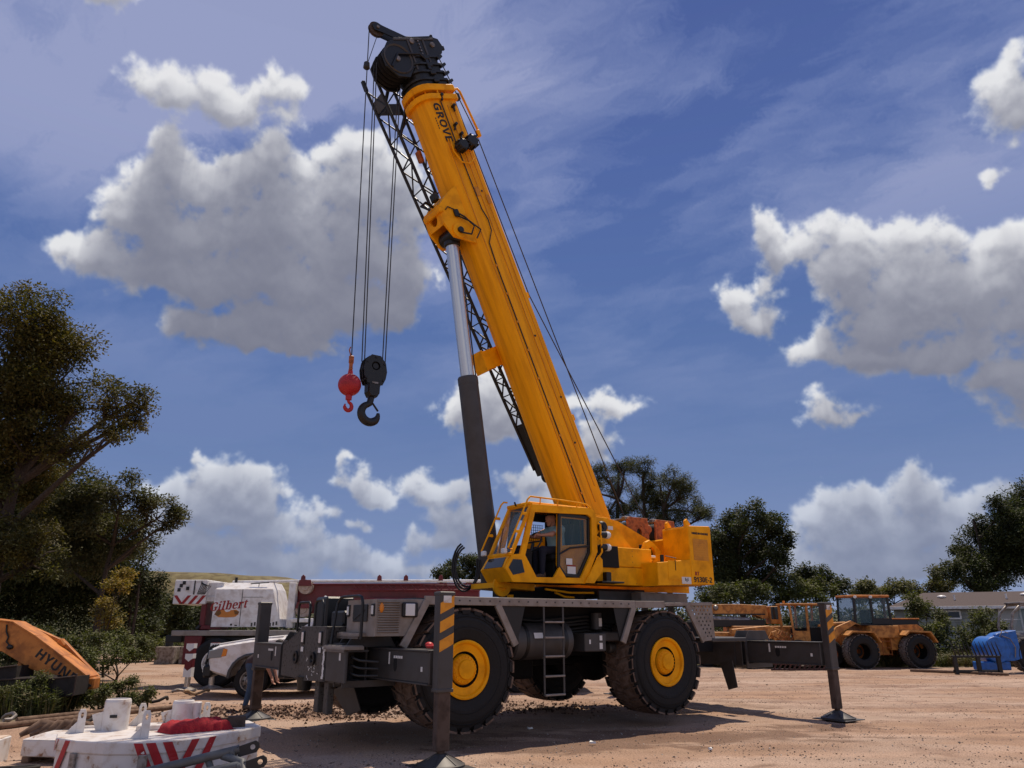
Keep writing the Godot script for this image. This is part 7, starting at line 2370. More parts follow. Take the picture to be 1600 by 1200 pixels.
	o = thing("small_weight", "low white slab between the left-edge block and the chevron slab", "counterweight", Vector3(-5.95, 0, -10.75), -8.0)
	b = MB.new()
	b.box(Vector3(0, 0.19, 0), Vector3(0.66, 0.20, 0.5), 0.012)
	b.hexa([Vector3(-0.33, 0.29, 0.25), Vector3(0.33, 0.29, 0.25), Vector3(0.33, 0.29, -0.25), Vector3(-0.33, 0.29, -0.25), Vector3(-0.18, 0.35, 0.1), Vector3(0.2, 0.33, 0.1), Vector3(0.2, 0.35, -0.25), Vector3(-0.2, 0.36, -0.25)])
	part("slab", b, M["white"], o)
	b = MB.new()
	for x in [-0.25, 0.25]:
		b.box(Vector3(x, 0.045, 0), Vector3(0.1, 0.09, 0.5), 0.008)
	part("bearer", b, M["wood"], o)
	o = thing("brown_tarp", "torn brown tarpaulin thrown over the low white slab", "tarpaulin", Vector3(-6.15, 0.30, -11.05), 10.0)
	for k in 5:
		b = MB.new()
		var r := RandomNumberGenerator.new()
		r.seed = 40 + k
		var a := r.randf_range(-0.5, 0.7)
		b.tube([Vector3(-0.42 + k * 0.12, 0.0, 0.12), Vector3(-0.2 + k * 0.10, 0.07 + r.randf() * 0.06, 0.05), Vector3(0.05 + k * 0.09, 0.05 + r.randf() * 0.05, -0.02 + a * 0.1), Vector3(0.30 + k * 0.06, 0.0 + r.randf() * 0.1, a * 0.2)], [0.03, 0.07, 0.06, 0.015], 8)
		part("fold", b, M["tarp_brown"], o)
	o = thing("cardboard_piece", "bent tan cardboard piece lying behind the brown tarpaulin", "cardboard", Vector3(-7.1, 0, -12.9), 25.0)
	b = MB.new()
	b.hexa([Vector3(-0.22, 0.06, 0.1), Vector3(0.2, 0.02, 0.14), Vector3(0.24, 0.02, -0.1), Vector3(-0.2, 0.10, -0.12), Vector3(-0.26, 0.22, 0.04), Vector3(0.06, 0.16, 0.1), Vector3(0.16, 0.10, -0.1), Vector3(-0.24, 0.24, -0.12)])
	part("sheet", b, M["cardboard"], o)
	# grey steel bracket with drilled plates, cut by the lower edge of the picture
	o = thing("steel_linkage", "grey steel pipe linkage with drilled black end plates before the white slab", "machine part", Vector3(-3.2, 0, -8.75))
	var ends := [Vector3(0.28, 0.43, -0.05), Vector3(0.42, 0.31, 0.1)]
	for k in 2:
		b = MB.new()
		var e: Vector3 = ends[k]
		b.tube([Vector3(-1.0, 0.16 - k * 0.1, 0.30), e], 0.045, 16)
		part("pipe", b, M["grey_paint"], o)
		b = MB.new()
		b.prism([Vector2(-0.10, -0.055), Vector2(0.09, -0.055), Vector2(0.13, -0.02), Vector2(0.13, 0.03), Vector2(0.10, 0.06), Vector2(-0.10, 0.05)], 0.03, 0.006, e + Vector3(0.08, 0.0, 0), Basis(Vector3(0, 1, 0), 0.3).rotated(Vector3(0, 0, 1), 0.25), [circle(0.026, 16, 0.06, 0.005)])
		part("end_plate", b, M["black"], o)
		b = MB.new()
		b.lathe(e - Vector3(0.08, 0.04, -0.02), Vector3(0.95, 0.3, -0.1), [Vector2(0.045, 0), Vector2(0.058, 0.01), Vector2(0.058, 0.04), Vector2(0.045, 0.05)], 18)
		part("weld_collar", b, M["grey_paint"], o)
	b = MB.new()
	b.tube([ends[0] + Vector3(-0.16, -0.06, 0.03), ends[1] + Vector3(-0.05, 0.02, 0.0), ends[1] + Vector3(0.02, -0.12, 0.1)], 0.04, 14)
	b.tube([ends[0] + Vector3(-0.3, -0.1, 0.06), ends[0] + Vector3(-0.2, -0.25, 0.12)], 0.035, 12)
	b.box(Vector3(-0.4, 0.03, 0.2), Vector3(0.5, 0.06, 0.5), 0.01)
	b.box(Vector3(-0.2, 0.12, 0.2), Vector3(0.06, 0.2, 0.06), 0.01)
	part("cross_pipe", b, M["grey_paint"], o)
	o = thing("chain_hook", "dark curved steel hook lying on gravel left of the chevron slab", "hook", Vector3(-5.85, 0.03, -9.95), 20.0)
	b = MB.new()
	var hk := []
	for i in 12:
		var a := -0.6 + 3.6 * i / 11.0
		hk.append(Vector3(cos(a) * 0.13, 0.03, sin(a) * 0.10))
	hk.push_front(Vector3(-0.30, 0.02, -0.10))
	b.tube(hk, 0.028, 8)
	part("bar", b, M["scrap_black"], o)

func build_debris() -> void:
	var r := RandomNumberGenerator.new()
	r.seed = 21
	var poles := [["long grey wooden pole on the dirt behind the white slab, nearer of two", Vector3(-8.7, 0.06, -13.7), Vector3(-6.9, 0.06, -17.1)], ["long grey wooden pole on the dirt, farther of two, under the weeds", Vector3(-8.9, 0.06, -14.6), Vector3(-7.7, 0.06, -16.6)], ["thin dark pole lying before the black bale fork on the right", Vector3(15.1, 0.05, -30.2), Vector3(17.3, 0.05, -27.8)]]
	for q in poles:
		var o := thing("pole", q[0], "pole", q[1])
		var b := MB.new()
		b.tube([Vector3.ZERO, (q[2] - q[1]) * 0.5 + Vector3(0.02, 0.01, 0), q[2] - q[1]], 0.055, 8, 0.045)
		part("shaft", b, M["wood"], o)
	for k in 3:
		var o := thing("concrete_block", ["square concrete block nearest the dark track on the left", "square concrete block in the middle of a row of three", "square concrete block beside the truck crane's tail"][k], "concrete block", Vector3(-15.6 + k * 0.95, 0, -35.9 - k * 0.3), 5.0 * k, "concrete blocks at the yard's edge")
		var b := MB.new()
		b.box(Vector3(0, 0.38, 0), Vector3(0.85, 0.76, 0.8), 0.03)
		part("block", b, M["concrete"], o)
	var d := thing("black_drum", "small black drum standing on the leftmost concrete block", "drum", Vector3(-15.6, 0.76, -35.9))
	var b2 := MB.new()
	b2.cyl(Vector3.ZERO, Vector3(0, 0.42, 0), 0.17, -1, 18, 0.02)
	part("shell", b2, M["black"], d)
	for k in 5:
		var o := thing("scrap_piece", ["pale curved scrap on the dirt below the truck crane's outrigger", "tan strap heap on the dirt right of the truck crane's outrigger", "small dark scrap on the dirt left of the white cylinders", "flat dark scrap near the poles behind the white slab", "grey scrap plate at the foot of the weeds"][k], "scrap", [Vector3(-8.3, 0.02, -20.4), Vector3(-7.9, 0.03, -20.1), Vector3(-8.0, 0.03, -18.2), Vector3(-7.6, 0.03, -14.6), Vector3(-9.3, 0.03, -15.0)][k], 30.0 * k)
		var b := MB.new()
		var p := []
		for i in 7:
			p.append(Vector3(-0.3 + i * 0.1, 0.03 + 0.08 * sin(i * 1.3 + k) * 0.6 + 0.03, 0.1 * cos(i * 1.1 + k)))
		b.tube(p, 0.035, 6)
		part("strip", b, M[["steel", "cardboard", "scrap_black", "scrap_black", "steel"][k]], o)
	# litter
	for k in 4:
		var o := thing("paper_scrap", ["white paper scrap on the sunlit dirt before the oil stain", "white paper scrap in the crane's shadow near the front wheel", "white paper scrap at the right of the oil stain", "white cup on the dirt behind the white cylinders"][k], "litter", [Vector3(1.2, 0.02, -12.2), Vector3(0.3, 0.02, -13.8), Vector3(2.8, 0.02, -11.6), Vector3(-5.7, 0.02, -15.2)][k], 40.0 * k)
		var b := MB.new()
		b.hexa([Vector3(-0.05, 0, 0.02), Vector3(0.05, 0, 0.03), Vector3(0.04, 0, -0.03), Vector3(-0.04, 0, -0.02), Vector3(-0.05, 0.02, 0.03), Vector3(0.04, 0.03, 0.02), Vector3(0.03, 0.02, -0.02), Vector3(-0.03, 0.035, -0.03)])
		part("paper", b, M["white_ink"], o)

func build_loader() -> void:
	var o := thing("wheel_loader", "weathered yellow wheel loader with glazed cab, parked before the bushes on the right", "wheel loader", Vector3(14.1, 0, -32.0), 8.0)
	for q in [[0.0, 0.0], [2.5, 0.0]]:
		big_wheel(o, Vector3(q[0], 0.66, 0.0), 0.68, 0.55, 0.30, 1.0, "old_rim", 22, "tread_grey")
		big_wheel(o, Vector3(q[0], 0.66, -1.9), 0.68, 0.55, 0.30, -1.0, "old_rim", 22, "tread_grey")
	var b := MB.new()
	b.box(Vector3(0.35, 1.05, -0.95), Vector3(1.1, 0.7, 1.1), 0.03)
	b.box(Vector3(1.25, 0.95, -0.95), Vector3(0.8, 0.9, 0.8), 0.03)
	b.prism([Vector2(1.55, 0.7), Vector2(1.55, 1.68), Vector2(2.9, 1.72), Vector2(3.15, 1.55), Vector2(3.15, 0.8), Vector2(2.8, 0.7)], 1.3, 0.03, Vector3(0, 0, -0.95))
	b.box(Vector3(1.3, 1.42, -0.95), Vector3(1.3, 0.5, 1.6), 0.03)
	part("body", b, M["old_yellow"], o)
	b = MB.new()
	b.prism([Vector2(1.75, 1.62), Vector2(1.75, 1.92), Vector2(3.0, 1.90), Vector2(3.12, 1.62)], 1.1, 0.03, Vector3(0, 0, -0.95))
	part("hood", b, M["black"], o)
	b = MB.new()
	b.box(Vector3(2.4, 1.935, -0.95), Vector3(1.4, 0.05, 1.14), 0.015)
	part("hood_lid", b, M["old_orange"], o)
	for x in [0.0, 2.5]:
		b = MB.new()
		var pts := [Vector2(x + 0.82, 1.02), Vector2(x + 0.56, 1.44), Vector2(x - 0.40, 1.47), Vector2(x - 0.62, 1.30), Vector2(x - 0.58, 1.26), Vector2(x - 0.38, 1.41), Vector2(x + 0.52, 1.38), Vector2(x + 0.76, 1.0)]
		b.prism(pts, 0.6, 0.004, Vector3(0, 0, -0.02))
		part("fender", b, M["old_yellow"], o)
	# cab
	b = MB.new()
	b.box(Vector3(0.98, 2.84, -0.95), Vector3(1.66, 0.10, 1.36), 0.03)
	part("cab_roof", b, M["old_orange"], o)
	b = MB.new()
	for q in [[0.22, 0.16], [0.95, 0.95], [1.72, 1.76]]:
		for z in [-0.33, -1.57]:
			b.bar(Vector3(q[0], 2.80, z), Vector3(q[1], 1.68, z), 0.07, 0.09, 0.01)
	b.box(Vector3(1.35, 1.78, -0.33), Vector3(0.8, 0.35, 0.06), 0.01)
	b.box(Vector3(1.1, 2.0, -1.0), Vector3(0.3, 0.6, 0.5), 0.04)
	b.box(Vector3(0.98, 1.7, -0.95), Vector3(1.6, 0.06, 1.3), 0.01)
	part("cab_frame", b, M["black"], o)
	for q in [[[0.24, 2.78], [0.92, 2.78], [0.92, 1.75], [0.20, 1.75]], [[0.98, 2.78], [1.70, 2.78], [1.74, 1.95], [0.98, 1.95]]]:
		b = MB.new()
		var pp := []
		for v in q:
			pp.append(Vector2(v[0], v[1]))
		b.prism(pp, 0.012, 0.0, Vector3(0, 0, -0.325))
		b.prism(pp, 0.012, 0.0, Vector3(0, 0, -1.575))
		part("cab_window", b, M["glass_tint"], o)
	b = MB.new()
	b.hexa([Vector3(0.20, 2.78, -0.36), Vector3(0.20, 2.78, -1.54), Vector3(0.14, 1.72, -1.54), Vector3(0.14, 1.72, -0.36), Vector3(0.212, 2.78, -0.36), Vector3(0.212, 2.78, -1.54), Vector3(0.152, 1.72, -1.54), Vector3(0.152, 1.72, -0.36)])
	part("windscreen", b, M["glass_tint"], o)
	for z in [-0.3, -1.6]:
		b = MB.new()
		b.prism([Vector2(0.35, 1.66), Vector2(0.1, 1.72), Vector2(-0.55, 1.40), Vector2(-1.3, 0.75), Vector2(-1.75, 0.35), Vector2(-1.9, 0.42), Vector2(-1.5, 0.95), Vector2(-0.75, 1.62), Vector2(-0.1, 1.86)] , 0.12, 0.015, Vector3(0, 0, z + (-0.2 if z < -1 else 0.2) * 0.0))
		part("lift_arm", b, M["old_yellow"], o)
	b = MB.new()
	b.tube([Vector3(0.1, 1.75, -0.7), Vector3(-0.9, 1.70, -0.7)], 0.08, 12)
	b.tube([Vector3(-0.9, 1.70, -0.7), Vector3(-1.3, 1.66, -0.7)], 0.05, 12)
	part("tilt_ram", b, M["old_yellow"], o)
	b = MB.new()
	b.prism([Vector2(-1.7, 0.25), Vector2(-2.6, 0.08), Vector2(-2.7, 0.14), Vector2(-1.95, 0.55), Vector2(-1.85, 1.0), Vector2(-1.65, 1.0)], 2.4, 0.02, Vector3(0, 0, -0.95))
	part("bucket", b, M["muddy_steel"], o)
	b = MB.new()
	b.cyl(Vector3(2.1, 1.92, -1.2), Vector3(2.1, 2.62, -1.2), 0.06, -1, 12)
	b.cyl(Vector3(2.1, 2.55, -1.2), Vector3(2.1, 2.72, -1.2), 0.09, -1, 12)
	part("exhaust", b, M["muddy_steel"], o)
	b = MB.new()
	b.box(Vector3(3.35, 0.72, -0.95), Vector3(0.5, 0.22, 0.9), 0.03)
	b.box(Vector3(3.2, 0.5, -0.95), Vector3(0.3, 0.3, 0.5), 0.03)
	part("drawbar", b, M["old_rim"], o)
	b = MB.new()
	for k in 3:
		b.bar(Vector3(1.1, 0.55 + k * 0.25, -0.18), Vector3(1.5, 0.55 + k * 0.25, -0.18), 0.06, 0.03)
	b.bar(Vector3(1.1, 0.5, -0.18), Vector3(1.1, 1.2, -0.18), 0.03, 0.03)
	b.bar(Vector3(1.5, 0.5, -0.18), Vector3(1.5, 1.2, -0.18), 0.03, 0.03)
	part("steps", b, M["old_rim"], o)
	for q in [[0.25, 2.80], [0.95, 2.80]]:
		b = MB.new()
		b.cyl(Vector3(q[0], q[1], -0.26), Vector3(q[0] - 0.05, q[1], -0.22), 0.06, -1, 12)
		part("work_lamp", b, M["lens"], o)

func build_old_machines() -> void:
	var o := thing("old_truck_crane", "old tan truck crane with lowered boom behind the crane's rear outrigger", "truck crane", Vector3(8.8, 0, -34.5))
	var b := MB.new()
	b.prism([Vector2(-0.6, 2.10), Vector2(-0.6, 2.55), Vector2(1.2, 2.56), Vector2(2.4, 2.50), Vector2(2.45, 1.95), Vector2(2.2, 1.95), Vector2(1.8, 2.12)], 0.6, 0.02, Vector3(0, 0, 0))
	part("boom", b, M["old_yellow"], o)
	b = MB.new()
	b.box(Vector3(0.9, 2.13, 0.31), Vector3(2.8, 0.05, 0.03), 0.004)
	b.box(Vector3(0.6, 1.75, 0.1), Vector3(3.2, 0.3, 0.8), 0.02)
	part("boom_rail", b, M["black"], o)
	b = MB.new()
	b.cyl(Vector3(0.15, 2.40, 0.31), Vector3(0.15, 2.40, 0.40), 0.12, 0.09, 18, 0.02)
	part("spotlight", b, M["steel"], o)
	b = MB.new()
	b.box(Vector3(2.72, 2.1, 0.0), Vector3(0.42, 0.75, 0.7), 0.03)
	b.box(Vector3(2.0, 1.5, 0.0), Vector3(2.6, 0.3, 1.6), 0.03)
	b.box(Vector3(0.2, 1.2, 0.0), Vector3(3.0, 0.4, 1.8), 0.03)
	part("cab", b, M["old_yellow"], o)
	b = MB.new()
	b.box(Vector3(2.70, 2.18, 0.352), Vector3(0.30, 0.52, 0.01), 0.003)
	part("cab_window", b, M["glass_dark"], o)
	b = MB.new()
	b.cyl(Vector3(-0.4, 1.95, 0.35), Vector3(1.6, 1.85, 0.35), 0.14, -1, 16)
	part("air_tank", b, M["steel"], o)
	for x in [-0.5, 0.8, 2.6]:
		road_wheel(o, Vector3(x, 0.52, 0.7), 0.52, 0.35, 0.26, "old_rim")
	o = thing("motor_grader", "rusty yellow motor grader with open cab between the old crane and the loader", "motor grader", Vector3(11.2, 0, -33.2), 4.0)
	b = MB.new()
	for q in [[0.42, 0.52], [1.15, 1.10], [1.9, 1.78]]:
		for z in [0.55, -0.55]:
			b.bar(Vector3(q[0], 2.48, z), Vector3(q[1], 1.0, z), 0.07, 0.08, 0.01)
	b.box(Vector3(1.15, 2.52, 0), Vector3(1.65, 0.08, 1.3), 0.02)
	b.box(Vector3(1.15, 1.75, 0.56), Vector3(0.06, 1.4, 0.03), 0.004)
	b.box(Vector3(0.78, 1.2, 0.56), Vector3(0.6, 0.5, 0.03), 0.01)
	part("cab_frame", b, M["old_yellow"], o)
	for q in [[0.78, 0.62], [1.5, 0.60]]:
		b = MB.new()
		b.box(Vector3(q[0], 1.98, 0.54), Vector3(q[1], 0.80, 0.012), 0.002)
		part("cab_window", b, M["glass_tint"], o)
	b = MB.new()
	b.box(Vector3(1.5, 1.3, 0.2), Vector3(0.6, 1.1, 0.6), 0.03)
	b.box(Vector3(0.9, 1.3, 0.0), Vector3(0.4, 0.5, 0.5), 0.03)
	part("seat", b, M["black_matt"], o)
	b = MB.new()
	b.prism([Vector2(-2.0, 1.32), Vector2(-2.0, 1.52), Vector2(-0.4, 1.66), Vector2(0.5, 1.34), Vector2(0.5, 1.0), Vector2(-0.6, 1.2)], 0.4, 0.03)
	b.box(Vector3(1.0, 0.85, 0.0), Vector3(2.6, 0.35, 1.0), 0.03)
	b.box(Vector3(-1.2, 1.0, 0.4), Vector3(1.5, 0.12, 0.25), 0.02)
	b.box(Vector3(-0.3, 1.28, 0.5), Vector3(0.24, 0.34, 0.1), 0.02, Basis(Vector3(0, 0, 1), 0.3))
	for k in 6:
		b.bar(Vector3(-1.0 + k * 0.35, 1.0, 0.45), Vector3(-0.7 + k * 0.35, 1.45 - 0.05 * (k % 2), 0.3), 0.06, 0.06)
	part("frame", b, M["old_yellow"], o)
	b = MB.new()
	for k in 7:
		b.tube([Vector3(-0.6 + k * 0.2, 1.1, 0.5), Vector3(-0.4 + k * 0.2, 1.25 + 0.1 * (k % 3), 0.55), Vector3(0.0 + k * 0.16, 1.05, 0.55)], 0.025, 6)
	tag(part("hydraulic_lines", b, M["old_rim"], o), "", "", "", "stuff")
	for x in [-1.6, 0.6, 1.9]:
		road_wheel(o, Vector3(x, 0.55, 0.6), 0.55, 0.36, 0.26, "old_rim")
		road_wheel(o, Vector3(x, 0.55, -0.7), 0.55, 0.36, 0.26, "old_rim", -1.0)
	b = MB.new()
	b.cyl(Vector3(0.3, 2.56, 0.3), Vector3(0.3, 2.66, 0.3), 0.05, -1, 10)
	part("beacon", b, M["amber"], o)
	o = thing("harrow", "dark red toothed harrow lying on the dirt below the rear outrigger beam", "harrow", Vector3(11.2, 0, -30.6))
	b = MB.new()
	b.box(Vector3(0, 0.26, 0), Vector3(2.5, 0.06, 0.08), 0.01)
	b.box(Vector3(0, 0.05, 0), Vector3(2.5, 0.06, 0.08), 0.01)
	part("rail", b, M["maroon_rust"], o)
	for k in 13:
		b = MB.new()
		b.bar(Vector3(-1.15 + k * 0.19, 0.04, 0.02), Vector3(-1.03 + k * 0.19, 0.26, 0.02), 0.05, 0.06)
		part("tooth", b, M["maroon_rust"], o)

func build_farm_things() -> void:
	var o := thing("bale_fork", "black fork attachment with a row of curved tines on the right", "fork attachment", Vector3(15.95, 0, -28.7), -6.0)
	var b := MB.new()
	for x in [0.06, 0.85, 1.55]:
		b.box(Vector3(x, 0.30, 0), Vector3(0.13, 0.60, 0.12), 0.01)
	b.box(Vector3(0.8, 0.60, 0), Vector3(1.66, 0.07, 0.12), 0.01)
	b.box(Vector3(0.8, 0.10, -0.04), Vector3(1.66, 0.10, 0.08), 0.01)
	part("frame", b, M["black"], o)
	for k in 12:
		b = MB.new()
		var x := 0.02 + k * 0.14
		b.tube([Vector3(x + 0.10, 0.62, 0), Vector3(x + 0.05, 0.76, 0.04), Vector3(x, 0.94, 0.05), Vector3(x - 0.02, 1.12, 0.0)], [0.024, 0.024, 0.02, 0.008], 6)
		part("tine", b, M["black"], o)
	b = MB.new()
	b.bar(Vector3(0.1, 0.645, 0.01), Vector3(1.45, 0.645, 0.01), 0.03, 0.012)
	part("worn_edge", b, M["steel"], o)
	o = thing("mower_head", "bright blue rounded implement behind the black fork", "farm implement", Vector3(17.4, 0, -29.6))
	b = MB.new()
	b.lathe(Vector3(0.55, 0.82, -0.5), Vector3(0, 0, 1), [Vector2(0, 0), Vector2(0.44, 0), Vector2(0.46, 0.03), Vector2(0.46, 0.85), Vector2(0.44, 0.88), Vector2(0, 0.88)], 32)
	part("drum_cover", b, M["blue"], o)
	b = MB.new()
	b.prism([Vector2(0.55, 0.40), Vector2(0.55, 1.28), Vector2(0.75, 1.40), Vector2(1.45, 1.50), Vector2(1.5, 0.5), Vector2(1.2, 0.42)], 0.5, 0.03, Vector3(0, 0, 0.0))
	b.bar(Vector3(0.6, 1.32, 0.2), Vector3(1.45, 1.42, 0.2), 0.08, 0.06)
	b.bar(Vector3(0.95, 0.6, 0.27), Vector3(0.95, 1.15, 0.27), 0.10, 0.06)
	b.box(Vector3(0.4, 0.25, 0.1), Vector3(1.2, 0.3, 0.4), 0.03)
	part("body", b, M["blue"], o)
	b = MB.new()
	b.tube([Vector3(0.85, 1.30, 0.3), Vector3(1.1, 1.2, 0.36), Vector3(1.25, 0.9, 0.34), Vector3(1.2, 0.55, 0.3)], 0.02, 6)
	b.tube([Vector3(0.75, 1.25, 0.3), Vector3(0.9, 1.5, 0.3), Vector3(1.1, 1.4, 0.3)], 0.016, 6)
	part("hose", b, M["steel"], o)
	o = thing("farm_tractor", "grey tractor with big lugged tyre at the right edge", "tractor", Vector3(19.3, 0, -30.2), 0.0)
	big_wheel(o, Vector3(0.0, 0.62, 0.6), 0.64, 0.45, 0.30, 1.0, "steel", 18, "tread_grey")
	big_wheel(o, Vector3(2.2, 0.8, 0.6), 0.82, 0.5, 0.40, 1.0, "steel", 18, "tread_grey")
	b = MB.new()
	b.box(Vector3(1.2, 1.15, 0), Vector3(2.8, 0.5, 0.8), 0.06)
	b.tube([Vector3(-0.1, 1.1, 0.3), Vector3(-0.25, 1.6, 0.3), Vector3(-0.1, 2.1, 0.3), Vector3(0.25, 2.42, 0.3), Vector3(1.4, 2.5, 0.3)], 0.05, 10)
	b.tube([Vector3(-0.1, 1.1, -0.5), Vector3(-0.25, 1.6, -0.5), Vector3(-0.1, 2.1, -0.5), Vector3(0.25, 2.42, -0.5), Vector3(1.4, 2.5, -0.5)], 0.05, 10)
	b.box(Vector3(0.9, 2.5, -0.1), Vector3(1.4, 0.08, 1.0), 0.03)
	part("body", b, M["steel"], o)
	b = MB.new()
	b.hexa([Vector3(-0.2, 1.3, 0.28), Vector3(1.3, 1.3, 0.28), Vector3(1.3, 2.4, 0.28), Vector3(0.25, 2.35, 0.28), Vector3(-0.2, 1.3, 0.27), Vector3(1.3, 1.3, 0.27), Vector3(1.3, 2.4, 0.27), Vector3(0.25, 2.35, 0.27)])
	part("cab_glass", b, M["glass_tint"], o)

func build_mobile_home() -> void:
	var o := thing("mobile_home", "long grey mobile home with white trim and brown shingle roof on the right", "house", Vector3(21.1, 0, -43.0), -29.5)
	var L := 16.0
	var b := MB.new()
	b.box(Vector3(L / 2.0, 1.5, -2.1), Vector3(L - 0.04, 2.06, 4.16), 0.0)
	b.box(Vector3(L / 2.0, 0.25, -2.1), Vector3(L - 0.3, 0.5, 3.9), 0.0)
	part("wall", b, M["siding"], o)
	for k in 11:
		b = MB.new()
		b.box(Vector3(L / 2.0, 0.58 + k * 0.19, 0.0), Vector3(L, 0.20, 0.03), 0.004, Basis(Vector3(1, 0, 0), -0.10))
		part("siding_board", b, M["siding"], o)
	b = MB.new()
	b.hexa([Vector3(-0.3, 2.62, 0.35), Vector3(L + 0.3, 2.62, 0.35), Vector3(L + 0.3, 2.62, -4.55), Vector3(-0.3, 2.62, -4.55), Vector3(1.5, 3.42, -2.1), Vector3(L + 0.3, 3.42, -2.1), Vector3(L + 0.3, 3.42, -2.15), Vector3(1.5, 3.42, -2.15)])
	part("roof", b, M["roofing"], o)
	b = MB.new()
	b.box(Vector3(L / 2.0, 2.56, 0.36), Vector3(L + 0.7, 0.15, 0.04), 0.006)
	b.box(Vector3(-0.32, 2.56, -2.1), Vector3(0.04, 0.15, 4.9), 0.006)
	part("fascia", b, M["white_clean"], o)
	for q in [[1.95, 2.20, 1.15, 0.30], [4.95, 1.95, 0.84, 1.12], [8.2, 1.95, 0.84, 1.12]]:
		var w := group_part("window", o)
		b = MB.new()
		b.prism([Vector2(-q[2] / 2 - 0.08, -q[3] / 2 - 0.08), Vector2(q[2] / 2 + 0.08, -q[3] / 2 - 0.08), Vector2(q[2] / 2 + 0.08, q[3] / 2 + 0.08), Vector2(-q[2] / 2 - 0.08, q[3] / 2 + 0.08)], 0.06, 0.006, Vector3(q[0] + q[2] / 2, q[1], 0.05), Basis.IDENTITY, [[Vector2(-q[2] / 2, -q[3] / 2), Vector2(q[2] / 2, -q[3] / 2), Vector2(q[2] / 2, q[3] / 2), Vector2(-q[2] / 2, q[3] / 2)]])
		if q[3] > 0.6:
			b.box(Vector3(q[0] + q[2] / 2, q[1], 0.05), Vector3(q[2], 0.05, 0.04), 0.004)
		part("frame", b, M["white_clean"], w)
		b = MB.new()
		b.box(Vector3(q[0] + q[2] / 2, q[1], 0.032), Vector3(q[2], q[3], 0.008), 0.0)
		part("pane", b, M["blind"] if q[3] > 0.6 else M["glass_dark"], w)
	for q in [[2.4, -1.3], [3.0, -0.8], [5.4, -0.9], [7.4, -0.8], [6.3, -1.5]]:
		b = MB.new()
		var y: float = 2.62 + (0.35 - q[1]) * 0.327
		if q[1] < -1.0:
			b.ball(Vector3(q[0], y, q[1]), Vector3(0.24, 0.10, 0.24), 16, 8)
		else:
			b.cyl(Vector3(q[0], y - 0.05, q[1]), Vector3(q[0], y + 0.25, q[1]), 0.05, -1, 10)
		part("roof_vent", b, M["white_clean"], o)

func build_hill() -> void:
	var st := SurfaceTool.new()
	st.begin(Mesh.PRIMITIVE_TRIANGLES)
	var f := FastNoiseLite.new()
	f.seed = 8
	f.frequency = 0.02
	f.fractal_octaves = 4
	var c := Vector2(-118.0, -255.0)
	var hgt := func(x: float, z: float) -> float:
		var d := Vector2((x - c.x) / 112.0, (z - c.y) / 60.0)
		var r := pow(pow(absf(d.x), 2.4) + pow(absf(d.y), 2.4), 1.0 / 2.4)
		return smoothstep(1.0, 0.30, r) * 17.3 + f.get_noise_2d(x, z) * 0.9 * smoothstep(1.0, 0.6, r) - 0.3
	var n := 60
	for i in n:
		for j in n:
			var q := []
			for e in [[0, 0], [1, 0], [1, 1], [0, 1]]:
				var x: float = c.x - 115.0 + 230.0 * (i + e[0]) / n
				var z: float = c.y - 64.0 + 128.0 * (j + e[1]) / n
				q.append(Vector3(x, hgt.call(x, z), z))
			for k in [0, 1, 2, 0, 2, 3]:
				st.add_vertex(q[k])
	st.index()
	st.generate_normals()
	tag(part("hill", st.commit(), M["hill_grass"], self), "grassy flat-topped hill beyond the yard on the left", "", "", "structure")

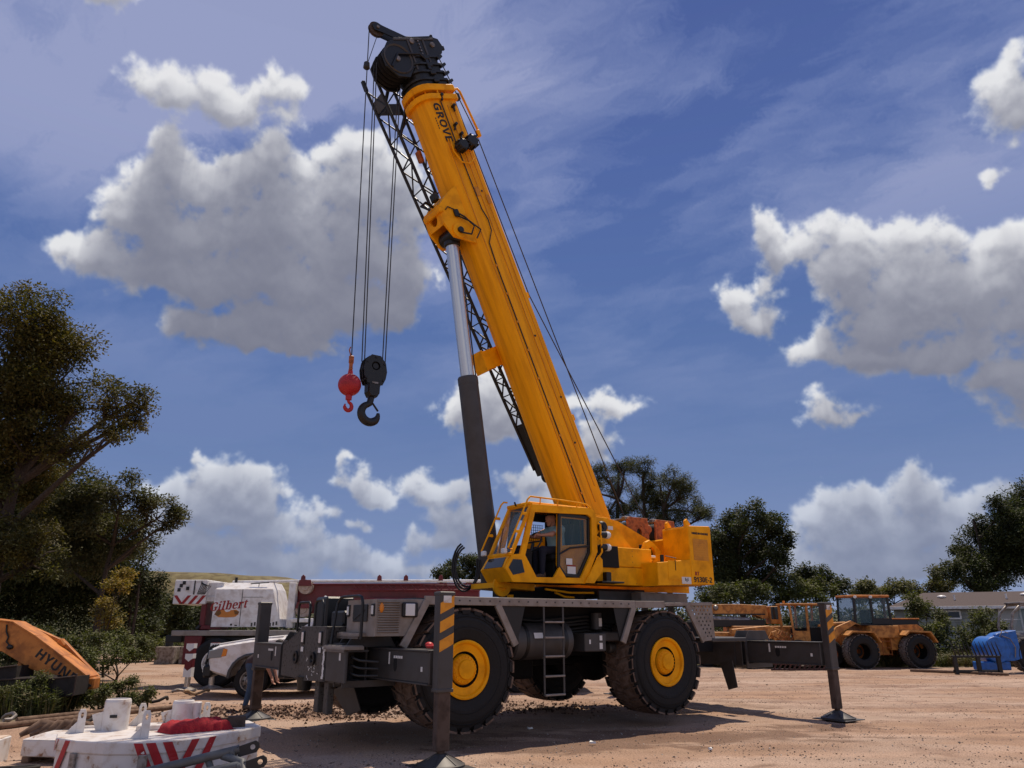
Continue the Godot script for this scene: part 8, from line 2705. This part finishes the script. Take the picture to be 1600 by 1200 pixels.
# ---- weeds, grass and the far wood ---------------------------------------------------------
func build_growth() -> void:
	var r := RandomNumberGenerator.new()
	r.seed = 64
	for v in 2:
		var lv := Leaves.new()
		for k in 16:
			var a := r.randf() * TAU
			var d := Vector3(cos(a) * 0.45 * r.randf(), 1.0, sin(a) * 0.45 * r.randf()).normalized()
			var p := Vector3(r.randfn(0, 0.10), 0.0, r.randfn(0, 0.10))
			var t := r.randf_range(0.7, 1.2)
			var l := r.randf_range(0.5, 1.0)
			var s := Vector3(-sin(a), 0, cos(a))
			lv.leaf(p, d, s, l, 0.012 + 0.01 * r.randf(), Color(t, t, t))
			if v == 1:
				for m in 4:
					var q := p + d * l * (0.3 + 0.16 * m)
					var b := r.randf() * TAU
					lv.leaf(q, Vector3(cos(b), 0.3, sin(b)).normalized(), Vector3(-sin(b), 0, cos(b)), 0.16, 0.035, Color(t * 0.9, t, t * 0.9))
		var mesh := lv.mesh()
		var at := []
		var tint := []
		for i in (4200 if v == 0 else 2400):
			var x := 0.0
			var z := 0.0
			var s := 1.0
			if r.randf() < 0.5:
				x = r.randf_range(8.5, 27.0)
				z = -33.3 - pow(r.randf(), 1.5) * 9.0
				s = r.randf_range(0.25, 0.75)
			else:
				x = -8.6 - pow(r.randf(), 1.3) * 9.0
				z = r.randf_range(-15.4, -31.0)
				s = r.randf_range(0.25, 0.75)
				if r.randf() < 0.4:
					x = r.randf_range(-13.5, -8.7)
					z = r.randf_range(-15.6, -18.2)
				if x > -9.2 - maxf(0.0, -z - 18.0) * 0.66 + lumps.get_noise_2d(x * 6.0, z * 6.0) * 1.6:
					continue
			if v == 1:
				s *= 1.15
			at.append(Transform3D(Basis(Vector3.UP, r.randf() * TAU).scaled(Vector3(s, s, s)), Vector3(x, ground_height(x, z) - 0.02, z)))
			var k := r.randf_range(0.7, 1.3)
			var dry := r.randf()
			tint.append((Color(0.16, 0.125, 0.05) if dry < 0.45 else Color(0.085, 0.092, 0.025)) * k)
		scatter("grass" if v == 0 else "weeds", "dry and green grass along the edges of the yard" if v == 0 else "leafy weeds along the edges of the yard", mesh, leaf_material(), at, tint)
	# single weeds that stand out
	var spots := [["tall weed in front of the excavator boom's lettering", Vector3(-9.62, 0, -16.1), 0.62], ["tall weed at the tip of the excavator boom", Vector3(-8.7, 0, -16.9), 0.36], ["thin seedling weed on the dirt right of the black steel bucket", Vector3(-8.0, 0, -17.4), 0.34], ["bushy weed under the black steel trough", Vector3(-10.3, 0, -15.9), 0.40], ["bushy weed at the left edge below the black steel", Vector3(-11.0, 0, -15.7), 0.5], ["leafy weed beside the dirt track behind the steel bucket", Vector3(-9.3, 0, -19.2), 0.45]]
	for q in spots:
		var h: float = q[2]
		var p: Vector3 = q[1]
		tree("weed", q[0], "bush", p, "mid", 0.075, 0.65, [[p.x, h * 0.55, p.z, h * 0.55, h * 0.5], [p.x + 0.15, h * 0.95, p.z, h * 0.3, h * 0.3], [p.x - 0.2, h * 0.7, p.z + 0.1, h * 0.3, h * 0.3]])
	# far wood that closes the horizon
	var wood := Leaves.new()
	for i in 150:
		var a := -0.80 + 1.6 * i / 149.0 + r.randfn(0, 0.008)
		var d := r.randf_range(80.0, 105.0)
		var c := Vector3(sin(a) * d, 0, -cos(a) * d)
		var h := r.randf_range(2.6, 4.6)
		var shade := r.randf_range(0.7, 1.25)
		for j in 420:
			var u := Vector3(r.randfn(0, 1), r.randfn(0, 1), r.randfn(0, 1)).normalized() * pow(r.randf(), 0.35)
			var p := c + Vector3(u.x * 2.6, h * 0.5 + u.y * h * 0.52, u.z * 2.0)
			if p.y < 0.0:
				continue
			var ax := Vector3(r.randfn(0, 1), r.randfn(0, 1), r.randfn(0, 1)).normalized()
			var t := shade * r.randf_range(0.7, 1.3)
			wood.leaf(p, ax, ax.cross(Vector3(0.3, 1, 0.2)).normalized(), 0.55 * r.randf_range(0.6, 1.2), 0.16, Color(0.06 * t, 0.068 * t, 0.02 * t))
	tag(part("woodland", wood.mesh(), leaf_material(), self), "low dark wood along the horizon", "", "", "stuff")
	# bare snag
	var o := thing("bare_snag", "thin bare dead tree standing above the bushes on the left", "dead tree", Vector3(-18.4, 0, -38.0))
	var b := MB.new()
	b.tube([Vector3(0, 0, 0), Vector3(0.05, 2.5, 0), Vector3(-0.03, 4.2, 0), Vector3(0.02, 5.6, 0)], 0.09, 7, 0.02)
	part("trunk", b, M["bark"], o)
	for k in 9:
		b = MB.new()
		var y := 2.8 + k * 0.3
		var s := -1.0 if k % 2 else 1.0
		b.tube([Vector3(0, y, 0), Vector3(0.12 * s, y + 0.14, 0.03), Vector3(0.2 * s, y + 0.45, 0.05)], 0.022, 5, 0.006)
		part("branch", b, M["bark"], o)

# ---- people --------------------------------------------------------------------------------
# a smooth skin over tapered bones [from, to, radius, radius]: summed falloff, then surface nets
func skin(b: MB, bones: Array, blend: float, cell: float) -> void:
	var lo := Vector3.ONE * 1e9
	var hi := -lo
	for q in bones:
		var m: float = maxf(q[2], q[3]) + blend * 3.0 + cell * 2.0
		for e in 2:
			lo = lo.min(q[e] - Vector3.ONE * m)
			hi = hi.max(q[e] + Vector3.ONE * m)
	var n := Vector3i(((hi - lo) / cell).ceil()) + Vector3i.ONE
	var sy := n.x
	var sz := n.x * n.y
	var f := PackedFloat32Array()
	f.resize(n.x * n.y * n.z)
	for q in bones:
		var a: Vector3 = q[0]
		var d: Vector3 = q[1] - a
		var dd := maxf(d.length_squared(), 1e-9)
		var m: float = maxf(q[2], q[3]) + blend * 3.0 + cell
		var l: Vector3i = Vector3i(((a.min(q[1]) - Vector3.ONE * m - lo) / cell).floor()).max(Vector3i.ZERO)
		var h: Vector3i = Vector3i(((a.max(q[1]) + Vector3.ONE * m - lo) / cell).ceil()).min(n - Vector3i.ONE)
		for z in range(l.z, h.z + 1):
			for y in range(l.y, h.y + 1):
				for x in range(l.x, h.x + 1):
					var p := lo + Vector3(x, y, z) * cell
					var t := clampf((p - a).dot(d) / dd, 0.0, 1.0)
					var dist := (p - a - d * t).length() - lerpf(q[2], q[3], t)
					f[x + y * sy + z * sz] += exp(-dist / blend)
	var vert := {}
	var pos := PackedVector3Array()
	var nor := PackedVector3Array()
	var corner := [0, 1, sy, sy + 1, sz, sz + 1, sz + sy, sz + sy + 1]
	for z in n.z - 1:
		for y in n.y - 1:
			for x in n.x - 1:
				var k := x + y * sy + z * sz
				var inside := 0
				for c in corner:
					if f[k + c] > 1.0:
						inside += 1
				if inside == 0 or inside == 8:
					continue
				var sum := Vector3.ZERO
				var cnt := 0
				var grad := Vector3.ZERO
				for c in 8:
					var v0: float = f[k + corner[c]]
					var p0 := Vector3(c & 1, (c >> 1) & 1, (c >> 2) & 1)
					var g0 := -log(maxf(v0, 1e-9))
					grad += (p0 - Vector3(0.5, 0.5, 0.5)) * minf(g0, 6.0)
					for ax in 3:
						if (c >> ax) & 1:
							continue
						var v1: float = f[k + corner[c | (1 << ax)]]
						if (v0 > 1.0) == (v1 > 1.0):
							continue
						var g1 := -log(maxf(v1, 1e-9))
						var t := clampf(g0 / (g0 - g1), 0.0, 1.0)
						var p1 := p0
						p1[ax] = 1.0
						sum += p0.lerp(p1, t)
						cnt += 1
				vert[k] = pos.size()
				pos.append(lo + (Vector3(x, y, z) + sum / cnt) * cell)
				nor.append(grad.normalized())
	var st := [1, sy, sz]
	for k in vert:
		for ax in 3:
			var u: int = st[(ax + 1) % 3]
			var w: int = st[(ax + 2) % 3]
			if (f[k] > 1.0) == (f[k + st[ax]] > 1.0):
				continue
			if vert.has(k - u) and vert.has(k - w) and vert.has(k - u - w):
				var i := [vert[k], vert[k - u], vert[k - u - w], vert[k - w]]
				b.tri(pos[i[0]], pos[i[1]], pos[i[2]], nor[i[0]], nor[i[1]], nor[i[2]])
				b.tri(pos[i[0]], pos[i[2]], pos[i[3]], nor[i[0]], nor[i[2]], nor[i[3]])

func hand(b: MB, wrist: Vector3, along: Vector3, palm_down: Vector3, side: float, curl: float) -> void:
	var d := along.normalized()
	var dn := (palm_down - d * palm_down.dot(d)).normalized()
	var ac := d.cross(dn) * side
	var bones := [[wrist, wrist + d * 0.075, 0.026, 0.030]]
	for i in 4:
		var off := ac * (0.028 - i * 0.019)
		var l: float = [0.070, 0.080, 0.074, 0.058][i]
		var p := wrist + d * 0.085 + off
		bones.append([wrist + d * 0.03 + off * 0.6, p, 0.012, 0.0105])
		var a := curl
		for s in 3:
			var dir := d * cos(a) + dn * sin(a)
			var q: Vector3 = p + dir * l * [0.45, 0.32, 0.23][s]
			bones.append([p, q, 0.0095 - s * 0.0008, 0.009 - s * 0.0008])
			p = q
			a += curl
	var t0 := wrist + d * 0.03 + ac * 0.026
	var t1 := t0 + (d * 0.6 + ac * 0.7 + dn * 0.3).normalized() * 0.04
	bones.append([t0, t1, 0.013, 0.011])
	bones.append([t1, t1 + (d * 0.9 + ac * 0.1 + dn * 0.4).normalized() * 0.03, 0.010, 0.009])
	skin(b, bones, 0.003, 0.006)

func head(b: MB, c: Vector3, fwd: Vector3, up: Vector3) -> void:
	var s := fwd.cross(up).normalized()
	var bones := [[c + up * 0.035 - fwd * 0.02, c + up * 0.03 + fwd * 0.015, 0.088, 0.085], [c - up * 0.02 + fwd * 0.02, c - up * 0.085 + fwd * 0.055, 0.064, 0.034], [c - up * 0.02 - fwd * 0.03, c - up * 0.16 - fwd * 0.045, 0.055, 0.058]]
	bones.append([c + fwd * 0.088 + up * 0.012, c + fwd * 0.108 - up * 0.022, 0.008, 0.013])
	bones.append([c + fwd * 0.086 - up * 0.055 - s * 0.014, c + fwd * 0.086 - up * 0.055 + s * 0.014, 0.008, 0.008])
	for k in [-1.0, 1.0]:
		bones.append([c + s * 0.078 * k + up * 0.02 - fwd * 0.01, c + s * 0.080 * k - up * 0.02 - fwd * 0.005, 0.014, 0.010])
		bones.append([c + s * 0.032 * k + fwd * 0.076 + up * 0.026, c + s * 0.05 * k + fwd * 0.066 + up * 0.026, 0.011, 0.010])
	skin(b, bones, 0.006, 0.007)

func build_people() -> void:
	var t := Transform3D(Basis(Vector3.UP, deg_to_rad(CRANE_TURN)), CRANE_AT)
	var o := thing("person", "person in pale blue shirt seated in the open crane cab, hands on the wheel", "person", t * Vector3(0.64, 2.46, -1.09), CRANE_TURN)
	# x forward, y up
	var hip := Vector3(0.0, 0.55, 0)
	var chest := Vector3(0.03, 0.82, 0)
	var neck := Vector3(0.07, 0.95, 0)
	var hd := Vector3(0.13, 1.085, 0)
	var b := MB.new()
	head(b, hd, Vector3(1, -0.12, 0).normalized(), Vector3(0.12, 1, 0).normalized())
	var sk := [[neck, hd - Vector3(0.02, 0.06, 0), 0.056, 0.052], [hip, chest, 0.10, 0.10]]
	for s in [-1.0, 1.0]:
		var sh := Vector3(0.04, 0.90, 0.175 * s)
		var el := Vector3(0.27, 0.80, 0.21 * s)
		var wr := Vector3(0.47, 0.775, 0.15 * s)
		sk.append([sh, el, 0.048, 0.038])
		sk.append([el, wr, 0.038, 0.026])
		sk.append([chest, sh, 0.08, 0.06])
		hand(b, wr, Vector3(0.8, 0.1, -0.35 * s), Vector3(0.3, -1, 0), s, 0.6)
	skin(b, sk, 0.018, 0.016)
	part("body", b, M["skin"], o)
	b = MB.new()
	var shirt := [[hip, chest, 0.135, 0.14], [chest, neck - Vector3(0.0, 0.03, 0), 0.13, 0.075], [hip + Vector3(0, 0, -0.05), hip + Vector3(0, 0, 0.05), 0.125, 0.125]]
	for s in [-1.0, 1.0]:
		shirt.append([Vector3(0.03, 0.86, 0.1 * s), Vector3(0.04, 0.90, 0.175 * s), 0.09, 0.075])
		shirt.append([Vector3(0.04, 0.90, 0.175 * s), Vector3(0.17, 0.85, 0.20 * s), 0.07, 0.06])
		shirt.append([chest + Vector3(0, -0.02, 0.07 * s), hip + Vector3(0, 0.02, 0.06 * s), 0.115, 0.115])
	skin(b, shirt, 0.02, 0.016)
	part("shirt", b, M["shirt"], o)
	b = MB.new()
	var legs := [[hip - Vector3(0, 0.01, 0.06), hip + Vector3(0, -0.01, 0.06), 0.12, 0.12]]
	for s in [-1.0, 1.0]:
		legs.append([hip + Vector3(0, -0.03, 0.085 * s), Vector3(0.40, 0.52, 0.10 * s), 0.095, 0.066])
		legs.append([Vector3(0.40, 0.52, 0.10 * s), Vector3(0.42, 0.09, 0.10 * s), 0.064, 0.05])
	skin(b, legs, 0.016, 0.016)
	part("trousers", b, M["trousers"], o)
	for s in [-1.0, 1.0]:
		b = MB.new()
		skin(b, [[Vector3(0.40, 0.07, 0.10 * s), Vector3(0.55, 0.05, 0.11 * s), 0.048, 0.036], [Vector3(0.40, 0.11, 0.10 * s), Vector3(0.40, 0.05, 0.10 * s), 0.048, 0.05]], 0.008, 0.012)
		part("shoe", b, M["tarp_brown"], o)
	b = MB.new()
	skin(b, [[hd + Vector3(-0.03, 0.055, 0), hd + Vector3(0.02, 0.062, 0), 0.082, 0.072], [hd + Vector3(-0.055, 0.03, 0), hd + Vector3(-0.06, -0.04, 0), 0.068, 0.05]], 0.008, 0.010)
	part("hair", b, M["hair"], o)
	# the one behind the left outrigger
	o = thing("person", "person in blue jeans and dark shirt bending, mostly hidden by the crane's left front outrigger", "person", Vector3(-5.52, 0, -17.0), 0.0)
	hip = Vector3(-0.02, 0.90, 0)
	chest = Vector3(0.24, 1.10, 0)
	neck = Vector3(0.38, 1.19, 0)
	hd = Vector3(0.50, 1.26, 0)
	b = MB.new()
	head(b, hd, Vector3(0.7, -0.7, 0).normalized(), Vector3(0.7, 0.7, 0).normalized())
	sk = [[neck, hd - Vector3(0.02, 0.06, 0), 0.056, 0.052], [hip, chest, 0.10, 0.10]]
	for s in [-1.0, 1.0]:
		var sh := Vector3(0.31, 1.13, 0.19 * s)
		var el := Vector3(0.36, 0.86, 0.22 * s)
		var wr := Vector3(0.46, 0.63, 0.16 * s)
		sk.append([sh, el, 0.05, 0.04])
		sk.append([el, wr, 0.038, 0.027])
		sk.append([chest, sh, 0.08, 0.06])
		hand(b, wr, Vector3(0.3, -0.9, 0), Vector3(1, 0, 0), s, 0.35)
	skin(b, sk, 0.018, 0.018)
	part("body", b, M["skin"], o)
	b = MB.new()
	shirt = [[hip, chest, 0.145, 0.15], [chest, neck - Vector3(0.0, 0.03, 0), 0.13, 0.07]]
	for s in [-1.0, 1.0]:
		shirt.append([Vector3(0.28, 1.12, 0.1 * s), Vector3(0.31, 1.13, 0.19 * s), 0.09, 0.075])
		shirt.append([Vector3(0.31, 1.13, 0.19 * s), Vector3(0.35, 0.94, 0.215 * s), 0.072, 0.06])
		shirt.append([chest + Vector3(0, 0, 0.07 * s), hip + Vector3(0, 0.04, 0.06 * s), 0.12, 0.12])
	skin(b, shirt, 0.02, 0.018)
	part("shirt", b, M["shirt_dark"], o)
	b = MB.new()
	legs = [[hip - Vector3(0, 0.02, 0.06), hip + Vector3(0, -0.02, 0.06), 0.125, 0.125]]
	for s in [-1.0, 1.0]:
		legs.append([hip + Vector3(0, -0.06, 0.09 * s), Vector3(0.10 if s < 0 else 0.02, 0.50, 0.11 * s), 0.10, 0.068])
		legs.append([Vector3(0.10 if s < 0 else 0.02, 0.50, 0.11 * s), Vector3(0.02 if s < 0 else -0.06, 0.09, 0.12 * s), 0.066, 0.054])
	skin(b, legs, 0.016, 0.018)
	part("jeans", b, M["jeans"], o)
	for s in [-1.0, 1.0]:
		b = MB.new()
		var x := 0.02 if s < 0 else -0.06
		skin(b, [[Vector3(x, 0.065, 0.12 * s), Vector3(x + 0.17, 0.045, 0.13 * s), 0.05, 0.038], [Vector3(x, 0.11, 0.12 * s), Vector3(x, 0.05, 0.12 * s), 0.05, 0.05]], 0.008, 0.012)
		part("shoe", b, M["tarp_brown"], o)
	b = MB.new()
	skin(b, [[hd + Vector3(0.02, 0.06, 0), hd + Vector3(0.055, 0.025, 0), 0.082, 0.072], [hd + Vector3(-0.02, 0.06, 0), hd + Vector3(-0.065, 0.01, 0), 0.068, 0.05]], 0.008, 0.012)
	part("hair", b, M["hair"], o)

# ---- the scene -----------------------------------------------------------------------------
func _ready() -> void:
	var t0 := Time.get_ticks_msec()
	var cam := Camera3D.new()
	cam.name = "camera"
	cam.position = Vector3(0, 1.7, 0)
	cam.rotation_degrees.x = 17.9
	cam.fov = 54.54
	cam.near = 0.1
	cam.far = 4000.0
	cam.current = true
	add_child(cam)
	var env := Environment.new()
	env.background_mode = Environment.BG_SKY
	var sky := Sky.new()
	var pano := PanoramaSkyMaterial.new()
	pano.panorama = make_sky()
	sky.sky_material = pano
	env.sky = sky
	env.background_energy_multiplier = 1.0
	env.tonemap_mode = Environment.TONE_MAPPER_LINEAR
	env.tonemap_exposure = 1.0
	env.sdfgi_enabled = true
	env.ssao_enabled = true
	env.ssil_enabled = true
	var we := WorldEnvironment.new()
	we.name = "surroundings"
	we.environment = env
	add_child(we)
	var sun := DirectionalLight3D.new()
	sun.name = "sun"
	sun.light_energy = 1.45
	sun.light_color = Color(1.0, 0.935, 0.85)
	sun.light_angular_distance = 0.5
	sun.shadow_enabled = true
	add_child(sun)
	sun.look_at_from_position(Vector3(0.18, 1.0, -0.42) * 50.0, Vector3.ZERO, Vector3.RIGHT)
	print("sky ", Time.get_ticks_msec() - t0)
	materials()
	build_ground()
	build_stones()
	build_trees()
	build_crane()
	build_pickup()
	build_utility_trailer()
	build_truck_crane()
	build_excavator_boom()
	build_counterweight_slab()
	build_debris()
	build_loader()
	build_old_machines()
	build_farm_things()
	build_mobile_home()
	build_hill()
	build_growth()
	build_people()
	print("built ", Time.get_ticks_msec() - t0)
